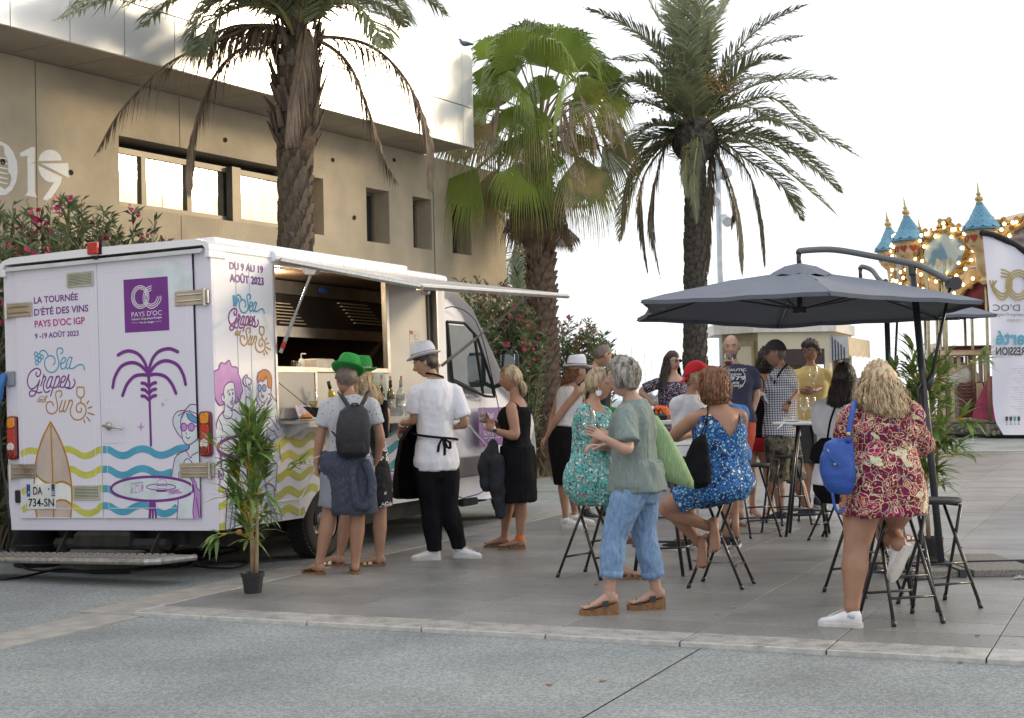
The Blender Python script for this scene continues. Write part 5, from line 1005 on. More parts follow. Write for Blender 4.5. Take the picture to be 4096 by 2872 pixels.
film([(120,868),(220,930),(215,955),(122,968)],YE,van,sG,out=SO,name='printed_wave');film([(125,1125),(232,1065),(230,1170),(128,1225)],YE,van,sG,out=SO,name='printed_wave');film([(135,1410),(220,1390),(222,1490),(140,1508)],YE,van,sG,out=SO,name='printed_wave')
film([(90,1390),(105,1290),(150,1200),(235,1100),(250,950),(245,720),(270,640),(330,590),(420,580),(440,800),(440,940),(380,1060),(520,1150),(600,1110),(640,820),(590,540),(650,440),(730,540),(720,890),(740,920),(700,1340),(690,1610),(110,1610)],MI,van,sF,out=SO,name='printed_figure')
film([(780,1250),(800,1060),(850,940),(830,850),(840,500),(1000,460),(1060,650),(1090,790),(1205,950),(1220,1430),(1180,1610),(760,1610)],MI,van,sF,out=SO,name='printed_figure')
film([(70,385),(150,330),(205,225),(260,250),(340,185),(385,290),(490,325),(500,400),(545,520),(560,640),(580,720),(550,850),(470,945),(445,860),(435,700),(410,580),(330,590),(265,650),(235,770),(195,820),(205,930),(240,960),(170,990),(95,900),(75,600)],LP,van,sF,out=SO,name='printed_hair')
film([(855,590),(840,500),(865,400),(960,350),(1050,390),(1100,520),(1090,680),(1030,655),(1010,520),(935,570),(890,560)],OR,van,sF,out=SO,name='printed_hair')
for cx_,rx in((877,32),(962,34)):film([(cx_+rx*math.cos(t),682+58*math.sin(t))for t in np.linspace(0,2*math.pi,16)[:-1]],LB,van,sF,out=SO,name='printed_lens')
HR=[(72,380),(150,340),(165,270),(205,225),(255,250),(335,185),(360,240),(390,300),(440,300),(492,330),(492,400),(520,480),(548,540),(548,600),(565,660),(578,740),(545,800),(540,860),(510,910),(470,948),(448,930)]
lines([HR,[(235,765),(250,660),(300,600),(355,570),(415,590),(430,680),(448,830),(425,960),(385,1040),(340,1030),(290,985)],[(250,860),(240,800),(210,795),(195,850),(215,920),(255,950),(250,1090),(222,1150),(260,1210),(320,1232),(380,1190),(390,1100),(365,1080)],[(90,870),(120,930),(170,990),(240,970)],[(240,1090),(160,1190),(115,1300),(105,1420)],[(365,1075),(430,1080),(520,1150),(590,1155),(625,1060),(640,830)],[(640,830),(740,915),(725,1150),(700,1340),(655,1365)],[(640,660),(590,600),(590,510),(650,445),(660,480),(620,530),(640,620),(700,720)],[(650,480),(730,540),(720,610),(680,620),(725,720),(722,890)],[(155,1250),(200,1350),(225,1460)],[(455,1215),(490,1350),(650,1365)],[(605,1150),(655,1300)],[(300,765),(315,735),(335,722)],[(365,718),(385,705),(410,720)],[(360,925),(400,908),(395,970),(360,930)],[(395,845),(398,870),(385,885)],[(855,410),(960,350),(1045,385),(1095,480),(1100,600),(1090,700)],[(850,610),(840,500),(860,420)],[(855,590),(900,540),(935,570),(1000,470),(1020,560),(1025,660),(1085,690),(1080,780),(1040,795)],[(850,750),(870,860),(930,940),(985,910),(1020,855)],[(905,750),(912,785)],[(910,820),(955,820),(935,855),(910,820)],[(860,760),(830,860),(850,950),(885,1050),(850,1230)],[(850,955),(810,1050),(790,1180),(780,1290)],[(965,930),(960,1040),(985,1100),(1010,1020),(1100,870)],[(1090,795),(1120,850),(1205,950)],[(1090,800),(1060,900),(1010,980)],[(975,1280),(1020,1215),(1090,1240),(1160,1350),(1220,1430)],[(985,1285),(1045,1260),(1050,1310),(1000,1340),(1040,1400),(1130,1460),(1150,1440)],[(950,1060),(930,1250),(915,1420)],[(1160,1160),(1195,1340)],[(845,1240),(830,1310)]]+[[(c_+rx*math.cos(t),682+60*math.sin(t))for t in np.linspace(0,2*math.pi,14)[:-1]]+[(c_+rx,682)]for c_,rx in((877,33),(962,35))],.0105,P_,van,sF,out=SO,sm_=4)
for cx_,cy_ in((338,790),(400,778)):film([(cx_+14*math.cos(t),cy_+30*math.sin(t))for t in np.linspace(0,2*math.pi,12)[:-1]],P_,van,sF,out=SO)
film([(120,60),(700,60),(990,60),(1000,480),(940,560),(945,900),(1025,1360),(820,1385),(790,1180),(345,1460),(225,1490),(240,1000),(215,930),(140,870),(110,400)],MI,van,sG,out=SO,name='printed_figure',lift=.0005)
tb=[(498+392*math.cos(t)-.0*math.sin(t),305+155*math.sin(t)-20*math.cos(t))for t in np.linspace(0,2*math.pi,26)[:-1]];film(tb,MI,van,sG,out=SO);lines([tb+[tb[0]]],.027,P_,van,sG,out=SO)
film([(730,290),(790,240),(802,262),(745,330),(720,322)],LP,van,sG,out=SO)
lines([[(155,165),(155,300),(165,580)],[(140,380),(150,560),(185,680),(180,760),(150,775)],[(100,530),(150,520)],[(108,640),(120,690),(110,750)],[(132,660),(140,720),(125,770)],[(160,690),(160,740)],[(140,780),(135,860),(190,910),(270,915),(330,890)],[(215,930),(240,1050),(215,1490)],[(318,960),(310,1250),(280,1480)],[(370,1100),(345,1440)],[(335,630),(360,750)],[(810,400),(815,500),(850,550),(950,548)],[(985,280),(1000,480)],[(955,570),(945,760),(935,920),(915,925),(905,880),(840,840),(790,870),(800,910),(810,880)],[(790,570),(780,870)],[(808,900),(810,1010),(860,1110),(920,1230),(965,1380)],[(910,930),(920,1040),(970,1130),(1025,1360)],[(865,1160),(870,1390)],[(790,1180),(825,1390)],[(810,60),(812,155)],[(915,110),(965,185)],[(1050,75),(1058,110)]],.0095,P_,van,sG,out=SO)
film([(150,330),(500,240),(500,1270),(180,1320)],mat('print_pale_pink',(.74,.71,.73)),van,sH,out=SO,lift=.0005)
for y0_ in(380,600,820):lines([[(100,y0_+70),(170,y0_+55),(230,y0_+10),(290,y0_-35),(345,y0_-5),(400,y0_+40),(470,y0_+30)]],.075,mat('print_teal',(.06,.34,.42),rough=.3),van,sH,out=SO,caps=False,name='printed_wave')
film([(300,400),(345,350),(440,330),(450,560),(400,620),(345,560),(310,480)],MI,van,sH,out=SO);film([(295,920),(310,760),(380,670),(450,640),(450,930)],MI,van,sH,out=SO)
film([(100,950)]+[(230+150*math.cos(t),985+65*math.sin(t))for t in np.linspace(-2,2.6,14)],MI,van,sH,out=SO)
lines([[(300,340),(295,430),(345,560),(385,615),(430,590),(450,560)],[(340,420),(350,560)],[(370,505),(372,520)],[(370,550),(390,560),(400,545)],[(395,620),(385,660),(320,720),(305,830),(293,920)],[(60,960),(170,925),(260,920),(340,950),(380,990),(330,1050),(230,1080),(130,1080)]],.010,P_,van,sH,out=SO)
film([(170,1030),(250,1040),(360,1005),(380,990),(340,1070),(260,1125),(180,1143)],P_,van,sH,out=SO)
for cx_ in(358,402):film([(cx_+19*math.cos(t),455+34*math.sin(t))for t in np.linspace(0,2*math.pi,13)[:-1]],mat('print_rose',(.65,.22,.35)),van,sH,out=SO);
film([(180,1040),(185,985),(210,950),(235,985),(238,1040)],LP,van,sH,out=SO)
label_on('DANGEREUX POUR LA',(105,1262),(430,1212),.055,mat('print_grey',(.16,.16,.18)),van,sH,SEX,SEY,SO,bold=-.01)
cb=MB();prof=[(L_,-.05),(L_,2.19),(4.42,2.19),(4.78,2.03),(5.20,1.60),(5.62,1.17),(6.05,.98),(6.30,.80),(6.36,.45),(6.34,.05),(6.30,-.12),(5.15,-.12)]
def cabring(y,ins,zt_):
 o=[]
 for x,z in prof:
  xx_=x-(.10 if(ins>.05 and x>4.7)else 0)*ins*4;o.append((xx_ if x>L_ else x,y,z-(ins*.5 if z>2.0 else 0)))
 return np.array(o)
cb.loft([cabring(.14,.12,0),cabring(.05,.04,0),cabring(.03,0,0),cabring(W_-.03,0,0),cabring(W_-.05,.04,0),cabring(W_-.14,.12,0)][::-1])
cbo=cb.build('cab',bodyw,van,local=True,angle=35)
yd=.028
gm=mat('cab_glass',(.11,.13,.13),None,rough=.03,metal=.75)
sdp=lambda x,z,o=0:np.array([x,yd-o,z])
wn=[(4.14,1.86),(4.55,1.86),(4.85,1.72),(5.18,1.22),(5.24,1.04),(5.0,1.05),(4.22,1.22)]
b=MB();b.poly([sdp(x+(.03 if x<4.3 else-.03 if x>5 else 0),z+(.03 if z<1.4 else-.03),.0045)for x,z in wn],(0,.003,0));b.build('side_window',gm,cbo,local=True)
b=MB();q_=[sdp(x,z,.006)for x,z in wn];b.tube(q_+[q_[0]],.018,5);b.tube([sdp(4.78,1.76,.008),sdp(4.95,1.08,.008)],.016,5);b.build('window_seal',blk,cbo,local=True)
b=MB();q_=[sdp(x,z,.001)for x,z in((4.10,2.0),(4.09,.9),(4.09,.02),(5.05,.02),(5.12,.35),(5.33,.80),(5.30,1.05),(4.95,1.78),(4.65,1.98),(4.30,2.03),(4.10,2.0))];b.tube(stroke_pts(q_,3),.006,4);b.build('door_gap',blk,cbo,local=True)
b=MB();b.bb((4.105,-.004,.17),(5.12,.027,.39),0,.012);b.bb((3.7,-.004,.17),(4.085,.0285,.39),0,.012);b.build('side_moulding',mat('grey_moulding',(.13,.12,.11),rough=.5),cbo,local=True)
b=MB();b.bb((4.18,-.012,.93),(4.36,.026,.99),0,.012);b.lathe([(.06,0),(.05,.01)],(4.27,.024,.96),14,R=np.array([[1,0,0],[0,0,-1],[0,1,0]],float));b.build('door_handle',mat('grey_moulding',(.13,.12,.11)),cbo,local=True)
b=MB();b.tube([sdp(4.15,.78,.004),sdp(4.6,.72,.006),sdp(5.05,.45,.004)],.012,5);b.build('door_crease',bodyw,cbo,local=True)
b=MB();b.tube([(5.22,.02,1.15),(5.27,-.10,1.20)],.025,8);b.build('mirror_arm',blk,cbo,local=True)
b=MB();b.bb((5.19,-.30,1.16),(5.30,-.08,1.56),0,.05);b.build('wing_mirror',mat('mirror_black',(.03,.03,.032),rough=.35),cbo,local=True);b=MB();b.bb((5.181,-.28,1.22),(5.188,-.10,1.52),0,.02);b.build('mirror_glass',mat('mirror_silver',(.7,.7,.7),None,rough=.03,metal=1),cbo,local=True)
b=MB();b.poly([(4.80,.16,2.01),(4.80,W_-.16,2.01),(5.60,W_-.10,1.20),(5.60,.10,1.20)],(.012,0,.012));b.build('windscreen',gm,cbo,local=True)
b=MB();b.bb((6.27,.1,-.15),(6.42,W_-.1,.22),0,.05);b.build('front_bumper',mat('grey_moulding',(.13,.12,.11)),cbo,local=True)
b=MB();b.poly([(6.0,.024,.62),(6.22,.024,.82),(6.30,.024,.70),(6.18,.024,.50)],(0,-.01,0));b.build('headlight',mat('clear_lens',(.7,.68,.64)),cbo,local=True)
b=MB();b.bb((3.2,.2,-.10),(5.1,.24,.0));b.bb((4.4,.03,-.15),(4.75,.10,-.07),0,.01);b.build('side_step',und,van,local=True)
q=[SS(*gh(1385,100),.03),SS(*gh(1395,605),.03),SS(*gh(1650,90),.03)];sq0,sq1,sz1,sz0=q[0][0],q[2][0]+.08,q[0][2],q[1][2]
b=MB();b.bb((sq0,yd-.0035,sz0),(sq1,yd-.0015,sz1));so=b.build('logo_square',P_,cbo,local=True)
fl_=lambda x,y:np.array([sq0+(sq1-sq0)*(x-1268)/452,yd-.0035,sz1-(sz1-sz0)*(y-541)/540])
logo(fl_,SO,cbo,1,.007,wt);label_on("PAYS D'OC",(1345,940),(1652,940),.042,wt,cbo,fl_,SEX,SEY,SO,bold=-.005);label_on('Indication Géographique Protégée',(1347,973),(1652,973),.017,wt,cbo,fl_,SEX,SEY,SO,bold=.01);label_on('Vins de cépages',(1425,1008),(1573,1008),.017,wt,cbo,fl_,SEX,SEY,SO,bold=.01)
bn=thing('waste_bin','black cylindrical waste bin standing under the left rear of the van','bin',G(152,2262,ZA))
b=MB();b.lathe([(.20,0),(.215,.02),(.215,.52),(.225,.54),(.225,.60),(.20,.60),(.19,.3),(.01,.28)],n=30);b.build('barrel',mat('black_plastic_bin',(.018,.018,.018),(.012,.012,.012),rough=.35,scale=4),bn,local=True,angle=40)
MB().lathe([(.217,.19),(.222,.2),(.217,.21)],n=30,cap=False).build('rim_band',blk,bn,local=True)
cab_m=mat('black_cable',(.012,.012,.013),rough=.5)
p0=VO+VF*-.075+VL*2.245+VU*(RS(30,1545)[2]-.15)
P=[p0,p0+V3(0,-.0,-.4),A(40,2100,12.1),G(30,2200,.1)*np.array([1,1,0])+V3(0,0,.1),G(110,2275,ZA+.012),G(250,2285,ZA+.012),G(420,2283,ZA+.012),G(560,2275,ZA+.012),G(700,2250,ZA+.012)]
MB().tube(stroke_pts(P,8),.012,6).build('power_cable',cab_m,label='thick black power cable hanging from the blue plug to the ground behind the van',cat='cable')
P=[G(-60,2320,ZA+.012),G(60,2312,ZA+.012),G(170,2290,ZA+.026),G(260,2275,ZA+.026),G(380,2290,ZA+.014),G(520,2290,ZA+.012)]
MB().tube(stroke_pts(P,8),.011,6).build('power_cable',cab_m,label='black cable running out to the left across the asphalt in front of the bin',cat='cable')
for k,(cx_,cy_,r_)in enumerate(((560,2245,.30),(720,2230,.35),(660,2262,.22),(880,2270,.22),(820,2215,.3))):
 c=G(cx_,cy_,ZA+.012);P=[c+V3(math.cos(t)*r_*(1+.1*math.sin(3*t)),math.sin(t)*r_*.9,.004*k+.008*math.sin(2*t)+.008)for t in np.linspace(0,11+k,40)]
 MB().tube(P,.009,5).build('cable_coil',cab_m,label=['loose cable coil lying under the step of the van','largest cable coil in the shade under the van','cable loop lying nearest the rear edge of the van','small cable loop on the ground just left of the small bamboo pot','cable coil deep under the van near the rear wheel'][k],cat='cable',group='cables coiled under the van')
t=thing('plug_connector','blue industrial plug connector lying among the cables under the step','plug',G(540,2262,ZA))
b=MB();b.tube([(-.12,0,.045),(-.02,0,.05),(.0,0,.05),(.1,.0,.05)],[.02,.035,.045,.045],12);b.build('plug_body',mat('blue_plastic',(.03,.16,.42)),t,local=True);MB().tube([(.1,0,.05),(.16,0,.05)],.03,10).build('plug_socket',blk,t,local=True)
fab_seat=mat('black_stool_plastic',(.035,.035,.038),(.022,.022,.024),rough=.55,bump=.5,bscale=220)
mtl=mat('black_tube',(.018,.018,.020),(.012,.012,.014),rough=.32,scale=8,coat=.3)
riv=mat('rivet',(.55,.55,.55),None,rough=.3,metal=1)
wtop=mat('white_table_top',(.72,.73,.72),(.66,.67,.66),rough=.35)
def make_stool():
 t=thing('folding_stool','x','stool',(0,0,0),group='black folding bar stools');Hs=.74
 b=MB();b.lathe([(.135,Hs-.035),(.15,Hs-.03),(.156,Hs-.015),(.153,Hs-.003),(.143,Hs),(.14,Hs-.004),(.01,Hs-.004)],n=30);b.build('seat',fab_seat,t,local=True,angle=50)
 b=MB();b.bb((-.125,-.055,Hs-.055),(-.108,.055,Hs-.036));b.build('seat_bracket',mtl,t,local=True);b=MB();b.bb((.108,-.055,Hs-.055),(.125,.055,Hs-.036));b.build('seat_bracket',mtl,t,local=True)
 for s in(-1,1):
  for e,w in((1,.115),(-1,.135)):
   b=MB();top=V3(s*w*.93,e*.075,Hs-.045);bot=V3(s*(w+.05),-e*.20,.0);b.tube([top,top*.5+bot*.5,bot],.0115,8);b.tube([bot+nrm(top-bot)*.045,bot],.015,8);lg=b.build('leg',mtl,t,local=True,smooth=True)
  b=MB();b.sphere((s*.152,-.045,.40),.008,6,5);b.build('rivet',riv,t,local=True)
 for e,w,z in((1,.115,.17),(-1,.135,.17),(1,.115,.30)):
  f=(Hs-.045-z)/(Hs-.045);x=w*.93+(w+.05-w*.93)*f;y=e*.075+(-e*.20-e*.075)*f;b=MB();b.tube([(-x,y,z),(x,y,z)],.009,8);b.build('crossbar',mtl,t,local=True,smooth=True)
 return t
stool0=make_stool();used=[False]
def stool(gx,gy,sy,rz,label,sx=None):
 p=G(gx,gy);top=A(sx or gx,sy,p[1]);o=stool0 if not used[0]else copy_tree(stool0);used[0]=True
 o.location=p;o.rotation_euler=(0,0,rz);h_=(top[2])/.74;o.scale=(1,1,max(.85,min(1.15,h_)));o['label']=label;STL.append((p,.74*o.scale[2]));return o
STL=[]
stool(*c3(628,1348),c3(0,868)[1],.9,'black folding stool under the woman in the teal flowered dress')
stool(*c3(1325,1400),c3(0,890)[1],1.15,'black folding stool under the woman in the blue patterned sundress')
stool(*c4(275,1045),c4(0,684)[1],.35,'empty black folding stool left of the camouflage shorts')
stool(*c4(445,985),c4(0,642)[1],.2,'black folding stool directly in front of the camouflage shorts')
stool(*c4(672,1062),c4(0,842)[1],1.0,'black folding stool under the dark-haired woman in the white t-shirt')
stool(*c4(1000,1462),c4(0,905)[1],.25,'nearest black folding stool, with a white trainer resting on its bar')
stool(*c4(1190,1392),c4(0,857)[1],.35,'empty black folding stool furthest right, in front of the umbrella pole')
stool(3455,2372,1960,.5,'black folding stool mostly hidden behind the bare leg of the blonde woman')
def high_table(gx,gy,ty,r,label,tx=None):
 p=G(gx,gy);z=A(tx or gx,ty,p[1])[2];t=thing('high_table',label,'table',p,group='round high tables')
 MB().lathe([(r-.01,z-.028),(r,z-.02),(r,z-.006),(r-.005,z),(.01,z)],n=40).build('table_top',wtop,t,local=True,angle=40)
 MB().lathe([(.12,z-.045),(.12,z-.029),(.01,z-.029)],n=20).build('mounting_plate',mtl,t,local=True)
 for k in range(4):
  a=.5+k*math.pi/2;b=MB();b.tube([(math.cos(a)*.09,math.sin(a)*.09,z-.04),(math.cos(a)*.27,math.sin(a)*.27,0)],[.016,.0145],8);b.tube([(math.cos(a)*.268,math.sin(a)*.268,.012),(math.cos(a)*.271,math.sin(a)*.271,0)],.018,8);b.build('leg',mtl,t,local=True,smooth=True)
 b=MB();b.tube([(math.cos(a)*.235,math.sin(a)*.235,.22)for a in np.linspace(0,2*math.pi,33)],.0095,8,cap=False);b.build('foot_ring',mtl,t,local=True,smooth=True)
 return p,z
T1=high_table(*c3(1010,1330),c3(0,626)[1],.31,'high table between the woman in teal and the woman in the blue sundress')
T2=high_table(3232,2140,c4(0,478)[1],.31,'high table carrying two empty wine glasses and paper plates')
T3=high_table(3535,2402,1775,.30,'high table hidden behind the blonde woman in the patterned tunic')
Yc=16.2;pc0=A(c3(735,0)[0],1677,Yc);pc1=A(c3(1215,0)[0],1672,Yc);zc_=1.10
t=thing('promotional_counter','white topped wine tasting counter with a purple logo panel behind the front tables','counter',((pc0+pc1)/2*V3(1,1,0)))
wd=abs(pc1[0]-pc0[0])/2;b=MB();b.bb((-wd,-.28,zc_-.05),(wd,.28,zc_),0,.01);b.build('counter_top',wtop,t,local=True);b=MB();b.bb((-wd+.08,-.2,.02),(wd-.08,.2,zc_-.051));pn=b.build('front_panel',mat('counter_white',(.5,.48,.52)),t,local=True)
b=MB();b.bb((.02,-.206,.45),(.42,-.2015,zc_-.10));sq=b.build('logo_panel',P_,t,local=True)
fk=lambda x,y:np.array([.02+(x-1260)/452*.40,-.2065,zc_-.10-(y-541)/540*.5]);logo(fk,SO,t,1,.008,wt);label_on("PAYS D'OC",(1345,940),(1652,940),.05,wt,t,fk,SEX,SEY,SO)
gls=glassmat('clear_glass',(.97,.98,.98),alpha=.10);wine_w=mat('white_wine',(.75,.65,.25),None,rough=.05,trans=.7,alpha=.9);wine_r=mat('red_wine',(.18,.01,.02),None,rough=.05)
def wine_glass(p,label,R=None,wine=None,s=1.0,group='wine glasses'):
 M_=Matrix.Translation(Vector(p))
 if R is not None:M_=M_@Matrix([list(r)+[0]for r in R]+[[0,0,0,1]])
 t=thing('wine_glass',label,'wine glass',M=M_,group=group)
 b=MB();b.lathe([(.034*s,0),(.033*s,.002),(.006*s,.006),(.0036*s,.02),(.0036*s,.085*s),(.008*s,.092*s)],n=14);b.build('stem',gls,t,local=True,smooth=True)
 b=MB();b.lathe([(.008*s,.092*s),(.026*s,.105*s),(.038*s,.130*s),(.040*s,.145*s),(.036*s,.175*s),(.031*s,.205*s)],n=18,cap=False);b.lathe([(.0312*s,.203*s),(.0318*s,.206*s),(.0305*s,.206*s)],n=18,cap=False);b.build('bowl',gls,t,local=True,smooth=True)
 if wine:b=MB();b.lathe([(.007*s,.094*s),(.025*s,.107*s),(.0365*s,.130*s),(.0375*s,.138*s),(.001,.138*s)],n=16);b.build('wine',wine,t,local=True,smooth=True)
 return t
for(x,lab)in((4154,''),):pass
cx8=lambda x,y:(2800+.3106*x,1250+.3106*y)
for x,lab,dy in((1345,'left of the two empty wine glasses on the high table',.02),(1448,'right of the two empty wine glasses on the high table',-.03)):
 p=A(cx8(x,0)[0],cx8(0,1375)[1],T2[0][1]-.05+dy);p[2]=T2[1];wine_glass(p,lab,s=1.15)
pap=mat('white_paper',(.75,.75,.73),rough=.8)
def plate(px,Yp,z,r,label):p=A(px,1700,Yp);p[2]=z;MB().lathe([(r*.6,0),(r,.012),(r*.98,.014),(r*.6,.004),(.001,.004)],p,24).build('paper_plate',pap,label=label,cat='plate',group='paper plates on the high table')
plate(cx8(1190,0)[0],T2[0][1]+.02,T2[1]+.001,.10,'larger paper plate on the left of the glasses');plate(cx8(1500,0)[0],T2[0][1]+.08,T2[1]+.001,.08,'paper plate on the table edge right of the two glasses')
b=MB();q=[A(cx8(1060,0)[0],1600,T2[0][1]-.12),A(cx8(1100,0)[0],1600,T2[0][1]-.20),A(cx8(1010,0)[0],1600,T2[0][1]-.26),A(cx8(975,0)[0],1600,T2[0][1]-.18)]
for k,zz in enumerate((T2[1]+.004,T2[1]+.004,T2[1]-.05,T2[1]-.07)):q[k][2]=zz
b.poly(q,(0,.002,.003));b.build('paper_napkin',pap,label='white paper napkin hanging over the left edge of the high table',cat='napkin')
for x,lab in((1110,'left small plastic pot with a wooden spoon on the high table'),(1235,'right small plastic pot with a wooden spoon on the high table')):
 p=A(cx8(x,0)[0],1700,T2[0][1]+.06);p[2]=T2[1]+.014;t=thing('tasting_pot',lab,'pot',p,group='tasting pots');MB().lathe([(.025,0),(.032,.035),(.031,.035),(.024,.004),(.001,.004)],n=14).build('cup',gls,t,local=True);MB().tube([(-.02,0,.01),(.05,0,.06)],.004,5).build('spoon',mat('wood_spoon',(.5,.36,.2)),t,local=True)
def fedora_parts(t,m_,band,s=1.0,text=None,local=True,Rm=None,off=None):
 n=40;a=np.linspace(0,2*np.pi,n,endpoint=False);rings=[]
 def rg(r,z,fx=1.0,pin=0):
  x=r*.88*np.cos(a);y=r*1.06*np.sin(a);zz=np.full(n,z)+pin*(.022*np.cos(2*a)*0-.020*np.exp(-(np.cos(a)/.45)**2)*1.0)
  return np.c_[x,y,zz]
 br=[(.087,.004),(.105,-.002),(.122,.0),(.129,.005),(.128,.008),(.122,.004),(.105,.002),(.088,.008)]
 b=MB();R2=[]
 for r,z in br:q=rg(r,z);q[:,2]+=(r-.085)*(.40*np.abs(np.cos(a))**2-.12*np.sin(a));R2.append(q*s)
 b.loft(R2,cap=False)
 R3=[]
 for r,z,pn in((.089,.003,0),(.089,.035,0),(.085,.07,.1),(.077,.095,.35),(.064,.113,.6),(.045,.114,.9),(.02,.100,.9),(.002,.096,.9)):
  q=rg(r,z);q[:,2]-=pn*.012*(1-np.abs(np.sin(a)))*.0;q[:,0]*=1-.10*(pn>0)*(np.sin(a)>0)*np.sin(a)**2;q[:,2]+=(.008*np.sin(a)if pn>0 else 0);R3.append(q*s)
 b.loft(R3,cap=True)
 if Rm is not None:
  b2=MB();b2.merge(b,off,Rm);b=b2
 b.build('hat_shell' if t['category']=='hat' else 'crown_and_brim',m_,t,local=local,smooth=True)
 b=MB();b.loft([rg(.0905,.010)*s,rg(.0905,.032)*s],cap=False)
 if Rm is not None:b2=MB();b2.merge(b,off,Rm);b=b2
 b.build('hat_band',band,t,local=local,smooth=True)
 if text:
  v,f=text_mesh(text,.021,1.0,.0);
  for k0 in np.arange(0,2*np.pi,np.pi/2*1.001):
   ang=k0+v[:,0]/.089;b=MB();q=np.c_[.0912*.88*np.cos(ang),.0912*1.06*np.sin(ang),.0135+v[:,1]]*s
   b.add(q,f)
   if Rm is not None:b2=MB();b2.merge(b,off,Rm);b=b2
   b.build('hat_lettering',wt,t,local=local)
hgreen=mat('green_felt',(.015,.25,.04),(.011,.20,.032),rough=.85,scale=20,bump=.4,bscale=300);horange=mat('orange_felt',(.75,.13,.02),(.6,.1,.02),rough=.85,scale=20);hwhite=mat('white_felt',(.68,.68,.74),(.62,.62,.68),rough=.8,scale=20,bump=.4,bscale=300);band=mat('black_ribbon',(.012,.012,.015),rough=.5)
for(x,y,m_,lab,tilt,yy)in((c3(728,0)[0],1678,hgreen,'green felt hat lying on the counter behind the shoulder of the walking woman',.0,0),(c3(1000,0)[0],1678,horange,'orange felt hat standing on the counter beside the black bag',.0,.05)):
 p=A(x,y,Yc+yy);p[2]=zc_+.012;t=thing('felt_hat',lab,'hat',p,.4,'felt hats on the counter');fedora_parts(t,m_,band,1.25)
b=MB();p=A(c3(975,0)[0],1678,Yc-.15);b.box((p[0],p[1],zc_+.035),(.24,.14,.07),rotm((0,0,1),.3),0,.02)
for k in range(3):b.tube(stroke_pts([(p[0]-.08+.05*k,p[1],zc_+.06),(p[0]-.06+.05*k,p[1]-.03,zc_+.13),(p[0]+.0+.05*k,p[1],zc_+.06)],4),.008,5)
b.build('black_bag',mat('black_leather',(.015,.015,.017),rough=.35),label='small black handbag with straps lying on the counter before the orange hat',cat='handbag')
for k,(x,lab)in enumerate(((c3(985,0)[0]-18,'left steel tumbler on the counter below the black handbag'),(c3(985,0)[0]+12,'right steel tumbler on the counter below the black handbag'))):
 p=A(x,1680,11.25);p=T1[0]+V3((x-T1[0][0]/T1[0][1]*FPX-2048)*0+.0,0,0);p=A(x,1700,T1[0][1]+.1);p[2]=T1[1];MB().lathe([(.028,0),(.038,.11),(.036,.11),(.026,.005),(.001,.005)],p,18).build('steel_tumbler',steel,label=lab.replace('on the counter below the black handbag','on the high table in front of the counter'),cat='tumbler',group='steel tumblers')
def VP(x,y,z):return VO+VF*x+VL*y+VU*z
def vx(px,py,off):return SS(px,py,off)[0]
cS=lambda x,y:(1100+.2831*x,1350+.2831*y)
CZ=.8585
wine_glass(VP(vx(*cS(540,1170),.16),-.16,CZ),'half full glass of white wine on the van counter',wine=wine_w,s=1.25)
t=thing('burger_plate','small plate with a burger on the van counter','burger',VP(vx(*cS(445,1180),.2),-.20,CZ))
MB().lathe([(.07,0),(.10,.008),(.099,.01),(.06,.003),(.001,.003)],n=20).build('plate',pap,t,local=True);b=MB();b.lathe([(.045,.004),(.05,.012),(.05,.02),(.001,.02)],n=16);b.lathe([(.05,.03),(.052,.038),(.045,.055),(.025,.065),(.001,.067)],n=16);b.build('bun',mat('bun',(.55,.27,.09),(.42,.18,.05),rough=.5,scale=20),t,local=True,smooth=True);MB().lathe([(.053,.02),(.055,.026),(.052,.031)],n=16).build('patty',mat('patty',(.09,.04,.02),rough=.8),t,local=True)
b=MB();q0=vx(*cS(335,1100),.05);b.poly([VP(q0,-.06,CZ),VP(q0+.30,-.06,CZ),VP(q0+.30,-.01,CZ+.14),VP(q0,-.01,CZ+.14)],VL*.003);b.build('menu_card',mat('menu_card',(.62,.58,.64),(.45,.38,.52),rough=.5,scale=18,lo=.45,hi=.55),label='pale tasting card standing against the panel beside the wine glass',cat='card')
b=MB();q0=vx(*cS(620,1000),.28);b.poly([VP(q0,-.30,CZ+.10),VP(q0+.16,-.30,CZ+.01),VP(q0+.16,-.12,CZ+.03),VP(q0,-.12,CZ+.12)],VU*.008);b.build('tablet',blk,label='black tablet lying on the van counter left of the man with the backpack',cat='tablet')
def bottle(p,tilt,mb_,mc,label,s=1.0,lab_m=None,ax=None):
 R_=rotm(ax if ax is not None else VL,tilt);M_=Matrix.Translation(Vector(p))@Matrix([list(r)+[0]for r in R_]+[[0,0,0,1]])
 t=thing('wine_bottle',label,'bottle',M=M_,group='wine bottles on the counter');MB().lathe([(.034,0),(.037,.006),(.037,.17),(.034,.195),(.022,.225),(.0145,.25),(.0140,.30),(.0155,.302),(.0155,.312),(.001,.312)],n=18).build('glass_body',mb_,t,local=True,smooth=True)
 MB().lathe([(.0162,.245),(.0165,.315),(.001,.316)]if mc[1]else[(.009,.31),(.010,.345),(.001,.346)],n=12).build('capsule' if mc[1]else 'cork',mc[0],t,local=True,smooth=True)
 if mc[1]==2:MB().lathe([(.009,.317),(.011,.355),(.001,.357)],n=10).build('cork',mat('pink_cork',(.5,.2,.15)),t,local=True)
 MB().lathe([(.0378,.05),(.0378,.13)],n=18,cap=False).build('label',lab_m or mat('bottle_label',(.72,.70,.66),(.5,.48,.45),rough=.6,scale=60,lo=.44,hi=.5),t,local=True,smooth=True)
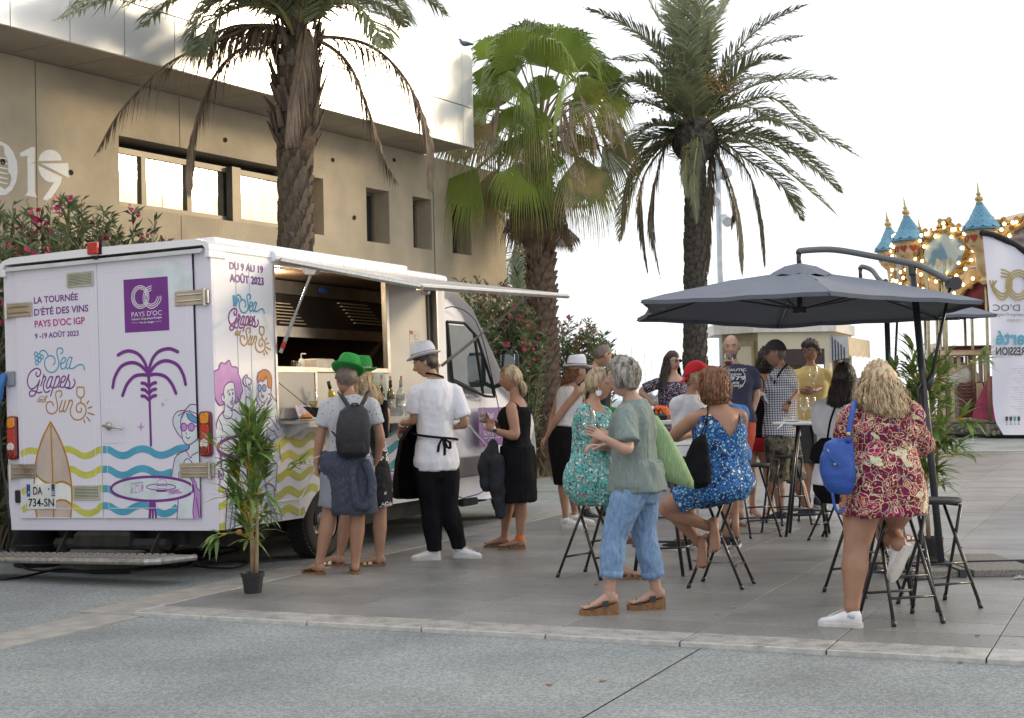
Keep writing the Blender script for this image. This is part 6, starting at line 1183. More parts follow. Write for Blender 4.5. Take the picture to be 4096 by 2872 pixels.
amb=mat('amber_bottle',(.16,.11,.015),None,rough=.05,coat=1);clr=glassmat('bottle_clear',(.85,.88,.88),alpha=.18);yel=mat('yellow_wine_bottle',(.65,.48,.04),None,rough=.05,coat=1);blkb=mat('dark_bottle',(.02,.025,.015),None,rough=.08)
caps=mat('capsule_cream',(.55,.50,.38));capg=mat('capsule_grey',(.42,.40,.42));cork=mat('red_cork',(.42,.14,.07));capb=mat('capsule_black',(.03,.03,.03),rough=.3)
X1=vx(*cS(1640,1090),.12);X2=vx(*cS(1750,1090),.14);X3=vx(*cS(1500,1090),.08);X0=vx(*cS(800,1050),.10)
bottle(VP(X1,-.12,CZ+.045),.0,amb,(capb,2),'amber bottle with a reddish cork in the clear ice bucket',ax=VL);bottle(VP(X2-.01,-.15,CZ+.05),.16,clr,(capg,2),'clear bottle leaning right in the ice bucket',ax=VL);bottle(VP(X3,-.07,CZ+.06),.12,blkb,(caps,2),'dark bottle with a cream neck behind the woman in the green hat',ax=VL)
bottle(VP(X0+.05,-.12,CZ+.06),-.42,yel,(capb,1),'yellow glinting bottle leaning left in the left hand bucket',ax=VL)
def bucket(p,r,h_,lab):t=thing('ice_bucket',lab,'ice bucket',p,group='clear ice buckets');MB().lathe([(r*.8,0),(r*.82,.004),(r,h_),(r*.98,h_),(r*.79,.008)],n=24,cap=False).build('wall',gls,t,local=True,smooth=True);MB().lathe([(r*.81,0),(r*.81,.006)],n=24).build('base',gls,t,local=True);MB().lathe([(r*.80,.008),(r*.9,h_*.4),(.001,h_*.42)],n=20).build('ice_water',mat('ice_water',(.75,.78,.78),(.5,.52,.5),rough=.2,scale=40,bump=.8,bscale=60,alpha=.55),t,local=True)
bucket(VP((X1+X2)/2,-.14,CZ),.12,.22,'clear ice bucket holding an amber bottle and a clear one');bucket(VP(X0+.04,-.13,CZ),.10,.18,'clear ice bucket hidden behind the green hatted man')
b=MB();q0=vx(*cS(1395,600),.0);b.poly([VP(q0,-.0+.02,1.06),VP(q0+.30,.02,1.06),VP(q0+.30,.05,1.30),VP(q0,.05,1.30)],VL*.004);pp_=b.build('photo_card',mat('photo_card_blue',(.15,.35,.48),(.10,.16,.08),rough=.35,scale=3),label='blue landscape picture card standing under the window frame of the van',cat='picture card')
p=VP(vx(*cS(437,425),-.2),.25,1.332);t=thing('soap_dispenser','white pump dispenser on the worktop inside the van','dispenser',p);MB().lathe([(.03,0),(.032,.01),(.032,.075),(.02,.09),(.02,.10),(.001,.10)],n=16).build('bottle_body',pap,t,local=True,smooth=True);b=MB();b.tube([(0,0,.10),(0,0,.145)],.006,6);b.tube([(0,0,.145),(.045,-.01,.143)],.007,6);b.build('pump',pap,t,local=True)
b=MB();x_=vx(*cS(570,380),-.2);b.box(VP(x_+.16,.28,1.385),(.34,.18,.10),np.stack([VF,VL,VU],1),0,.012);b.build('napkin_pack',mat('napkin_pack',(.60,.56,.48),(.50,.44,.36),rough=.35,scale=14,coat=.6),label='pack of napkins in plastic wrap on the worktop inside the van',cat='napkins')
t=thing('steel_jug','small dark jug on the worktop left of the pump dispenser','jug',VP(vx(*cS(335,425),-.2),.25,1.332));MB().lathe([(.04,0),(.038,.02),(.028,.07),(.024,.08),(.001,.08)],n=14).build('jug_body',mat('dark_steel',(.09,.075,.065)),t,local=True,smooth=True);MB().tube([(.03,0,.07),(.06,0,.05),(.05,0,.01)],.005,6).build('jug_handle',steel,t,local=True)
can_m=mat('umbrella_grey',(.165,.18,.22),(.15,.165,.20),rough=.85,scale=3,bump=.2,bscale=200);al_d=mat('anthracite_tube',(.035,.037,.042),(.028,.03,.034),rough=.38,scale=4,coat=.2);al_g=mat('grey_arm',(.13,.14,.14),(.11,.12,.12),rough=.4,scale=4)
def umbrella(label,poleB,poleT,arm,apex,corners,hub,sag=.05):
 t=thing('cantilever_umbrella',label,'umbrella',poleB,group='grey cantilever umbrellas')
 b=MB();b.tube([poleB,poleT],.028,14);b.build('pole',al_d,t,smooth=True)
 d=nrm(poleT-poleB);u=np.linalg.norm(poleT-poleB);m1=poleB+d*u*.60;b=MB();b.tube([m1-d*.11,m1+d*.11],.029,12);b.tube([m1+d*.10,m1+d*.125],.032,12);b.build('sliding_collar',mtl,t)
 ap=stroke_pts(arm,8);b=MB();b.tube(ap,.026,12);b.build('arm',al_g if True else al_d,t,smooth=True)
 e=ap[-1];b=MB();b.tube([e+V3(0,-.05,0),e+V3(0,.05,0)],.055,16);b.build('crank_housing',mtl,t,angle=40);b=MB();b.tube([e,e+V3(.06,-.02,.03),e+V3(.12,-.02,.12)],.007,6);b.tube([e+V3(.12,-.02,.12),e+V3(.17,-.02,.125)],.010,8);b.build('crank_handle',steel,t)
 b=MB();b.tube([e+V3(-.03,0,-.03),m1+V3(.06,0,.06)],.013,8);b.tube([m1+V3(.02,0,-.03),m1+V3(.08,0,.10)],.027,10);b.build('support_strut',al_d,t,smooth=True)
 b=MB();b.tube([m1+V3(-.03,-.02,.02),m1+V3(-.06,-.03,-.02),m1+V3(-.05,-.03,-.12),m1+V3(-.07,-.03,-.15)],[.018,.016,.009,.006],8);b.build('clamp_lever',mtl,t,smooth=True)
 b=MB();b.tube([poleT-d*.03,poleT+d*.05],.032,12);b.sphere(poleT+d*.04,.03,8,6);b.build('pole_bracket',mtl,t)
 a0=ap[0];b=MB();b.tube([a0,a0+V3(0,0,-.06),apex+V3(0,0,-.02)],.02,10);b.sphere(a0,.026,10,6);b.build('arm_elbow',mtl,t,smooth=True)
 b=MB();b.tube([apex,hub],.022,10);b.tube([hub+V3(0,0,.02),hub-V3(0,0,.03)],.055,14);b.build('hub',mtl,t)
 n=len(corners);rows=7;cols=7;can=MB()
 for k in range(n):
  a,c=corners[k],corners[(k+1)%n];v=[]
  for i in range(rows+1):
   s=.05+.95*i/rows
   for j in range(cols+1):
    w_=j/cols;e0=apex*(1-s)+a*s+V3(0,0,sag*math.sin(math.pi*s));e1=apex*(1-s)+c*s+V3(0,0,sag*math.sin(math.pi*s));q=e0*(1-w_)+e1*w_
    q=q+(apex-(a+c)/2)*V3(1,1,0)*.055*s*s*math.sin(math.pi*w_)-V3(0,0,.035*math.sin(math.pi*w_)*math.sin(math.pi*min(1,s*1.0)))+V3(0,0,.004*math.sin(19*w_*s+3*k)+.003*math.sin(31*s+7*w_));v.append(q)
  f=[(i*(cols+1)+j,i*(cols+1)+j+1,(i+1)*(cols+1)+j+1,(i+1)*(cols+1)+j)for i in range(rows)for j in range(cols)];can.add(v,f)
  hem=[v[rows*(cols+1)+j]for j in range(cols+1)];can.add(hem+[h_+V3(0,0,-.03)+(apex-h_)*V3(.01,.01,0)for h_ in hem],[(j,j+1,cols+2+j,cols+1+j)for j in range(cols)])
 can.build('canopy',can_m,t,smooth=True)
 vt=MB();v=[];nn=36
 for i,(s,dz)in enumerate(((.0,.05),(.10,.045),(.17,.012),(.20,-.006))):
  for j in range(nn):
   a_=j/nn*n;k=int(a_)%n;w_=a_-int(a_);cc=corners[k]*(1-w_)+corners[(k+1)%n]*w_;v.append(apex*(1-s)+cc*s+V3(0,0,dz+sag*.5+.008*math.sin(j*2.1)*(i>1)))
 vt.add(v,[(i*nn+j,i*nn+(j+1)%nn,(i+1)*nn+(j+1)%nn,(i+1)*nn+j)for i in range(3)for j in range(nn)]);vt.build('vent_cap',can_m,t,smooth=True)
 for k in range(n):
  c=corners[k];m_=apex*(1-.5)+c*.5+V3(0,0,sag-.03);b=MB();b.tube([apex*.93+c*.07+V3(0,0,-.02),m_,c+V3(0,0,-.02)],[.009,.009,.007],6);b.build('rib',mtl,t);b=MB();b.tube([hub,m_-V3(0,0,.005)],.008,6);b.build('rib_strut',mtl,t)
 return t
Yp=11.3;pB=G(3766,2262,.06);pT=A(*D(2046,608),11.3)
ap_=[A(*D(1791,566),11.5),A(*D(1800,562),11.5),A(*D(1870,560),11.45),A(*D(1960,575),11.4),A(*D(2046,592),11.3),A(*D(2085,607),11.25),A(*D(2138,636),11.2)]
apx=A(*D(1793,606),11.5);
cs_=[A(*D(1860,653),10.05),A(*D(1437,673),10.8),A(*D(1428,714),12.2),A(*D(1745,730),13.0),A(*D(2104,710),12.2),A(*D(2206,674),10.8)]
um=umbrella('large grey cantilever umbrella open over the tables, nearest the camera',pB,pT,ap_,apx,cs_,A(*D(1793,694),11.5),.02)
sl_m=mat('concrete_slab',(.27,.25,.22),(.17,.16,.145),rough=.9,scale=70,bump=.8,bscale=140,lo=.42,hi=.58)
c0=G(3766,2275);slm=MB().box((0,0,.024),(.49,.49,.048),None,0,.004).mesh('ballast_slab',[sl_m])
for i,(dx,dy)in enumerate(((-.27,-.27),(.27,-.27),(-.27,.27),(.27,.27))):
 o=inst('ballast_slab',slm,None,loc=c0+V3(dx+.06*(dx>0),dy,.001),rot=(0,0,rng.normal(0,.02)));clean(o,['concrete ballast slab at the front left of the umbrella foot','concrete ballast slab at the front right of the umbrella foot, nearest the lying steel bar','concrete ballast slab at the back left of the umbrella foot','concrete ballast slab behind the umbrella foot under the bamboo pot'][i],'ballast slab','ballast slabs of the umbrella')
b=MB();b.box(c0+V3(.08,0,.03),(1.45,.045,.06));b.box(c0+V3(0,0,.033),(.05,1.1,.06));b.build('base_cross',al_d,um);b=MB();b.lathe([(.09,.060),(.085,.068),(.045,.075),(.03,.10)],c0,20);b.build('base_flange',al_d,um)
Yp=14.6;pB=A(*D(2002,1100),Yp);pB[2]=0.0;pT=A(*D(1986,640),Yp)
umbrella('grey cantilever umbrella behind the front one, only its pole and right corner showing',pB,pT,[A(*D(1929,602),15.2),A(*D(1934,598),15.2),A(*D(1955,606),15.1),A(*D(1975,630),14.9),A(*D(2020,665),14.7)],A(*D(1930,640),15.2),[A(*D(1960,706),13.8),A(*D(1700,690),14.4),A(*D(1690,712),16.2),A(*D(1930,715),16.8),A(*D(2150,712),16.0),A(*D(2236,704),14.4)],A(*D(1930,695),15.2),.02)
ck=mat('kiosk_cream',(.62,.56,.42),(.55,.49,.36),rough=.5,scale=1.5);ckd=mat('kiosk_olive_trim',(.33,.28,.16),(.28,.23,.13),rough=.5);cwh=mat('kiosk_white',(.74,.72,.66),rough=.45)
YK=30;k0=A(*D(1622,870),YK);kA=V3(k0[0],k0[1],ZA);kB=A(*D(1702,870),29.2);kC=A(*D(1862,870),29.6);kD=A(*D(1912,870),32.4)
kz=lambda y,Y_:A(*D(1760,y),Y_)[2]
ZR=kz(745,29.4);kt=thing('kiosk','cream painted kiosk with panelled sides, serving window and a small awning','kiosk',(kA+kC)/2*V3(1,1,0))
def wallq(mb,a,b_,z0,z1,th=.05,mi=0):
 a=V3(a[0],a[1],0);b_=V3(b_[0],b_[1],0);n_=nrm(np.cross(b_-a,(0,0,1)));mb.add([a+V3(0,0,z0),b_+V3(0,0,z0),b_+V3(0,0,z1),a+V3(0,0,z1),a-n_*th+V3(0,0,z0),b_-n_*th+V3(0,0,z0),b_-n_*th+V3(0,0,z1),a-n_*th+V3(0,0,z1)],[(0,1,2,3),(7,6,5,4),(0,4,5,1),(3,2,6,7),(0,3,7,4),(1,5,6,2)],mi)
def lerp(a,b_,t):return a+(b_-a)*t
def face_panel(a,b_,frame,pan,z0=.9,z1=None,par=kt):
 z1=z1 or ZR-.08;n_=nrm(np.cross(V3(*(b_-a)[:2],0),(0,0,1)));n_=-n_ if n_[1]>0 else n_
 m=MB();wallq(m,a,b_,ZA,ZR);w0=m.build('wall',frame,par)
 m=MB();q0,q1=lerp(a,b_,.12)+n_*.02,lerp(a,b_,.88)+n_*.02;wallq(m,q0,q1,.35,z1-.12,.03);m.build('door_panel',pan,par)
 m=MB()
 for(f0,f1,c0_,c1_)in((.09,.15,.3,z1-.08),(.85,.91,.3,z1-.08),(.1501,.8499,.3,.38),(.1501,.8499,z1-.18,z1-.08)):wallq(m,lerp(a,b_,f0)+n_*.04,lerp(a,b_,f1)+n_*.04,c0_,c1_,.03)
 m.build('panel_moulding',ckd,par)
face_panel(kA,kB,ckd,ck)
m=MB();wz0,wz1=1.05,kz(783,29.4);q=[lerp(kB,kC,t)for t in(0,.09,.93,1)]
wallq(m,q[0],q[1],ZA,ZR);wallq(m,q[2],q[3],ZA,ZR);wallq(m,q[1],q[2],ZA,wz0);wallq(m,q[1],q[2],wz1,ZR);m.build('wall',ck,kt)
m=MB();qq=[lerp(kB,kC,t)-V3(.3,-.9,0)for t in(-.2,1.0)];wallq(m,qq[0],qq[1],ZA,ZR);m.build('inner_wall',mat('kiosk_inside',(.5,.45,.33),(.42,.38,.27),rough=.6),kt)
m=MB();wallq(m,lerp(kB,kC,.1),lerp(kB,kC,.92),wz1-.33,wz1,.02);m.build('dark_blind',mat('dark_blind',(.05,.03,.03),rough=.6),kt)
m=MB();wallq(m,lerp(kB,kC,.55)-V3(0,-.6,0),lerp(kB,kC,.78)-V3(0,-.6,0),1.1,1.55,.05);m.build('cabinet',mat('dark_cabinet',(.1,.08,.06)),kt)
m=MB();q2=[lerp(kC,kD,t)for t in(0,.10,.46,.54,.90,1)]
for a,b_ in((0,1),(2,3),(4,5)):wallq(m,q2[a],q2[b_],ZA,ZR)
wallq(m,q2[1],q2[2],ZA,1.2);wallq(m,q2[3],q2[4],ZA,1.2);wallq(m,q2[1],q2[2],wz1-.1,ZR);wallq(m,q2[3],q2[4],wz1-.1,ZR);m.build('wall',ck,kt)
for a,b_ in((1,2),(3,4)):m=MB();wallq(m,q2[a],q2[b_],1.2,wz1-.1,.02);m.build('window_pane',wgl,kt)
m=MB();wallq(m,lerp(kC,kD,-.02)+V3(.1,-.1,0),kD+V3(.1,-.1,0),1.13,1.19,.3);m.build('window_shelf',cwh,kt)
m=MB();of=.18;c_=(kA+kB+kC+kD)/4
R_=[p+nrm((p-c_)*V3(1,1,0))*of for p in(kA,kB,kC,kD)]+[V3(kD[0]-1.6,kD[1]+1.0,0),V3(kA[0]-.1,kA[1]+1.6,0)]
m.loft([np.array([(p[0],p[1],z_)for p in R_])for z_ in(ZR,ZR+.05,ZR+.22)]);m.loft([np.array([(lerp(p,c_,.18)[0],lerp(p,c_,.18)[1],z_)for p in R_])for z_ in(ZR+.221,ZR+.34)]);m.build('roof',cwh,kt)
st_m=layered('striped_awning',(.60,.56,.46),[('n',1.2,[(0,None),(.9,(.2,.25,.35))])],bump=0)
m=MB();aw=[lerp(kC,kD,t)for t in np.linspace(.02,1.06,9)];n_=nrm(V3((kD-kC)[1],-(kD-kC)[0],0));v=[]
for i,p in enumerate(aw):v+=[V3(p[0],p[1],ZR-.04),V3(*(p+n_*.38)[:2],ZR-.12),V3(*(p+n_*.39)[:2],ZR-.50-.03*(i%2))]
m.add(v,[(i*3+j,i*3+3+j,i*3+4+j,i*3+1+j)for i in range(8)for j in range(2)]);m.build('awning',mat('awning_cloth',(.62,.52,.36),(.52,.43,.29),rough=.8),kt)
m=MB()
for k in range(5):
 p=lerp(kC,kD,.02)-n_*0;m.add([V3(p[0],p[1],0)+n_*(.05+.06*k)+V3(-.012,-.012,ZR-.10-.055*k),V3(p[0],p[1],0)+n_*(.075+.06*k)+V3(-.012,-.012,ZR-.12-.055*k),V3(p[0],p[1],0)+n_*(.075+.06*k)+V3(-.012,-.012,ZR-.60),V3(p[0],p[1],0)+n_*(.05+.06*k)+V3(-.012,-.012,ZR-.60)],[(0,1,2,3)])
m.build('awning_stripe',mat('navy_stripe',(.03,.05,.10)),kt,kind='stuff')
m=MB();p=lerp(kC,kD,.02);m.add([V3(p[0],p[1],ZR-.05),V3(*(p+n_*.38)[:2],ZR-.12),V3(*(p+n_*.38)[:2],ZR-.54),V3(p[0],p[1],ZR-.62)],[(0,1,2,3)]);m.build('awning_side',mat('awning_white',(.65,.66,.68)),kt)
YL=42;lb=A(*D(1626,1000),YL);lb[2]=ZA;lt=A(*D(1608,330),YL);t=thing('lamp_post','tall pale grey lamp post with floodlights standing behind the leaning date palm','lamp post',lb)
gz=mat('galvanised',(.48,.52,.55),(.40,.44,.47),rough=.4,metal=.3)
MB().tube([lb,lt],[.11,.085],14).build('pole',gz,t,smooth=True)
for(x,y,dx,dy)in((1597,404,-12,6),(1606,438,-3,14),(1621,395,10,-8),(1624,488,8,10)):
 p=A(*D(x,y),YL-.3);q=A(*D(x+dx,y+dy),YL-.7);m=MB();m.tube([p,q],[.12,.15],12);m.tube([A(*D(1611+(y-330)*.018,y-6),YL),p],.03,6);f=m.build('floodlight',gz,t,smooth=False);m=MB();m.tube([q,q+(q-p)*.02],.13,12);m.build('lens',mat('flood_lens',(.6,.62,.62),rough=.2),f)
CC=V3(16.5,40.6,0);CR=5.15;ct=thing('carousel','gilded merry-go-round with blue tiled turrets and glowing bulbs','carousel',CC+V3(0,0,ZA))
gold=mat('carousel_gold',(.42,.27,.09),(.24,.13,.04),rough=.45,metal=.35,scale=5,bump=1,bscale=12,bdist=.06);crc=mat('carousel_cream',(.56,.42,.24),(.40,.27,.13),rough=.5,scale=3.5);redv=mat('carousel_maroon',(.20,.025,.03),(.13,.015,.02),rough=.6,scale=4);bluet=mat('turret_blue',(.10,.25,.36),(.07,.18,.27),rough=.5,scale=6);hole=mat('heart_red',(.32,.03,.01),rough=.5);bulb=mat('lit_bulb',(1,.72,.34),None,emit=9)
Z0,Z1=4.40,5.32
def tz(o):return Z0+(o*.85 if o<1.2 else 1.02+(o-1.2)*.80 if o<2.1 else 1.74+(o-2.1)*.62)
def lean(mb,o):mb.v=[v+np.clip(v[:,2:3]-Z0,0,9)*np.array([o[0],o[1],0])*.13 for v in mb.v];return mb
def cyl(a,r,z):return CC+V3(math.cos(a)*r,math.sin(a)*r,z)
A0=math.radians(160)
def facade_top(t):return Z1+.22+.12*math.cos(t*2*math.pi)+.42*math.exp(-((t-.5)/.14)**2)
def facade_bot(t):return Z0-.42+.18*math.cos(t*2*math.pi)-.25*math.exp(-((t-.5)/.2)**2)
pics=[mat('scene_horse',(.10,.09,.10),(.28,.22,.20),rough=.5,scale=1.6,lo=.45,hi=.5),mat('scene_sea',(.40,.45,.42),(.12,.22,.28),rough=.5,scale=1.2,lo=.45,hi=.52)]
blb=MB();blb.sphere((0,0,0),.045,7,5);bm_=blb.mesh('bulb',[bulb]);nb_=0
def heart(r):return[(r*.95*math.sin(t)**3,r*(.8*math.cos(t)-.33*math.cos(2*t)-.12*math.cos(3*t)-.04*math.cos(4*t)))for t in np.linspace(0,2*math.pi,18)[:-1]]
for k in range(12):
 a0=A0+k*math.pi/6;seg=MB();N=20;v=[]
 for i in range(N+1):
  t_=i/N;a=a0+t_*math.pi/6;z0,z1=facade_bot(t_),facade_top(t_)
  for z_,rr_ in((z0,CR-.05),(z0+.12,CR+.03),((z0+z1)/2,CR+.12),(z1-.12,CR+.05),(z1,CR-.02)):v.append(cyl(a,rr_+.03*math.sin(i*1.7)*1,z_))
 seg.add(v,[(i*5+j,i*5+5+j,i*5+6+j,i*5+1+j)for i in range(N)for j in range(4)]);fc=seg.build('rounding_board',crc,ct,smooth=True)
 fr=MB();pts=[]
 for th in np.linspace(0,2*math.pi,33):
  u=.5+.31*math.cos(th)*(1+.10*math.sin(3*th));z_=(Z0+Z1)/2+.05+.60*math.sin(th)*(1+.08*math.cos(4*th));pts.append(cyl(a0+u*math.pi/6,CR+.17,z_))
 fr.tube(pts,.075,6,cap=False)
 for th in np.linspace(0,2*math.pi,15)[:-1]:u=.5+.34*math.cos(th);fr.sphere(cyl(a0+u*math.pi/6,CR+.18,(Z0+Z1)/2+.05+.66*math.sin(th)),.11,6,5,sc=(1,1,.8))
 fr.sphere(cyl(a0+.5*math.pi/6,CR+.1,Z1+.42),.13,8,6);fr.build('gilded_frame',gold,fc,smooth=True,kind=None)
 pn=MB();cpt=[cyl(a0+(.5+.29*math.cos(th))*math.pi/6,CR+.165,(Z0+Z1)/2+.05+.57*math.sin(th))for th in np.linspace(0,2*math.pi,24)[:-1]];pn.add(cpt,[tuple(range(23))]);pn.build('painted_scene',pics[k%2],fc)
 if k<=4 or k>=11:
  L_=[(.5+.40*math.cos(th),(Z0+Z1)/2+.05+.72*math.sin(th))for th in np.linspace(0,2*math.pi,19)[:-1]]+[(.5+.28*math.cos(th+.2),(Z0+Z1)/2+.05+.52*math.sin(th+.2))for th in np.linspace(0,2*math.pi,9)[:-1]]
  L_+=[(i/9,facade_top(i/9)-.05)for i in range(1,9)]+[(i/9,facade_bot(i/9)+.06)for i in range(1,9)]
  for u,z_ in L_:inst('bulb',bm_,ct,loc=cyl(a0+u*math.pi/6,CR+.24,z_)-CC-V3(0,0,ZA))
 gt=MB();N2=16
 for e,fn_ in((.06,facade_top),(-.04,facade_bot)):
  q_=[cyl(a0+i/N2*math.pi/6,CR+.05,fn_(i/N2))for i in range(N2+1)];gt.tube(q_,.05,5)
  for i in range(1,N2,2):gt.sphere(q_[i]+V3(0,0,e),.085,6,5)
 gt.build('gilded_garland',gold,fc,smooth=True)
 a=a0;c_=cyl(a,CR+.10,0);tr=MB();tr.lathe([(.10,Z0-.40),(.16,Z0-.3),(.11,Z0-.2),(.20,Z0-.08),(.25,Z0+.02),(.25,Z0+.44),(.39,Z0+.60),(.43,Z0+.70),(.42,tz(1.12)),(.47,tz(1.16)),(.44,tz(1.19)),(.1,tz(1.19))],c_,20);o3=V3(math.cos(a),math.sin(a),0);tt=lean(tr,o3).build('turret',crc,ct,smooth=False,angle=35)
 rf=MB();rf.lathe([(.54,tz(1.19)),(.51,tz(1.24)),(.35,tz(1.45)),(.22,tz(1.72)),(.12,tz(1.98)),(.08,tz(2.1))],c_,20);lean(rf,o3).build('turret_roof',bluet,tt,smooth=True)
 tl=MB()
 for ri,(r_,z_)in enumerate(((.505,1.25),(.445,1.33),(.38,1.42),(.33,1.5),(.285,1.6),(.245,1.69),(.20,1.79),(.16,1.88))):
  nt_=12
  for j in range(nt_):
   aa=(j+.5*(ri%2))*2*math.pi/nt_;o=V3(math.cos(aa),math.sin(aa),0);s_=V3(-o[1],o[0],0)*r_*.25;p=c_+o*(r_+.012)+V3(0,0,tz(z_));up=V3(0,0,.10)-o*.065
   tl.add([p-s_*.5,p+s_*.5,p+s_+up*.5,p+s_*.9+up,p-s_*.9+up,p-s_+up*.5],[tuple(range(6))])
 lean(tl,o3).build('roof_tiles',mat('tile_blue',(.15,.34,.47),(.09,.24,.35),rough=.45,scale=3),tt,kind='stuff')
 fn=MB();fn.lathe([(.09,tz(2.05)),(.10,tz(2.1)),(.06,tz(2.13)),(.10,tz(2.18)),(.115,tz(2.25)),(.09,tz(2.32)),(.045,tz(2.36)),(.06,tz(2.42)),(.07,tz(2.46)),(.035,tz(2.5)),(.03,tz(2.6)),(.004,tz(2.98))],c_,12);lean(fn,o3).build('finial',mat('finial_gold',(.45,.36,.18),(.36,.28,.12),rough=.4,metal=.3),tt,smooth=True)
 for j in range(-2,3):
  aa=a+j*.62;o=V3(math.cos(aa),math.sin(aa),0);s_=V3(-o[1],o[0],0);hp_=MB();hp_.poly([c_+o*.435+s_*x*.9+V3(0,0,Z0+.80+y*.9)for x,y in heart(.13)],o*.008);lean(hp_,o3).build('heart_window',hole,tt)
 gf_=MB()
 for j in range(7):aa=j*.9;o=V3(math.cos(aa),math.sin(aa),0);gf_.sphere(c_+o*.37+V3(0,0,Z0+.62),.12,6,5,sc=(1,1,.5))
 gf_.build('turret_collar',gold,tt,smooth=True)
 dr=MB();v=[]
 for i in range(13):
  t_=i/12;a_=a0+t_*math.pi/6;v+=[cyl(a_,CR-.05,Z0+.15),cyl(a_,CR-.12,Z0-.55-.22*abs(math.sin(t_*math.pi*3))-.1*(i%2))]
 dr.add(v,[(i*2,i*2+2,i*2+3,i*2+1)for i in range(12)]);dr.build('maroon_valance',redv,ct)
 dp_=MB();c2_=cyl(a0,CR-.15,0);dp_.loft([np.array([(c2_[0]+r_*math.cos(q_)*(1+.25*math.cos(5*q_)),c2_[1]+r_*math.sin(q_)*(1+.25*math.cos(5*q_)),z_)for q_ in np.linspace(0,2*math.pi,20,endpoint=False)])for r_,z_ in((.22,Z0),(.26,Z0-.6),(.20,Z0-1.1),(.13,Z0-1.45))]);
 if k in(3,4,8):dp_.build('tied_drape',redv,ct,smooth=True)
inn=MB()
for(r0_,z_,r1_,z2)in((CR-.1,Z0+.25,1.2,Z0+.2),):inn.lathe([(r0_,z_),(r1_,z2),(r1_,z2+.05),(r0_,z_+.05)],CC,36,cap=False)
inn.build('ceiling',redv,ct);MB().lathe([(CR+.0,Z1-.1),(2.5,6.1),(.3,6.6),(.01,6.6)],CC,36,cap=False).build('canvas_top',crc,ct)
for k in range(40):inst('bulb',bm_,ct,loc=V3(math.cos(k*.157)*(CR-.9),math.sin(k*.157)*(CR-.9),Z0+.12-ZA)*V3(1,1,1))
MB().lathe([(CR+.15,.02),(CR+.25,.08),(CR+.25,.24),(CR+.1,.34),(.01,.34)],CC,48).build('platform',mat('platform_boards',(.10,.09,.08),(.06,.05,.05),rough=.7),ct,angle=40)
MB().lathe([(CR+.05,ZA-.005),(CR+.05,.05)],CC,48,cap=False).build('base_shadow',blk,ct);MB().lathe([(1.3,.3),(1.3,4.3)],CC,16).build('centre_drum',crc,ct)  # black ring at the base stands in for the shadow under the platform
pm=mat('brass_pole',(.42,.36,.22),(.30,.25,.14),rough=.35,metal=.6)
for(x,Yk)in((3713,37.2),(3748,39.5),(3775,38.5),(3784,36.6),(3888,38.2),(3948,37.4),(4030,38),(3700,42),(3860,42)):
 p=A(x,1300,Yk);b=MB();b.tube([V3(p[0],p[1],.34),V3(p[0],p[1],Z0+.2)],.042,8)
 for q_ in range(30):pass
 b.build('twisted_pole',pm,ct,smooth=True)
hs_=thing('carousel_horse','white carved carousel horse with a bridle looking left','carousel horse',A(3745,1500,38.6)*V3(1,1,0)+V3(0,0,.34));hb=WM[hs_][:3,3]
cH=lambda x,y,dd=0:A(3500+.3106*x,1350+.3106*y,38.6+dd)
hm=mat('horse_white',(.60,.56,.50),(.48,.42,.38),rough=.4,scale=3)
b=MB();b.tube([cH(680,305),cH(695,270),cH(720,215),cH(755,165),cH(785,150)],[.09,.11,.16,.20,.17],12,round_=True);b.tube([cH(775,170),cH(790,250),cH(780,340),cH(770,430),cH(800,520)],[.19,.22,.28,.36,.42],12,round_=True)
b.tube([cH(800,500),cH(950,520),cH(1120,510),cH(1180,530)],[.42,.44,.42,.34],12,round_=True)
for dx,dd in((740,-.2),(780,.2),(1110,-.2),(1160,.2)):b.tube([cH(dx,560,dd),cH(dx-20,680,dd),cH(dx-50,760,dd),cH(dx-10,840,dd),cH(dx-40,860,dd)],[.16,.11,.07,.06,.07],8,round_=True)
for dd in(-.06,.06):b.tube([cH(770,140,dd),cH(765,105,dd)]if dd>0 else[cH(700,120,dd),cH(683,85,dd)],[.05,.015],6)
b.build('body',hm,hs_,smooth=True);b=MB();b.tube(stroke_pts([cH(770,130),cH(800,170),cH(815,260),cH(815,340)],4),[.07]*5+[.09]*4+[.06]*4,7);b.build('mane',gold,hs_,smooth=True)
b=MB();b.tube([cH(690,280,-.17),cH(730,240,-.22),cH(775,190,-.22),cH(760,140,-.2)],.025,5);b.tube([cH(705,385,-.25),cH(760,385,-.36),cH(815,385,-.2)],.09,6);b.build('bridle',mat('bridle_bronze',(.30,.15,.08)),hs_)
b=MB();b.sphere(cH(722,205,-.15),.03,6,5);b.build('eye',blk,hs_)
p=A(3803,1500,38.6);b=MB();b.tube([V3(p[0]-.25,p[1],.34),V3(p[0]-.25,p[1],Z0+.2)],.035,8);b.build('mounting_pole',pm,hs_)
cT=lambda x,y:(3500+.3106*x,1350+.3106*y)
YT=38.2;tp0=A(*cT(1010,900),YT)[0]-0;xr_=A(*cT(1640,900),YT)[0];x_l=A(*cT(870,900),YT)[0];zt=lambda y:A(*cT(1200,y),YT)[2]
tc=thing('carousel_tram','maroon and cream little tram car riding on the carousel','carousel car',V3((x_l+xr_)/2,YT+.7,.34));tb_=MB()
tm_=mat('tram_maroon',(.16,.05,.045),(.12,.035,.03),rough=.45);tcr=mat('tram_cream',(.55,.42,.27),(.47,.34,.2),rough=.45)
tb_.bb((x_l+.45,YT,.5),(xr_,YT+1.4,zt(575)),0,.03);tb_.build('car_body',tm_,tc)
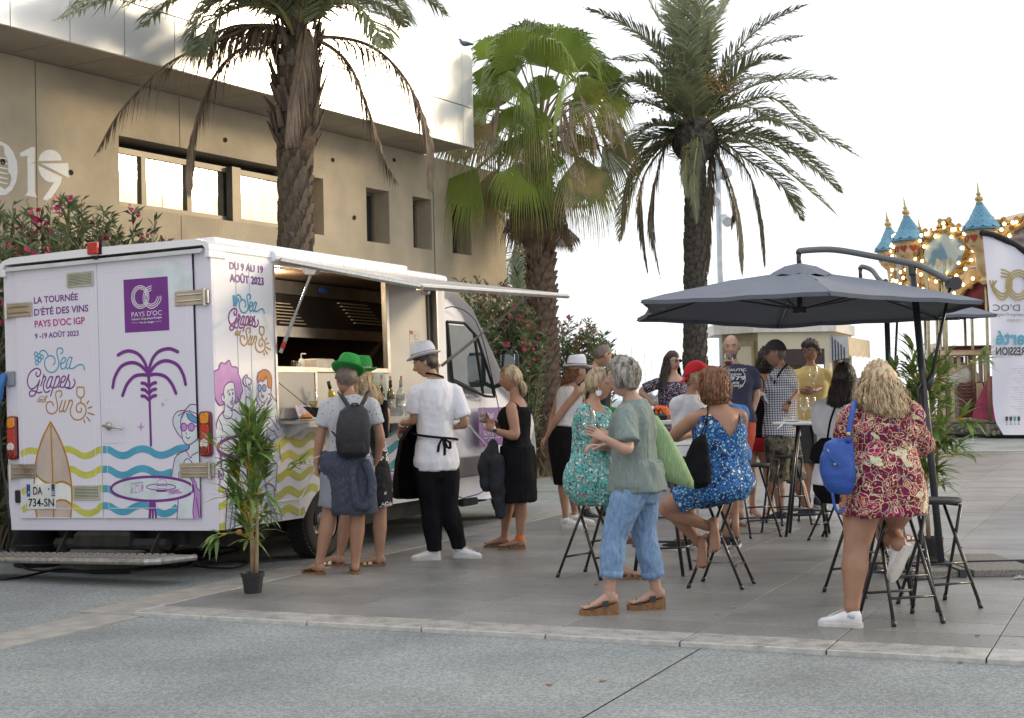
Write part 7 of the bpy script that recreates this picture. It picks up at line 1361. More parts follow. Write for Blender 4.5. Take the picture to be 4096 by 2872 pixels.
for(xa,xb)in((1280,1370),(1385,1560)):m=MB();m.bb((A(*cT(xa,0),YT)[0],YT-.03,zt(920)),(A(*cT(xb,0),YT)[0],YT-.001,zt(590)),0,.01);m.build('side_panel',tcr,tc)
for k in range(7):m=MB();m.bb((A(*cT(1085,0),YT)[0],YT-.04,zt(900-k*45)),(A(*cT(1270,0),YT)[0],YT-.002,zt(875-k*45)),0,.006);m.build('louvre',tm_,tc)
for x in(855,978,1068,1270,1420,1560):m=MB();xx=A(*cT(x,0),YT)[0];m.bb((xx-.05,YT-.01,zt(580)if x>1000 else .5),(xx+.05,YT+.08,zt(220)));m.build('post',tcr,tc);m=MB();m.bb((xx-.05,YT+1.3,zt(580)),(xx+.05,YT+1.38,zt(220)));m.build('post',tcr,tc)
m=MB();m.loft([np.array([(x_l-.25,YT-.25,z0_),(xr_+.2,YT-.25,z0_),(xr_+.2,YT+1.65,z0_),(x_l-.25,YT+1.65,z0_)])*V3(1,1,1)if q_==0 else np.array([(x_l+.1,YT+.1,z0_),(xr_+.1,YT+.1,z0_),(xr_+.1,YT+1.3,z0_),(x_l+.1,YT+1.3,z0_)])for z0_,q_ in((zt(225),0),(zt(205),0),(zt(160),1))]);m.build('roof',tcr,tc)
m=MB();m.bb((A(*cT(990,0),YT)[0],YT+.3,zt(160)),(xr_,YT+1.1,zt(125)),0,.02);m.bb((A(*cT(980,0),YT)[0],YT+.2,zt(124)),(xr_+.1,YT+1.2,zt(100)),0,.03);m.build('clerestory',tm_,tc)
m=MB();m.bb((A(*cT(1095,0),YT)[0],YT+.3,zt(570)),(A(*cT(1180,0),YT)[0],YT+1.2,zt(240)));m.build('bulkhead',tm_,tc)
m=MB();m.loft([np.array([(A(*cT(1440,0),YT)[0]+r_*math.cos(q_)*(1+.2*math.cos(4*q_)),YT-.5+r_*.5*math.sin(q_),z_)for q_ in np.linspace(0,2*math.pi,18,endpoint=False)])for r_,z_ in((.55,.42),(.42,.9),(.25,1.3),(.12,1.6))]);m.build('red_drape',mat('crimson_cloth',(.28,.03,.07),(.2,.02,.05),rough=.7),label='crimson cloth bundle lying on the carousel edge beside the banner',cat='cloth')
m=MB()
for k in range(240):a=rng.uniform(2.4,4.9);r_=CR+.2+rng.normal(0,.06);m.sphere(CC+V3(math.cos(a)*r_,math.sin(a)*r_,.1+.22*rng.random()),rng.uniform(.04,.09),5,4)
m.build('decorative_pebbles',mat('edge_foliage',(.20,.20,.13),(.12,.1,.08),rough=.9),kind='stuff')
YB=19.5;bn_=thing('feather_banner','white feather banner seen from behind with mirrored lettering and a gold ring logo','banner',A(*D(2310,1090),YB)*V3(1,1,0))
bnm=leafmat('banner_cloth',(.66,.66,.74),(.62,.62,.71),trans=.35,rough=.7,scale=1);sl=mat('black_sleeve',(.012,.012,.014),rough=.7)
out_=[(2203,528),(2212,620),(2220,720),(2224,830),(2226,905),(2232,945),(2250,974),(2330,978),(2400,970),(2410,800),(2400,680),(2360,610),(2296,562),(2250,535)]
def bq(x,y,o=0):x_=x;w_=.04*math.sin((x_-2200)/19+(y-500)/90)+.03*math.sin((y-500)/60);return A(*D(x,y),YB+w_-o)
rows=np.linspace(528,975,34);v=[];NC=22
def lx(y):return float(np.interp(y,[528,620,720,830,905,945,975],[2203,2212,2220,2224,2226,2232,2250]))
def rx_(y):return float(np.interp(y,[528,535,562,610,680,800,975],[2206,2250,2296,2360,2400,2410,2400]))
for y in rows:v+=[bq(lx(y)+(rx_(y)-lx(y))*j/NC,y)for j in range(NC+1)]
m=MB();m.add(v,[(i*(NC+1)+j,i*(NC+1)+j+1,(i+1)*(NC+1)+j+1,(i+1)*(NC+1)+j)for i in range(33)for j in range(NC)]);m.build('cloth',bnm,bn_,smooth=True)
P=[bq(*q)for q in((2197,521),(2215,524),(2250,536),(2296,562),(2360,610),(2402,680),(2412,800),(2402,970))];P=stroke_pts(P,6);m=MB();m.tube(P,[.012]+[.045]*(len(P)-2)+[.045],8);m.build('sleeve',sl,bn_,smooth=True);m=MB();m.tube([P[-1],V3(P[-1][0],P[-1][1],0)],.018,8);m.box(V3(P[-1][0],P[-1][1],.01),(.6,.6,.02));m.build('pole_and_foot',al_g,bn_)
gdk=mat('banner_gold',(.42,.34,.15));bbl=mat('banner_blue',(.15,.42,.55));bgr=mat('banner_grey',(.07,.08,.09));bfn=lambda x,y:bq(x,y,.03);bfl=lambda x,y:bq(x,y,.03)-WM[bn_][:3,3];BO=V3(0,-1,0)
O=[]
for rx,ry_ in((27,33),(22,27),(17,21)):q_=[(2283+rx*math.cos(t),639+ry_*math.sin(t))for t in np.linspace(0,2*math.pi,17)[:-1]];O.append(q_+[q_[0]])
O+=[[(2245,604+k*8),(2262,612+k*6),(2268-k*4,640),(2258,664-k*5),(2245,672-k*7),(2228,655-k*6),(2219+k*7,630)]for k in range(3)]
lines(O,.026,gdk,bn_,bfl,out=BO,name='logo_rings')
def mirror_label(s,xr,y,width,hpx,m_,bold=.0):
 v,f=text_mesh(s,1,1,bold);x0,x1=v[:,0].min(),v[:,0].max();mb=MB();q=np.array([bfn(xr-(a-x0)/(x1-x0)*width,y-b_/.72*hpx)for a,b_ in v[:,:2]]);mb.add(q,f);mb.build('lettering',m_,bn_)
mirror_label("PAYS D'OC",2352,697,126,15,bgr);mirror_label('Indication Géographique Protégée',2352,708,122,7,bgr);mirror_label('Vins de cépages',2330,720,72,7,gdk);mirror_label('Liberté',2345,772,112,32,bbl,.03);mirror_label("D'EXPRESSION",2345,796,112,18,bgr,.03)
for k in range(22):mirror_label(['grenache','cabernet','sauvignon','muscat','viognier','merlot blanc','pinot gris'][k%7],2300,822+k*5.3,14+6*((k*7)%4),2.4,mat('banner_faint',(.35,.35,.4)))
for k,m_ in enumerate((bgr,bgr,bbl,bgr)):x=2268+9*k-11+0;film([(x-3.4,934),(x+3.4,934),(x+3,942),(x+.5,945),(x+.5,950),(x+2.6,952),(x-2.6,952),(x-.5,950),(x-.5,945),(x-3,942)],m_,bn_,bfl,out=BO,name='printed_glass')
def remesh(mb,vox,smooth=3,dec=None):
 me=mb.mesh('t');o=bpy.data.objects.new('t',me);COL.objects.link(o)
 r=o.modifiers.new('r','REMESH');r.mode='VOXEL';r.voxel_size=vox
 if smooth:s=o.modifiers.new('s','SMOOTH');s.iterations=smooth;s.factor=.5
 if dec:d=o.modifiers.new('d','DECIMATE');d.ratio=dec
 m2=bpy.data.meshes.new_from_object(o.evaluated_get(bpy.context.evaluated_depsgraph_get()))
 n=len(m2.vertices);v=np.zeros(n*3);m2.vertices.foreach_get('co',v);nn=np.zeros(n*3);m2.vertices.foreach_get('normal',nn);f=[tuple(p.vertices)for p in m2.polygons]
 bpy.data.objects.remove(o);bpy.data.meshes.remove(me);bpy.data.meshes.remove(m2);return v.reshape(-1,3),nn.reshape(-1,3),f
def folds(v,n,amp,seed=0,sc=1.0,vert=.35):
 r=np.random.default_rng(seed);o=np.zeros(len(v))
 for k in range(7):
  d=r.normal(size=3)*np.array([1,1,vert]);fr=r.uniform(18,55)*sc;w_=r.normal(size=3)*9;o+=np.sin(v@nrm(d)*fr+1.6*np.sin(v@w_)+r.uniform(0,6))/(1+k*.25)
 o=np.tanh(o*.6)
 for k in range(4):d=r.normal(size=3)*np.array([1,1,vert]);w_=r.normal(size=3)*14;o+=.35*(1-np.abs(np.sin(v@nrm(d)*r.uniform(40,75)+1.3*np.sin(v@w_))))**3
 return v+n*(o*amp)[:,None]
skinm=lambda nm,c:mat('skin_'+nm,c,tuple(q*.86 for q in(c[0],c[1]*.93,c[2]*.9)),rough=.5,scale=9,sub=.08,bump=.15,bscale=130)
LIP=mat('lips',(.36,.12,.10),rough=.4);EW=mat('eye_white',(.45,.42,.40),None,rough=.2);IR=mat('iris',(.03,.02,.015),None,rough=.1)
def ell(c,ax,ay,ra,rb,n=18,sq=.0):
 t=np.linspace(0,2*np.pi,n,endpoint=False);ct,st=np.cos(t),np.sin(t);return c+ra*np.sign(ct)[:,None]*(np.abs(ct)**(1-sq))[:,None]*ax+rb*(np.sign(st)*np.abs(st)**(1-sq))[:,None]*ay
def limb(mb,P,R,g=0,t1=1.0,t0=0.0,fl=0):
 """tapered limb through joints P with radii profile; g grows it (clothing), t0..t1 the stretch kept"""
 P=[np.asarray(p,float)for p in P];Q=[];L=[0]
 for a,b in zip(P[:-1],P[1:]):L.append(L[-1]+np.linalg.norm(b-a))
 tt=np.linspace(t0*L[-1],t1*L[-1],16);prof_x=[q[0]*L[-1]for q in R];prof_r=[q[1]for q in R]
 for t in tt:
  q=np.array([np.interp(t,L,[p[k]for p in P])for k in range(3)])
  for k in range(1,len(P)-1):
   dk=abs(t-L[k]);w_=.055
   if dk<w_:q=q*(.5+.5*dk/w_)+(np.array([np.interp(t-w_,L,[p[j]for p in P])for j in range(3)])+np.array([np.interp(t+w_,L,[p[j]for p in P])for j in range(3)]))/2*(.5-.5*dk/w_)
  Q.append(q)
 rr=[np.interp(t,prof_x,prof_r)+g+fl*((t/L[-1]-t0)/(t1-t0+1e-6))**2 for t in tt];mb.tube(Q,rr,14,round_=(g==0));return Q,rr
ARM=[(0,.043),(.07,.048),(.25,.046),(.45,.040),(.53,.040),(.62,.043),(.8,.033),(1,.026)]
LEG=[(0,.088),(.12,.092),(.3,.074),(.46,.058),(.53,.056),(.66,.060),(.8,.046),(.93,.035),(1,.036)]
def hand(mb,w,d,pn,side,s=1.0,curl=.5,grip=False):
 """palm, four fingers of different lengths and a thumb; d towards fingers, pn out of the palm, side towards the thumb"""
 d=nrm(d);pn=nrm(pn-d*(pn@d));sd_=nrm(np.cross(d,pn));sd_=sd_ if sd_@side>0 else-sd_
 mb.loft([ell(w+d*t*s,sd_,pn,a*s,b*s,10)for t,a,b in((-.02,.025,.021),(.0,.026,.019),(.03,.036,.017),(.06,.041,.015),(.085,.040,.012))])
 for k,(o,ln)in enumerate(((.030,.068),(.010,.077),(-.011,.071),(-.031,.056))):
  p=w+d*.078*s+sd_*o*s;dd=nrm(d+sd_*o*2.0);P=[p-dd*.02*s,p];a=curl*(1+.10*k)
  for j,fr in enumerate((.45,.32,.23)):dd=rotm(sd_,a*(1 if np.dot(np.cross(sd_,dd),pn)>0 else-1))@dd;P.append(P[-1]+dd*ln*fr*s)
  mb.tube(P,[.0092*s,.0095*s,.0085*s,.0078*s,.0065*s],7,round_=True)
 p=w+d*.022*s+sd_*.028*s;a=nrm(d*.75+sd_*.7+pn*(.25+.45*grip));b=nrm(d*.9+sd_*(.2-.5*grip)+pn*(.4+.4*grip));mb.tube([p-a*.012*s,p+a*.034*s,p+a*.034*s+b*.028*s,p+a*.034*s+b*.050*s],[.013*s,.0115*s,.010*s,.007*s],7,round_=True)
def head_pts(nt=26,nph=34):
 th=np.linspace(.0,np.pi,nt+2)[1:-1];ph=np.linspace(0,2*np.pi,nph,endpoint=False);T_,Ph=np.meshgrid(th,ph,indexing='ij')
 x=np.sin(T_)*np.sin(Ph);y=np.sin(T_)*np.cos(Ph);z=np.cos(T_);return x,y,z
def head_shape(x,y,z,skull=False):
 X_=x*.074;Y_=y*.094;Z_=z*.117
 lo=np.clip(-z,0,1);X_=X_*(1-.34*lo**1.4);Y_=np.where(y>0,Y_*(1-.10*lo**2),Y_*(1-.42*lo**1.2));X_=X_*(1+.05*np.exp(-((z-.3)/.3)**2));Y_=Y_-.004
 if not skull:
  fr=np.clip(y,0,1)**1.2;g=lambda x0,z0,sx,sz:np.exp(-((X_-x0)/sx)**2-((Z_-z0)/sz)**2)
  Y_=Y_+fr*(.024*g(0,-.026,.012,.013)+.013*g(0,-.008,.009,.020)-.011*(g(.031,.010,.016,.011)+g(-.031,.010,.016,.011))+.005*(g(.028,.031,.03,.008)+g(-.028,.031,.03,.008))+.008*g(0,-.060,.022,.010)+.010*g(0,-.098,.024,.016)+.004*(g(.045,-.02,.02,.02)+g(-.045,-.02,.02,.02))-.003*g(0,-.046,.02,.004)-.004*g(0,-.078,.02,.006))
 return np.stack([X_,Y_,Z_],-1)
def rot_head(yaw,pitch=0,roll=0):
 f=np.array([math.sin(yaw),math.cos(yaw),0]);r=np.array([math.cos(yaw),-math.sin(yaw),0]);u=np.array([0,0,1.])
 R_=np.stack([r,f,u],1);return R_@rotm((0,1,0),roll)@rotm((1,0,0),-pitch)
def add_head(mb,c,R_,s,eyes=True):
 x,y,z=head_pts();P=head_shape(x,y,z)*s;nt,nph=x.shape;v=P.reshape(-1,3)@R_.T+c;f=[];mi=[]
 for i in range(nt-1):
  for j in range(nph):f.append((i*nph+j,(i+1)*nph+j,(i+1)*nph+(j+1)%nph,i*nph+(j+1)%nph))
 q=P.reshape(-1,3)/s;k0=mb.n;lips=[];rest=[]
 for ff in f:
  m_=q[list(ff)].mean(0);(lips if(m_[1]>.05 and abs(m_[0])<.024 and abs(m_[2]+.060)<.010)else rest).append(ff)
 mb.add(v,rest+[tuple(range(nph))[::-1],tuple(range((nt-1)*nph,nt*nph))]);mb.f+=[tuple(i+k0 for i in ff)for ff in lips];mb.mi+=[1]*len(lips)
 L=lambda a,b,d_:c+R_@(np.array([a,b,d_])*s)
 for sx in(-1,1):
  mb.loft([ell(L(sx*.071,-.008,.002),R_@V3(0,1,.15),R_@V3(0,0,1),.010*s,.024*s,10),ell(L(sx*.081,-.014,.006),R_@V3(0,1,.15),R_@V3(0,0,1),.017*s,.032*s,10),ell(L(sx*.085,-.016,.006),R_@V3(0,1,.15),R_@V3(0,0,1),.010*s,.022*s,10)])
  if eyes:mb.sphere(L(sx*.030,.0705,.010),.0115*s,10,7,mi=2,sc=(1.15,1,.8));mb.sphere(L(sx*.0305,.0795,.010),.0052*s,8,5,mi=3)
 return L
def hair_shell(mb,c,R_,s,off,front=.050,temple=.0,nape=-.075,seed=1,lump=.004,part=None):
 x,y,z=head_pts(24,40);r=np.random.default_rng(seed);P0=head_shape(x,y,z,True);Nn=np.stack([x/.9,y,z],-1);nt,nph=x.shape
 d=off+lump*np.sin(x*14+np.sin(z*9)*2)*np.cos(y*11+seed)+r.normal(0,.0008,x.shape);Z_=P0[...,2];Yv=P0[...,1];Xa=np.abs(P0[...,0])
 lim=np.where(Yv>.045,front-.012*np.sin(x*7+seed),np.where(Yv>.0,temple+(front-temple)*(Yv/.045),nape+(temple-nape)*np.clip((Yv+.05)/.05,0,1)));m_=Z_>lim
 d=d*np.clip((Z_-lim)/.018,.15,1);v=((P0+Nn*d[...,None])*s).reshape(-1,3)@R_.T+c;f=[]
 for i in range(nt-1):
  for j in range(nph):
   k=(j+1)%nph
   if m_[i,j]and m_[i+1,j]or m_[i,j]and m_[i,k]:f.append((i*nph+j,(i+1)*nph+j,(i+1)*nph+k,i*nph+k))
 mb.add(v,f+[tuple(range(nph))[::-1]])
def strands(mb,rings,n,wav=.008,w=.004,a0=0,a1=2*np.pi,seed=0,m=12):
 """locks running down a volume given by rings (centre, ax, ay, ra, rb)"""
 r=np.random.default_rng(seed);N=len(rings)
 for k in range(n):
  a=r.uniform(a0,a1);st=r.uniform(0,.35);en=r.uniform(.75,1.03);ph=r.uniform(0,6);P=[];W=[];rad=r.uniform(.90,1.04)+(r.random()<.12)*r.uniform(.02,.14)
  for t in np.linspace(st,en,m):
   u=min(t*(N-1),N-1.001);i=int(u);fr_=u-i;g=[rings[i][q]*(1-fr_)+rings[i+1][q]*fr_ for q in range(5)];aa=a+.25*math.sin(t*5+ph)*wav*14
   o=g[1]*math.cos(aa)*g[3]+g[2]*math.sin(aa)*g[4];P.append(g[0]+o*rad+nrm(o)*wav*math.sin(t*22+ph)*.7);W.append(nrm(-g[1]*math.sin(aa)+g[2]*math.cos(aa))*w*(1-.5*t))
  mb.ribbon(P,W)
def mane(J_,c0,rings,m_,n=160,wav=.008,w=.005,gap=None,seed=0,R_=None):
 """long hair volume: rings = (centre, half width, half depth); gap = (angle, half angle) left open round the face"""
 R_=R_ if R_ is not None else np.eye(3);ax,ay=R_[:,0],R_[:,1];a0,a1=(0,2*np.pi)if gap is None else(gap[0]+gap[1],gap[0]+2*np.pi-gap[1])
 G_=[(np.asarray(c,float),ax,ay,a,b)for c,a,b in rings];t=np.linspace(a0,a1,26,endpoint=gap is not None);RR=[]
 rr=np.random.default_rng(seed+5)
 for k,(c,ax_,ay_,a,b)in enumerate(G_):q=.93+.03*np.sin(t*9+seed)+.03*np.sin(t*17+k*.8);RR.append(c+(a*q*np.cos(t))[:,None]*ax_+(b*q*np.sin(t))[:,None]*ay_)
 mb=MB();mb.loft(RR,cap=gap is None,closed=gap is None);strands(mb,G_,int(n*1.7),wav,w*.68,a0,a1,seed);mb.build('hair',m_,J_['root'],smooth=True)
def hairmat(nm,a,b):return mat('hair_'+nm,a,b,rough=.42,scale=26,detail=3,stretch=(1.6,1.6,.22),bump=.6,bscale=120,lo=.40,hi=.58)
def shoe(par,an,toe,kind,m1,m2,s=1.0,nm='shoe'):
 """ankle point, flat toe direction vector; an is over the heel at ground height"""
 d=nrm(toe);sd_=nrm(np.cross(d,(0,0,1)));up=np.cross(sd_,d);H=an
 if kind=='sneaker':
  b=MB();b.loft([ell(H+d*t*s+up*z*s,sd_,up,a*s,h_*s,14,.2)for t,z,a,h_ in((-.055,.05,.016,.03),(-.045,.055,.032,.042),(.0,.062,.037,.045),(.05,.055,.038,.040),(.10,.043,.043,.028),(.15,.036,.043,.020),(.185,.032,.033,.015),(.20,.03,.015,.008))]);b.tube([H+up*.06*s,H+up*.105*s-d*.008],[.043*s,.040*s],14);o=b.build(nm,m1,par,smooth=True)
  b=MB();b.loft([np.array([H+d*t*s+sd_*x*a*s+up*z*s for x,z in((-1,0),(1,0),(1.04,.018),(1,.030),(-1,.030),(-1.04,.018))])for t,a in((-.062,.018),(-.045,.034),(0,.038),(.06,.037),(.11,.045),(.16,.044),(.195,.030),(.208,.012))]);b.build('sole',m2,o)
  b=MB();[b.tube([H+d*(.065+.022*k)*s+sd_*.022*s+up*(.098-.011*k)*s,H+d*(.07+.022*k)*s-sd_*.022*s+up*(.098-.011*k)*s],.0028,4)for k in range(4)];b.build('laces',m2,o)
 else:
  hl,hf=(.075,.035)if kind=='wedge' else(.022,.018);P=((-.055,.024),(-.035,.034),(.03,.033),(.10,.042),(.15,.042),(.185,.028),(.20,.010))
  b=MB();b.loft([np.array([H+d*t*s+sd_*x*a*s+up*z for x,z in((-1,0),(1,0),(1,np.interp(t,[-.05,.12],[hl,hf])),(-1,np.interp(t,[-.05,.12],[hl,hf])))])for t,a in P]);o=b.build(nm,m2,par)
  b=MB()
  for t,w_ in((.075,.018),(.125,.016))if kind!='wedge' else((.03,.020),(.12,.018)):zt_=np.interp(t,[-.05,.12],[hl,hf]);b.loft([np.array([H+d*(t+dt)*s+sd_*math.cos(q)*.044*s+up*(zt_+(.050 if t<.1 else .038)*math.sin(q)*s)for q in np.linspace(0,math.pi,9)])for dt in(-w_,w_)],closed=False)
  b.build('strap',m1,o)
def foot(mb,H,toe,lift,s=1.0):
 d=nrm(toe);sd_=nrm(np.cross(d,(0,0,1)));up=np.cross(sd_,d);z0=np.array([0,0,lift])if np.isscalar(lift)else lift
 mb.loft([ell(H+d*t*s+up*(z*s+np.interp(t,[-.05,.12],[lift[0],lift[1]])if not np.isscalar(lift)else z*s+lift),sd_,up,a*s,h_*s,12)for t,z,a,h_ in((-.052,.03,.012,.02),(-.04,.035,.028,.032),(0,.045,.033,.043),(.04,.042,.033,.038),(.09,.028,.038,.025),(.135,.018,.040,.016),(.165,.013,.035,.012),(.178,.012,.02,.008))])
 for k,(o,ln,r_)in enumerate(((.026,.030,.012),(.009,.024,.009),(-.006,.019,.0085),(-.019,.014,.008),(-.030,.008,.0075))):p=H+d*.155*s+sd_*o*s+up*((lift if np.isscalar(lift)else lift[1])+.013*s);mb.tube([p,p+d*ln*s],[r_*s,r_*.85*s],6,round_=True)
TORSO=[(-.20,.095,.085),(-.10,.155,.110),(0,.172,.120),(.12,.162,.113),(.30,.138,.100),(.48,.143,.105),(.66,.156,.112),(.78,.160,.105),(.86,.146,.092),(.93,.110,.074),(.98,.074,.060),(1.02,.046,.046)]
def person(label,Y,N,Hp,face,head,hs=1.0,sw=.20,fat=1.0,yaw2=None,sk=None,arms=None,legs=None,vox=.011,grp=None,hy=None,hp=0,hr=0,shoes=None,dN=0,dH=0,dhd=0,base=None,lean=0,bust=0,eyes=True,armsc=1.0,legsc=1.0):
 """N, Hp, head and joints are measured photo points turned into places at distance Y (+ offset)"""
 at=lambda p,d=0:A(p[0],p[1],Y+(p[2]if len(p)>2 else 0)+d)
 face=math.radians(face);f=np.array([math.sin(face),math.cos(face),0]);r=np.array([math.cos(face),-math.sin(face),0])
 n=at(N);h_=at(Hp);root=thing('person',label,'person',V3(h_[0],h_[1],0),group=grp)
 J=dict(root=root,f=f,r=r,N=n,H=h_,Y=Y,sk=sk,at=at,fat=fat);up=nrm(n-h_);L=np.linalg.norm(n-h_);J['L']=L;J['up']=up
 ff=nrm(f-up*(f@up));J['ff']=ff;k_=sw/.20
 J['tor']=lambda g=0,t0=-.2,t1=1.2,ex=0:[ell(h_+(n-h_)*t+ff*(.018*math.sin(t*3.3)-.006+(bust*.35*math.exp(-((t-.70)/.10)**2))),r,ff,(a*(fat if t<.75 else 1)*(k_ if t>.5 else(1+k_)/2)+g*(1 if t<.9 else .6)+ex*max(0,1-max(t,0)/.5)),(b*fat+g*(1 if t<.9 else .6)+ex*max(0,1-max(t,0)/.5)+bust*.5*math.exp(-((t-.70)/.10)**2)+.02*(fat-1)*math.exp(-((t-.2)/.25)**2)),20,.12)for t,a,b in TORSO if t0<=t<=t1]
 J['sh']={-1:h_+(n-h_)*.845-r*sw*.88,1:h_+(n-h_)*.845+r*sw*.88};J['hip']={s:h_-up*.02+r*s*.088*fat for s in(-1,1)}
 J['arm']={};J['leg']={};B=MB();B.loft(J['tor']())
 for s,key in((-1,'L'),(1,'R')):
  if arms and key in arms:
   P=[J['sh'][s]]+[at(p)for p in arms[key][:2]];J['arm'][s]=P;R_=[(a,b*armsc)for a,b in ARM];B.tube([J['sh'][s]-r*s*.08+up*.025,J['sh'][s]],[.042,.044],12,round_=True);limb(B,P,R_)
  if legs and key in legs:
   P=[J['hip'][s]]+[at(p)for p in legs[key][:2]];J['leg'][s]=P;limb(B,P,[(a,b*(1+(fat-1)*.6)*legsc)for a,b in LEG])
 hc=at(head);R_=rot_head(math.radians(hy if hy is not None else math.degrees(face)),hp,hr);hs*=1.06;J['hc'],J['hR'],J['hs']=hc,R_,hs
 B.tube([n-up*.05,n+(hc-n)*.35,hc-R_[:,2]*.055*hs-R_[:,1]*.018*hs],[.053,.047,.046],12,round_=True)
 v,nn,fc=remesh(B,vox,4);B=MB();B.add(v,fc);J['hl']=add_head(B,hc,R_,hs,eyes)
 for s,key in((-1,'L'),(1,'R')):
  if s in J['arm']and len(arms[key])>2:
   h2=arms[key][2];w_=J['arm'][s][2];tip=at(h2['tip']);d=tip-w_;hand(B,w_+nrm(d)*.012,d,np.array(h2.get('pn',(0,0,-1.)),float),np.array(h2.get('th',(0,-1,0)),float),h2.get('s',.96),h2.get('curl',.45),h2.get('grip',False))
  if s in J['leg']and len(legs[key])>2:
   q=legs[key][2];an=J['leg'][s][2];td=np.array([q['toe'][0],q['toe'][1],q['toe'][2]if len(q['toe'])>2 else 0.]);hl=q.get('H');hl=at(hl)if hl is not None else V3(an[0],an[1],0);J.setdefault('heel',{})[s]=(hl,td)
   if q.get('bare',0):foot(B,hl,td,(.075,.035)if q['bare']=='wedge' else .022);B.tube([an,hl+V3(0,0,.05 if q['bare']!='wedge' else .11)],[.036,.035],12,round_=True)
   else:B.tube([an,hl+V3(0,0,.07)],[.035,.033],12)
 B.build('body',[sk,LIP,EW,IR],root,smooth=True);return J
def cloth(J,nm,m_,tor=None,g=.014,sleeves=None,legs=None,skirt=None,amp=.004,vox=.012,seed=1,sg=.012,slf=.0,extra=None,vert=.35,cut=None,fl=0):
 """garment grown from the body: torso stretch, sleeves, trouser legs, skirt rings"""
 B=MB()
 if tor:B.loft(J['tor'](g,tor[0],tor[1],fl))
 if sleeves:
  for s,P in J['arm'].items():
   t1=sleeves if np.isscalar(sleeves)else sleeves.get(s,0)
   if t1<=0:continue
   B.tube([J['sh'][s]-J['r']*s*.09+J['up']*.028,J['sh'][s]],[.040+sg*.4,.042+sg*.8],12,round_=True);limb(B,P,ARM,sg,t1,0,slf)
 if legs:
  for s,P in J['leg'].items():limb(B,P,[(a,b*(1+(J['fat']-1)*.6))for a,b in LEG],legs[1],legs[0],0,legs[2]if len(legs)>2 else 0)
  B.tube([J['hip'][-1],J['hip'][1]],.105*J['fat'],12,round_=True)
 if skirt:
  B.loft([ell(np.asarray(c,float),J['r'],J['ff']*V3(1,1,0),a,b,26,.05)+np.array([0,0,0])for c,a,b in skirt])
 if extra:extra(B)
 v,nn,f=remesh(B,vox,3);v=folds(v,nn,amp,seed,1,vert)
 if cut is not None:
  keep=~cut(v);idx=np.cumsum(keep)-1;f=[tuple(int(idx[i])for i in q)for q in f if all(keep[i]for i in q)];v=v[keep]
 B=MB();B.add(v,f);return B.build(nm,m_,J['root'],smooth=True)
def fedora_on(J,m_,tilt=0,back=0,s=1.0,text="PAYS D'OC IGP",up=.062):
 R_=J['hR']@rotm((1,0,0),back)@rotm((0,1,0),tilt);c=J['hc']+R_@V3(0,-.006,up)*J['hs'];t=thing('fedora_hat',J['hat'],'hat',c,group='promotional felt hats')
 fedora_parts(t,m_,band,1.06*s*J['hs'],text,local=False,Rm=R_,off=c);return t
def glasses(J,m_,lens,on_top=False):
 R_,c,s=J['hR'],J['hc'],J['hs'];L=(lambda a,b,d:c+R_@(rotm((1,0,0),.9)@np.array([a,b+.012,d]))*s)if on_top else(lambda a,b,d:c+R_@np.array([a,b,d])*s);b=MB();b2=MB()
 for sx in(-1,1):
  q=[L(sx*.032+.024*math.cos(t),.096-.006*abs(sx*.032+.024*math.cos(t))*10,.008+.019*math.sin(t))for t in np.linspace(0,2*np.pi,15)];b.tube(q,.0022,5,cap=False);b2.add(q[:-1],[tuple(range(14))]);b.tube([L(sx*.056,.078,.014),L(sx*.078,.0,.012)],.0022,5)
 b.tube([L(-.01,.094,.010),L(.01,.094,.010)],.0022,5);o=b.build('glasses_frame',m_,J['root']);b2.build('lens',lens,o)
def brows(J,m_):
 b=MB();[b.tube([J['hl'](sx*.014,.089,.030),J['hl'](sx*.030,.087,.034),J['hl'](sx*.046,.076,.028)],[.003,.0035,.002],5)for sx in(-1,1)];b.build('eyebrows',m_,J['root'])
def strap(J,pts,w,m_,nm='strap'):b=MB();b.tube(stroke_pts(pts,6),w,7);return b.build(nm,m_,J['root'],smooth=True)
tan=skinm('tan',(.37,.205,.135));fair=skinm('fair',(.48,.30,.225));warm=skinm('warm',(.42,.245,.165));brown=skinm('brown',(.32,.175,.11))
cw=mat('white_cotton',(.72,.72,.76),(.66,.66,.71),rough=.85,scale=14,bump=.45,bscale=8,stretch=(1,1,.6),bdist=.04);cbk=mat('black_cloth',(.010,.010,.012),(.007,.007,.009),rough=.9,spec=.15,scale=14,bump=.45,bscale=8,stretch=(1,1,.6),bdist=.04)
cdots=layered('triangle_print',(.70,.71,.75),[('v',34,[(0,(.07,.08,.12)),(.17,None)])],bscale=300);heather=mat('heather_blue',(.075,.088,.13),(.04,.048,.075),rough=.95,scale=130,stretch=(1,1,.25),bump=.5,bscale=260,lo=.4,hi=.6)
cgs=mat('grey_shorts',(.26,.28,.33),(.22,.24,.29),rough=.9,scale=12);csage=mat('sage_cotton',(.205,.25,.235),(.165,.205,.195),rough=.92,scale=60,stretch=(1,1,.2),bump=.8,bscale=22,bdist=.03)
cjean=mat('light_denim',(.215,.325,.50),(.14,.235,.39),rough=.9,scale=35,stretch=(1.5,1.5,.5),bump=.9,bscale=16,bdist=.03)
cteal=layered('teal_floral',(.13,.42,.38),[('c',42,[(0,(.75,.72,.66)),(.17,(.45,.06,.08)),(.30,(.05,.06,.15)),(.37,None)]),('e',20,[(0,(.06,.16,.17)),(.035,None)]),('v',24,[(0,(.60,.22,.10)),(.10,(.72,.68,.6)),(.15,None)])],warp=.012)
cdk=layered('dark_floral',(.035,.035,.06),[('c',62,[(0,(.62,.55,.52)),(.2,(.45,.16,.18)),(.32,(.18,.20,.35)),(.36,None)])])
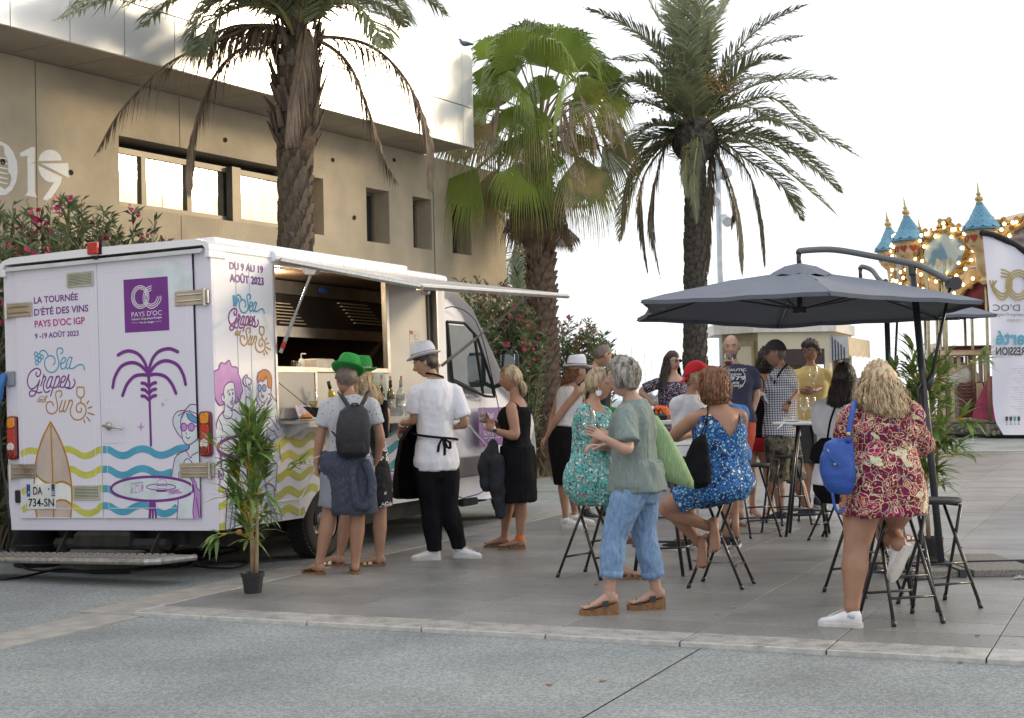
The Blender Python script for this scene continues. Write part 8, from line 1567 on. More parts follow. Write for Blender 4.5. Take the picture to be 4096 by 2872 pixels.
cblue=layered('blue_sundress',(.03,.13,.36),[('n',12,[(0,(.02,.03,.12)),(.38,None)]),('e',26,[(0,(.015,.03,.10)),(.05,None)]),('v',48,[(0,(.30,.52,.62)),(.32,None)]),('v',13,[(0,(.55,.52,.05)),(.07,(.72,.74,.68)),(.17,(.02,.04,.16)),(.25,(.06,.25,.55)),(.30,None)])],warp=.02,wscale=14)
cpais=layered('paisley_tunic',(.15,.006,.035),[('v',7.5,[(0,(.10,.20,.40)),(.05,(.64,.58,.36)),(.10,(.30,.01,.10)),(.22,(.60,.30,.10)),(.25,(.26,.01,.07)),(.36,(.64,.58,.36)),(.385,None)]),('c',60,[(0,(.62,.50,.20)),(.16,(.42,.01,.10)),(.24,(.10,.20,.36)),(.28,None)]),('v',13,[(0,(.55,.30,.08)),(.10,(.25,.01,.07)),(.16,(.66,.60,.36)),(.20,(.24,.01,.06)),(.34,(.66,.60,.36)),(.375,None)]),('e',21,[(0,(.58,.50,.30)),(.022,None)]),('v',27,[(0,(.10,.22,.42)),(.13,(.62,.56,.34)),(.17,None)])],warp=.05,wscale=9,base2=(.64,.60,.40),b2scale=3.4,thr=.56)
cburst=layered('starburst_print',(.012,.012,.014),[('v',6.5,[(0,(.02,.02,.02)),(.04,(.72,.72,.72)),(.40,None)]),('n',85,[(0,(.012,.012,.014)),(.50,None)])])
camo=layered('camouflage',(.14,.13,.09),[('n',14,[(0,(.035,.032,.026)),(.44,None),(.60,(.24,.21,.15))]),('n',19,[(0,None),(.60,(.07,.08,.045))])]);navy=mat('navy_tee',(.04,.045,.085),(.033,.037,.07),rough=.92,scale=20,bump=.45,bscale=8,stretch=(1,1,.6),bdist=.04);yel_c=mat('yellow_tee',(.66,.50,.20),(.6,.45,.17),rough=.9,scale=12)
def checks():
 m_,n,b=_new('gingham');L=n.links;co=_coord(n);sp=n.nodes.new('ShaderNodeSeparateXYZ');L.new(co,sp.inputs[0]);s=[]
 for q,k in((0,1.),(2,1.)):
  a=n.nodes.new('ShaderNodeMath');a.operation='MULTIPLY';a.inputs[1].default_value=250;L.new(sp.outputs[q],a.inputs[0]);c=n.nodes.new('ShaderNodeMath');c.operation='SINE';L.new(a.outputs[0],c.inputs[0]);g=n.nodes.new('ShaderNodeMath');g.operation='GREATER_THAN';g.inputs[1].default_value=.0;L.new(c.outputs[0],g.inputs[0]);s.append(g)
 ad=n.nodes.new('ShaderNodeMath');ad.operation='ADD';L.new(s[0].outputs[0],ad.inputs[0]);L.new(s[1].outputs[0],ad.inputs[1]);h=n.nodes.new('ShaderNodeMath');h.operation='MULTIPLY';h.inputs[1].default_value=.5;L.new(ad.outputs[0],h.inputs[0])
 r=n.nodes.new('ShaderNodeValToRGB');r.color_ramp.elements[0].color=(.62,.62,.64,1);r.color_ramp.elements[1].color=(.02,.025,.09,1);L.new(h.outputs[0],r.inputs[0]);L.new(r.outputs[0],b.inputs['Base Color']);b.inputs['Roughness'].default_value=.9;return m_
cchk=checks();cblu=mat('blue_jersey',(.06,.20,.52),(.05,.17,.46),rough=.9);cred=mat('red_shorts',(.50,.012,.03),(.42,.01,.025),rough=.85);coral=mat('coral_shorts',(.45,.09,.05),rough=.9);cgrey=mat('charcoal_shorts',(.06,.06,.065),rough=.9)
hb=hairmat('blond',(.42,.32,.20),(.20,.14,.085));hbr=hairmat('auburn',(.24,.10,.045),(.11,.045,.022));hdk=hairmat('dark',(.045,.028,.022),(.018,.012,.010));hgr=hairmat('grey',(.36,.33,.29),(.13,.11,.09));hsh=hairmat('shaved',(.15,.11,.09),(.10,.075,.06));hmb=hairmat('brown',(.13,.07,.04),(.06,.033,.02));hbl2=hairmat('pale_blond',(.62,.47,.29),(.27,.18,.10))
cork_m=mat('cork_sole',(.27,.14,.06),(.18,.09,.04),rough=.8,scale=30);brst=mat('bronze_strap',(.16,.11,.08),rough=.4,metal=.3);bkst=mat('black_strap',(.02,.02,.022),rough=.5);shw=mat('white_leather',(.74,.74,.76),(.66,.66,.68),rough=.5,scale=12);shs=mat('rubber_sole_white',(.66,.65,.62),(.5,.48,.44),rough=.6);gfr=mat('dark_frame',(.02,.015,.012),rough=.3);dlens=mat('dark_lens',(.015,.012,.010),None,rough=.05);clens=glassmat('spectacle_lens',(.95,.95,.95),alpha=.15)
RA=lambda:0
def ring(J,p,a,b,d=0):return(J['at'](p,d),a,b)
def hcap(J,m_,off=.010,**k):b=MB();hair_shell(b,J['hc'],J['hR'],J['hs'],off,**k);return b.build('hair',m_,J['root'],smooth=True)
def shoes(J,kind,m1,m2,s=1.0,nm='shoe'):
 for q,(h_,td)in J.get('heel',{}).items():shoe(J['root'],h_,td,kind,m1,m2,s,nm)
def pts(J,P,c,d=0):return[J['at'](c(*p[:2])+((p[2]+d)if len(p)>2 else d,))for p in P]
def q2(x,y,d=0):return c2(x,y)+(d,)
def q3(x,y,d=0):return c3(x,y)+(d,)
def q4(x,y,d=0):return c4(x,y)+(d,)
def beltrings(J,ts,a,b):return[(J['H']+(J['N']-J['H'])*t,a_,b_)for t,a_,b_ in zip(ts,a,b)]
J=person('man seen from behind in a tilted green hat, carrying a small black backpack',11.65,q2(690,660),q2(683,985),0,q2(672,592,.03),1.04,.205,1.08,sk=tan,hy=-8,hp=.35,hr=.22,eyes=False,legsc=1.05,arms=dict(L=[q2(551,868),q2(535,985),dict(tip=q2(548,1060),pn=(1,0,0),th=(0,1,0),curl=.75)],R=[q2(832,862),q2(818,962,.06),dict(tip=q2(790,1010,.12),pn=(-1,0,0),th=(0,1,0))]),legs=dict(L=[q2(590,1245),q2(548,1440),dict(toe=(-.75,.6),bare=1)],R=[q2(724,1245),q2(714,1450),dict(toe=(-.15,1),bare=1)]),grp='customers queuing at the truck')
cloth(J,'t_shirt',cdots,(-.1,.99),.012,.36,sg=.018,slf=.006);cloth(J,'shorts',cgs,(-.2,.25),.016,legs=(.42,.028,.01));hcap(J,hsh,.004,nape=-.07);shoes(J,'sandal',bkst,cork_m)
cloth(J,'tied_hoodie',heather,None,skirt=[ring(J,q2(675,925),.195,.15),ring(J,q2(672,985),.215,.175),ring(J,q2(688,1060),.208,.15,-.02),ring(J,q2(702,1130),.20,.14,-.03),ring(J,q2(714,1195),.19,.13,-.03),ring(J,q2(718,1215),.185,.125,-.03)],amp=.008,seed=4,extra=lambda B:B.tube(stroke_pts(pts(J,[(705,985,-.16),(705,1080,-.19),(730,1175,-.17),(780,1165,-.16),(795,1060,-.16),(760,970,-.14)],c2),5),.035,9))
b=MB();b.loft([ell(J['at'](q2(x,y,-.18-.03*(i in(2,3)))),V3(1,0,0),V3(0,1,0),a,h_,20,.25)for i,(x,y,a,h_)in enumerate(((712,712,.06,.03),(708,740,.115,.055),(705,800,.135,.07),(703,880,.14,.075),(705,935,.13,.065),(706,955,.09,.03)))]);b.loft([ell(J['at'](q2(704,y,-.255)),V3(1,0,0),V3(0,1,0),a,h_,18,.25)for y,a,h_ in((835,.07,.01),(850,.09,.025),(925,.105,.03),(940,.09,.01))])
bp=b.build('backpack',mat('backpack_black',(.028,.028,.033),(.018,.018,.022),rough=.6,scale=30,bump=.5,bscale=300),label='small black backpack worn by the green hatted man',cat='backpack',smooth=True)
for x0,x1 in((640,690),(775,735)):b=MB();b.tube(stroke_pts(pts(J,[(x0,655,.02),(x0+(x1-x0)*.2,668,-.11),(x1,730,-.17)],c2),4),.018,8);b.build('shoulder_strap',bkst,bp)
b=MB();b.tube(stroke_pts(pts(J,[(698,722,-.2),(700,708,-.22),(725,708,-.22),(728,722,-.2)],c2),4),.007,6);b.tube(pts(J,[(592,815,-.02),(635,868,-.15)],c2),.008,6);b.build('carry_loop',bkst,bp)
J['hat']='green felt hat tilted to the left on the man with the backpack';fedora_on(J,hgreen,0,.0,1.06)
J=person('woman with long blond hair under a green hat, in a black and white starburst dress',12.15,q2(765,700),q2(775,985),-8,q2(745,592,.02),.98,.18,1.05,sk=warm,hy=-10,eyes=False,arms=dict(L=[q2(690,850,.2),q2(650,800,.3)],R=[q2(846,850,.05),q2(815,880,.28)]),legs=dict(L=[q2(672,1240,.05),q2(640,1425,.05),dict(toe=(-1,.35),bare=1)],R=[q2(828,1240),q2(825,1430),dict(toe=(-.95,.1),bare=1)]),grp='customers queuing at the truck')
cloth(J,'dress',cburst,(-.1,.84),.012,skirt=[ring(J,q2(775,960),.175,.14),ring(J,q2(778,1050),.19,.15),ring(J,q2(782,1180),.20,.16)],seed=6)
cloth(J,'cardigan',cbk,None,skirt=[ring(J,q2(846,690),.03,.04),ring(J,q2(846,760),.035,.08),ring(J,q2(850,865),.03,.06)],seed=8)
mane(J,None,[(J['at'](q2(745,560)),.085,.10),(J['at'](q2(748,600)),.095,.11),(J['at'](q2(762,640,-.03)),.115,.09),(J['at'](q2(778,685,-.05)),.125,.07),(J['at'](q2(790,712,-.05)),.09,.05)],hbl2,150,.010,.006,seed=2);shoes(J,'sandal',mat('gold_strap',(.55,.45,.30),rough=.3,metal=.6),cork_m,.95)
J['hat']='green felt hat worn straight by the blond woman at the truck';fedora_on(J,hgreen,0,-.05,1.06)
J=person('waiter in a white t-shirt, black trousers and black apron seen from behind',12.5,q2(1080,585),q2(1085,975),-18,q2(1036,522,.03),1.02,.205,1.04,sk=warm,hy=-82,hp=.28,arms=dict(L=[q2(985,790,-.02),q2(932,795,.14),dict(tip=q2(925,845,.18),pn=(0,0,-1),th=(0,1,0),curl=.3)],R=[q2(1222,800,.02),q2(1170,815,.28),dict(tip=q2(1120,810,.34))]),legs=dict(L=[q2(1062,1190),q2(1078,1390),dict(toe=(-1,-.1))],R=[q2(1142,1180,.05),q2(1192,1372,.1),dict(toe=(.95,-.3))]))
cloth(J,'t_shirt',cw,(-.10,.985),.013,.42,sg=.018,slf=.012,amp=.006,fl=.010,seed=11);cloth(J,'trousers',cbk,(-.2,.12),.006,legs=(.985,.026,.004),amp=.006,seed=12);hcap(J,hdk,.009,front=.045,nape=-.055);brows(J,hdk);shoes(J,'sneaker',shw,shs,1.0)
b=MB();x,y,z=head_pts();
cloth(J,'apron',cbk,None,skirt=[ring(J,q2(1030,790),.10,.11,.05),ring(J,q2(1020,870),.20,.20,.05),ring(J,q2(1015,1000),.235,.22,.06),ring(J,q2(1010,1138),.24,.22,.08)],seed=13,cut=lambda v:(v-J['H'])@J['f']<.015)
strap(J,pts(J,[(958,838,.05),(1010,852,-.12),(1090,862,-.15),(1165,868,-.08),(1185,872,.05)],c2),.011,cbk,'apron_string');b=MB();[b.ribbon(pts(J,P,c2),[V3(.012,0,.004)]*len(P))for P in([(1112,868,-.16),(1098,900,-.165),(1095,930,-.16)],[(1118,866,-.16),(1126,905,-.17),(1125,945,-.16)],[(1120,868,-.16),(1150,885,-.17),(1152,915,-.16),(1135,905,-.165),(1120,872,-.16)])];b.build('apron_bow',cbk,J['root'])
strap(J,[J['N']+V3(math.cos(t)*.075,math.sin(t)*.07,.015-.02*math.cos(t-.5))for t in np.linspace(0,6.28,14)],.008,cbk,'neck_strap')
J['hat']='white felt hat on the waiter standing at the truck';fedora_on(J,hwhite,0,.05,1.05,up=.058)
b=MB();w_=J['arm'][-1][2];b.tube([w_+V3(math.cos(t)*.036,.034*math.sin(t)*.6,.034*math.sin(t))for t in np.linspace(0,6.28,14)],.005,6,cap=False);b.build('bracelet',shw,J['root'])
J=person('tanned blond woman in a sleeveless black dress holding a wine glass beside the van cab',13.2,q3(222,395),q3(228,700),-72,q3(190,290),.98,.185,1.06,sk=tan,hy=-84,hp=.12,bust=.06,armsc=1.15,arms=dict(L=[q3(222,602,-.24),q3(112,568,-.24),dict(tip=q3(45,525,-.20),pn=(0,1,0),th=(-.3,0,1),curl=.5)],R=[q3(150,560,.22),q3(80,515,.0),dict(tip=q3(20,495,-.06),pn=(0,-1,0),th=(0,0,1),curl=.4)]),legs=dict(L=[q3(247,985),q3(241,1150),dict(toe=(-1,.05),bare=1)],R=[q3(172,985,.16),q3(158,1138,.2),dict(toe=(-1,.1),bare=1)]))
cloth(J,'dress',cbk,(-.15,.86),.012,skirt=[ring(J,q3(225,650),.19,.155),ring(J,q3(230,740),.205,.165),ring(J,q3(236,830),.205,.160),ring(J,q3(240,945),.22,.158)],amp=.008,seed=21,vert=.1)
for s in(-1,1):strap(J,[J['sh'][s]-J['r']*s*.05+J['ff']*.10-J['up']*.08,J['sh'][s]-J['r']*s*.045+J['up']*.045,J['sh'][s]-J['r']*s*.06-J['ff']*.10-J['up']*.06],.014,cbk,'dress_strap')
hcap(J,hb,.013,front=.052,nape=-.06);b=MB();b.tube(stroke_pts(pts(J,[(235,300),(258,330),(264,365),(258,385)],c3),4),[.03,.035,.036,.036,.035,.034,.03,.028,.026,.02,.014,.01,.006][:13],10);b.build('ponytail',hb,J['root'],smooth=True);strap(J,pts(J,[(244,322),(250,322)],c3),.03,bkst,'hair_band');glasses(J,gfr,dlens,True);shoes(J,'sandal',mat('patterned_strap',(.05,.03,.035),(.12,.06,.08),rough=.5,scale=60),cork_m)
wine_glass(J['at'](q3(44,575,-.14)),'empty wine glass in the hands of the woman in the black dress',s=1.1)
b=MB();an=J['leg'][-1][2];b.tube([an-V3(0,0,.0),an+V3(0,0,.035)],.043,14);b.build('ankle_band',mat('orange_band',(.8,.16,.02),rough=.5),J['root']);b=MB();w_=J['arm'][-1][2];b.tube([w_+V3(-.01,-.03,.0),w_+V3(-.01,-.040,.0)],.019,14);b.build('watch',gfr,J['root']);b=MB();b.tube([w_+V3(-.01+.0*t,.032*math.cos(t),.032*math.sin(t))for t in np.linspace(0,6.28,12)],.011,6,cap=False);b.build('watch_strap',shw,J['root'])
B=MB();B.tube(stroke_pts(pts(J,[(95,640,-.15),(60,700,-.16),(45,800,-.15),(55,870,-.14)],c3),5),[.035]*5+[.055]*6+[.045]*5,10,round_=True);B.tube(stroke_pts(pts(J,[(95,640,-.15),(115,730,-.17),(120,860,-.16),(135,1010,-.15)],c3),5),[.04]*4+[.075]*8+[.055]*4,12,round_=True);v,nn,f_=remesh(B,.012,3);B=MB();B.add(folds(v,nn,.011,5),f_)
B.build('draped_jacket',mat('dark_jacket',(.03,.032,.042),(.02,.022,.03),rough=.9,scale=12),label='dark zip jacket draped over the arm of the woman in the black dress',cat='jacket',smooth=True)
J=person('woman with a white hat and white knitted top holding her hands behind her back',15.1,q3(516,312),q3(478,580),55,q3(548,258,.0),.98,.18,.98,sk=warm,hy=62,hp=.15,arms=dict(R=[q3(440,500,-.12),q3(385,600,-.05),dict(tip=q3(345,650,-.05),pn=(0,0,-1))],L=[q3(420,500,.2),q3(395,590,.1),dict(tip=q3(350,640,.05))]),legs=dict(R=[q3(472,860),q3(488,1035),dict(toe=(.95,-.15))],L=[q3(515,860,.25),q3(535,1000,.35),dict(toe=(.9,.1))]))
cloth(J,'knitted_top',mat('white_knit',(.70,.69,.70),(.58,.57,.58),rough=.95,scale=70,bump=1,bscale=110),(.12,.93),.014,fl=.010,seed=31);cloth(J,'wrap_skirt',cbk,(-.2,.2),.015,skirt=[ring(J,q3(475,560),.17,.15),ring(J,q3(478,660),.18,.16),ring(J,q3(500,855),.15,.15)],seed=32)
mane(J,None,[(J['at'](q3(532,235)),.085,.10),(J['at'](q3(518,270)),.09,.11),(J['at'](q3(492,310)),.075,.10),(J['at'](q3(462,290,-.02)),.03,.03)][:3],hbr,120,.012,.006,seed=4);shoes(J,'sneaker',shw,shs,1.05);J['hat']='white felt hat on the woman with her hands behind her back';fedora_on(J,hwhite,.0,.1,1.05)
J=person('crew-cut man in a dark t-shirt bending his head, half hidden by the woman in teal',16.1,q3(640,225),q3(640,600),40,q3(685,168),1.04,.215,1.1,sk=warm,hy=62,hp=.5,eyes=True,arms=dict(R=[q3(600,430),q3(650,500,-.1)],L=[q3(720,420,.2),q3(720,500,.2)]),legs=dict(R=[q3(610,800),q3(600,990),dict(toe=(.5,-.9))],L=[q3(680,800),q3(690,990),dict(toe=(.5,-.8))]))
cloth(J,'t_shirt',mat('charcoal_tee',(.03,.032,.038),rough=.92),(-.02,.98),.02,.4,sg=.02);cloth(J,'shorts',cgrey,(-.2,.2),.02,legs=(.45,.03));hcap(J,hsh,.006,front=.06,nape=-.06);shoes(J,'sneaker',bkst,shs,1.1)
J=person('seated woman in a teal flowered dress with a blond ponytail',10.9,q3(632,410),q3(608,800),118,q3(668,318),.98,.18,1.12,sk=warm,hy=92,bust=.06,hp=.0,arms=dict(R=[q3(602,660,-.1),q3(690,570,-.22),dict(tip=q3(745,600,-.25),pn=(0,0,-1),th=(0,-1,0))],L=[q3(760,620,.05),q3(735,690,-.1),dict(tip=q3(700,650,-.12))]),legs=dict(R=[q3(760,880,-.05),q3(770,1290,.05),dict(toe=(1,0),bare=1)],L=[q3(775,880,.2),q3(775,1150,.25),dict(toe=(1,0),bare=1,H=q3(775,1175,.25))]))
cloth(J,'dress',cteal,(-.1,.90),.018,.38,sg=.022,slf=.02,skirt=[ring(J,q3(606,740),.18,.16),ring(J,q3(606,820),.20,.195),ring(J,q3(612,890),.19,.19),ring(J,q3(632,930),.17,.17),ring(J,q3(650,965),.14,.14)],amp=.007,seed=41,extra=lambda B:limb(B,J['leg'][1],LEG,.035,.52))
hcap(J,hb,.014,front=.055,nape=-.06);b=MB();b.tube(stroke_pts(pts(J,[(612,305),(592,325),(580,360),(588,405)],c3),4),[.03]*4+[.036]*5+[.022,.016,.01,.005],10);b.build('ponytail',hbl2,J['root'],smooth=True);glasses(J,mat('teal_frame',(.03,.12,.12)),dlens,True);shoes(J,'sandal',brst,cork_m)
b=MB();e=J['hl'](.086,-.01,-.05);[b.tube([e+V3(0,-.01,.0),e+V3(.022*math.sin(a),-.01,-.026*math.cos(a)-.01)],[.003,.006],5)for a in np.linspace(-1.9,1.9,9)];b.tube([e+V3(0,-.008,.03),e+V3(0,-.008,0)],.002,4);b.build('earring',shw,J['root'])
strap(J,pts(J,[(588,405,-.1),(640,500,-.2),(700,640,-.2)],c3),.006,brst,'bag_strap')
J=person('grey haired woman walking past in a sage t-shirt and rolled up jeans',9.3,q3(852,395),q3(868,860),-62,q3(790,282),1.0,.18,1.02,sk=fair,hy=-68,hp=.05,bust=.03,legsc=1.06,arms=dict(L=[q3(826,680,-.27),q3(705,615,-.33),dict(tip=q3(600,550,-.33),pn=(0,.6,-.5),th=(.2,-.2,1),curl=.25,grip=True)],R=[q3(770,640,.3),q3(690,655,.12),dict(tip=q3(648,650,.1))]),legs=dict(L=[q3(752,1120,-.05),q3(722,1425,-.05),dict(toe=(-1,.0),bare='wedge')],R=[q3(905,1120,.1),q3(975,1425,.12),dict(toe=(-1,.02),bare='wedge')]))
cloth(J,'t_shirt',csage,(-.06,.985),.024,.48,sg=.026,slf=.02,skirt=[ring(J,q3(868,740),.165,.16),ring(J,q3(868,810),.18,.175),ring(J,q3(870,893),.19,.19)],amp=.009,fl=.010,seed=51);cloth(J,'rolled_jeans',cjean,(-.2,.1),.016,legs=(.86,.019,.008),amp=.008,seed=52)
b=MB()
for s in(-1,1):
 Q,rr=limb(MB(),J['leg'][s],LEG,.0,.87,.80);b.tube([Q[0],Q[-1]],[.080,.077],16)
b.build('trouser_cuffs',cjean,J['root'],smooth=True);hcap(J,hgr,.022,front=.045,nape=-.085,lump=.009,seed=3)
R_=J['hR'];c=J['hc'];mane(J,None,[(c+R_@V3(0,-.01,z),a,b_)for z,a,b_ in((.125,.035,.045),(.10,.08,.09),(.04,.097,.118),(-.02,.097,.112),(-.07,.072,.085))],hgr,190,.010,.006,gap=(math.pi/2,1.05),seed=7,R_=R_);shoes(J,'wedge',bkst,cork_m,1.0)
wine_glass(J['at'](q3(618,660,-.33)),'wine glass held out by the walking grey haired woman',s=1.15)
B=MB();B.loft([ell(J['at'](q3(x,y,.18)),nrm(V3(1,0,-.35)),V3(0,1,0),a,h_,18,.3)for x,y,a,h_ in((955,480,.035,.02),(985,560,.075,.05),(1030,700,.125,.07),(1062,800,.145,.07),(1072,850,.135,.055))]);B.tube(pts(J,[(870,395,.16),(955,490,.18)],c3),.012,6);B.build('net_bag',mat('lime_net',(.36,.50,.26),(.22,.34,.17),rough=.8,scale=55,stretch=(3,1,.3),bump=.8,bscale=120),label='pale green striped bag hanging from the shoulder of the walking woman',cat='bag',smooth=True)
J=person('smiling woman with long dark hair and sunglasses behind the counter',16.9,q3(1066,262),q3(1050,560),168,q3(1060,197),.98,.19,1.1,sk=fair,hy=140,bust=.05,arms=dict(R=[q3(886,350),q3(958,425,-.05),dict(tip=q3(985,440))],L=[q3(1150,370,.1),q3(1110,470,-.1)]),legs=dict(R=[q3(1030,760),q3(1030,960),dict(toe=(0,-1))],L=[q3(1080,760),q3(1080,960),dict(toe=(0,-1))]))
cloth(J,'dress',cdk,(-.1,.92),.016,.42,sg=.022,skirt=[ring(J,q3(1045,520),.18,.14),ring(J,q3(1045,760),.24,.2)],seed=61);hcap(J,hdk,.014,front=.05,nape=-.085);glasses(J,gfr,dlens);R_=J['hR']
mane(J,None,[(J['hc']+R_@V3(0,-.02,.06),.088,.095),(J['hc']+R_@V3(0,-.03,-.02),.098,.10),(J['at'](q3(1050,262,.02)),.15,.09),(J['at'](q3(1048,300,-.0)),.165,.10),(J['at'](q3(1040,345,-.06)),.15,.08)],hdk,170,.008,.006,gap=(math.pi/2,.8),seed=9,R_=R_);shoes(J,'sandal',bkst,cork_m)
def cap_on(J,m_,lab,back=0,turn=0):
 R_=J['hR']@rotm((0,0,1),turn)@rotm((1,0,0),back);c=J['hc'];t=thing('baseball_cap',lab,'cap',c+R_@V3(0,0,.05));x,y,z=head_pts(20,30);P=head_shape(x,y,z,True)*np.array([1.24,1.22,1.16]);k=[i for i in range(20)if P[i,0,2]>.022];b=MB();b.loft([(P[i]*J['hs'])@R_.T+c+R_@V3(0,0,.006)for i in k],cap=False);b.build('crown',m_,t,smooth=True)
 b=MB();a=np.linspace(-1.15,1.15,9);b.loft([np.array([c+R_@(V3(.075*math.sin(q)*f_,.085*math.cos(q)*f_+.06*e,.028-.018*e-.02*abs(math.sin(q))*e)*J['hs'])for q in a])for f_,e in((1.0,0),(1.1,.6),(1.05,1.1))],closed=False);b.build('peak',m_,t,smooth=True);b=MB();b.sphere(c+R_@V3(0,-.005,.134),.008,6,5);b.build('button',m_,t)
J=person('person in a red cap and white t-shirt sitting behind the woman in the blue sundress',12.7,q3(1160,365),q3(1150,700),-35,q3(1192,278),1.0,.19,1.05,sk=warm,hy=-70,hp=.3,arms=dict(L=[q3(1095,520),q3(1090,600,.1)],R=[q3(1240,520,.2),q3(1200,600,.3)]),legs=dict(L=[q3(1080,760,.2),q3(1100,1140,.1),dict(toe=(-.5,.5))],R=[q3(1120,770,.4),q3(1180,1140,.2),dict(toe=(-.5,.5))]))
cloth(J,'t_shirt',cw,(-.05,.985),.02,.5,sg=.024,fl=.010,seed=71);cloth(J,'trousers',navy,(-.2,.1),.016,legs=(.5,.03));hcap(J,hbl2,.014,nape=-.10,temple=-.05);cap_on(J,mat('red_cap',(.55,.01,.02),(.48,.01,.02),rough=.8),'red baseball cap on the person sitting behind the blue sundress',turn=0);glasses(J,gfr,clens);shoes(J,'sneaker',bkst,shs)
stool_p=J['H']
J=person('person in a bright blue top whose head is hidden behind the auburn haired woman',12.9,q3(1345,420),q3(1365,700),-20,q3(1322,345),.96,.19,1.05,sk=warm,hy=-40,eyes=False,arms=dict(R=[q3(1420,590),q3(1350,600,.2)],L=[q3(1280,590),q3(1240,600,.2)]),legs=dict(R=[q3(1390,840),q3(1395,1010),dict(toe=(.2,1))],L=[q3(1340,840),q3(1345,1010),dict(toe=(0,1))]))
cloth(J,'sweater',cblu,(-.15,.985),.022,.96,sg=.02,fl=.010,seed=73);cloth(J,'shorts',navy,(-.2,.1),.02,legs=(.4,.03));hcap(J,hmb,.012,nape=-.08);shoes(J,'sneaker',bkst,shs)
J=person('auburn haired woman sitting with her back to the camera in a blue patterned sundress',10.1,q3(1300,425),q3(1340,840),-14,q3(1276,332),1.02,.195,1.22,sk=tan,hy=-55,armsc=1.12,hp=.1,arms=dict(L=[q3(1058,598,.08),q3(1160,585,.3),dict(tip=q3(1200,560,.35))],R=[q3(1410,640,.3),q3(1350,640,.5)]),legs=dict(L=[q3(1010,985,.1),q3(1250,1080,.15),dict(toe=(-.05,-.35,-.9),bare=1,H=q3(1285,1090,.15))],R=[q3(1040,975,.3),q3(1215,1180,.3),dict(toe=(-.2,-.3,-.8),bare=1,H=q3(1245,1180,.3))]))
def vcut(v):
 q=v-J['H'];t=q@J['up']/J['L'];x=q@J['r'];b_=-(q@J['ff'])>.02;return b_&(t>.58+np.abs(x)*2.6)|(t>.89)
cloth(J,'sundress',cblue,(-.12,.95),.014,skirt=[ring(J,q3(1328,740),.17,.145),ring(J,q3(1335,800),.20,.175),ring(J,q3(1325,880),.215,.20),ring(J,q3(1300,935),.205,.18)],seed=81,amp=.005,extra=lambda B:[limb(B,J['leg'][s],LEG,.022,.36)for s in(-1,1)],cut=vcut)
for s in(-1,1):strap(J,[J['sh'][s]-J['r']*s*.075-J['ff']*.09-J['up']*.10,J['sh'][s]-J['r']*s*.06+J['up']*.05,J['sh'][s]-J['r']*s*.06+J['ff']*.08-J['up']*.05],.016,cblue,'dress_strap')
hcap(J,hbr,.02,front=.05,nape=-.09,lump=.008,seed=5);R_=J['hR'];c=J['hc'];mane(J,None,[(c+R_@V3(0,-.01,z),a,b_)for z,a,b_ in((.128,.04,.05),(.10,.085,.095),(.04,.105,.12),(-.03,.118,.12),(-.09,.115,.11),(-.125,.085,.09))],hbr,210,.012,.006,gap=(math.pi/2,.9),seed=11,R_=R_);glasses(J,gfr,dlens,True);shoes(J,'sandal',bkst,brst,.9)
B=MB();B.loft([ell(J['at'](q3(x,y,-.22)),V3(1,0,0),V3(0,1,0),a,h_,18,.2)for x,y,a,h_ in((1222,590,.02,.02),(1205,620,.05,.04),(1195,700,.075,.055),(1188,790,.105,.07),(1190,850,.10,.065),(1192,872,.06,.03))]);v,nn,f_=remesh(B,.01,2);B=MB();B.add(folds(v,nn,.007,3,1.4,.15),f_);gb_=B.build('drawstring_bag',cbk,label='black drawstring bag hanging behind the woman in the blue sundress',cat='bag',smooth=True)
b=MB();[b.tube(stroke_pts(pts(J,[(1248,420,.0),(1248,480,-.16),(x,600,-.22)],c3),5),.0045,6)for x in(1212,1234)];b.build('bag_cords',cbk,gb_)
J=person('bald bearded man in a navy t-shirt holding a glass of red wine',15.0,q4(165,188),q4(172,480),184,q4(155,112),1.06,.225,1.12,sk=fair,hy=192,hp=.08,arms=dict(R=[q4(70,310),q4(92,245,-.26),dict(tip=q4(140,222,-.3),pn=(0,1,0),th=(0,0,1),curl=.6)],L=[q4(282,345),q4(262,430,-.05)]),legs=dict(R=[q4(140,720),q4(140,900),dict(toe=(0,-1))],L=[q4(200,720),q4(200,900),dict(toe=(.1,-1))]))
ts=cloth(J,'t_shirt',navy,(-.02,.985),.022,.42,sg=.024,fl=.010,seed=91);cloth(J,'shorts',coral,(-.2,.15),.02,legs=(.45,.03));brows(J,hdk);b=MB();b.loft([ell(J['hl'](0,.030,z),J['hR'][:,0],J['hR'][:,1],a,b_,16)for z,a,b_ in((-.112,.030,.045),(-.09,.048,.060),(-.066,.054,.058))],cap=True);b.build('beard',hairmat('beard',(.10,.07,.055),(.06,.04,.035)),J['root'],smooth=True);shoes(J,'sandal',bkst,cork_m)
for s_,x,y,w_,h_ in(('NAUTIC',178,228,.30,.034),('CREW',172,251,.21,.034),('1979',178,272,.27,.052),('LIFE',172,292,.13,.030),('GUARD',178,306,.21,.030)):p=J['at'](q4(x,y,-.165-.0));b=MB();text_on(b,s_,p,V3(1,0,0),V3(0,0,1),w_*.72,h_*.72,.02,align='c');b.build('shirt_lettering',wt,J['root'])
b=MB();b.tube([J['at'](q4(178+46*math.cos(t),263-52*math.sin(t),-.16))for t in np.linspace(-1.3,.9,16)],.0035,4);b.build('printed_ring',wt,J['root']);wine_glass(J['at'](q4(145,262,-.33)),'glass of red wine held up by the bald man',wine=wine_r,s=1.25)
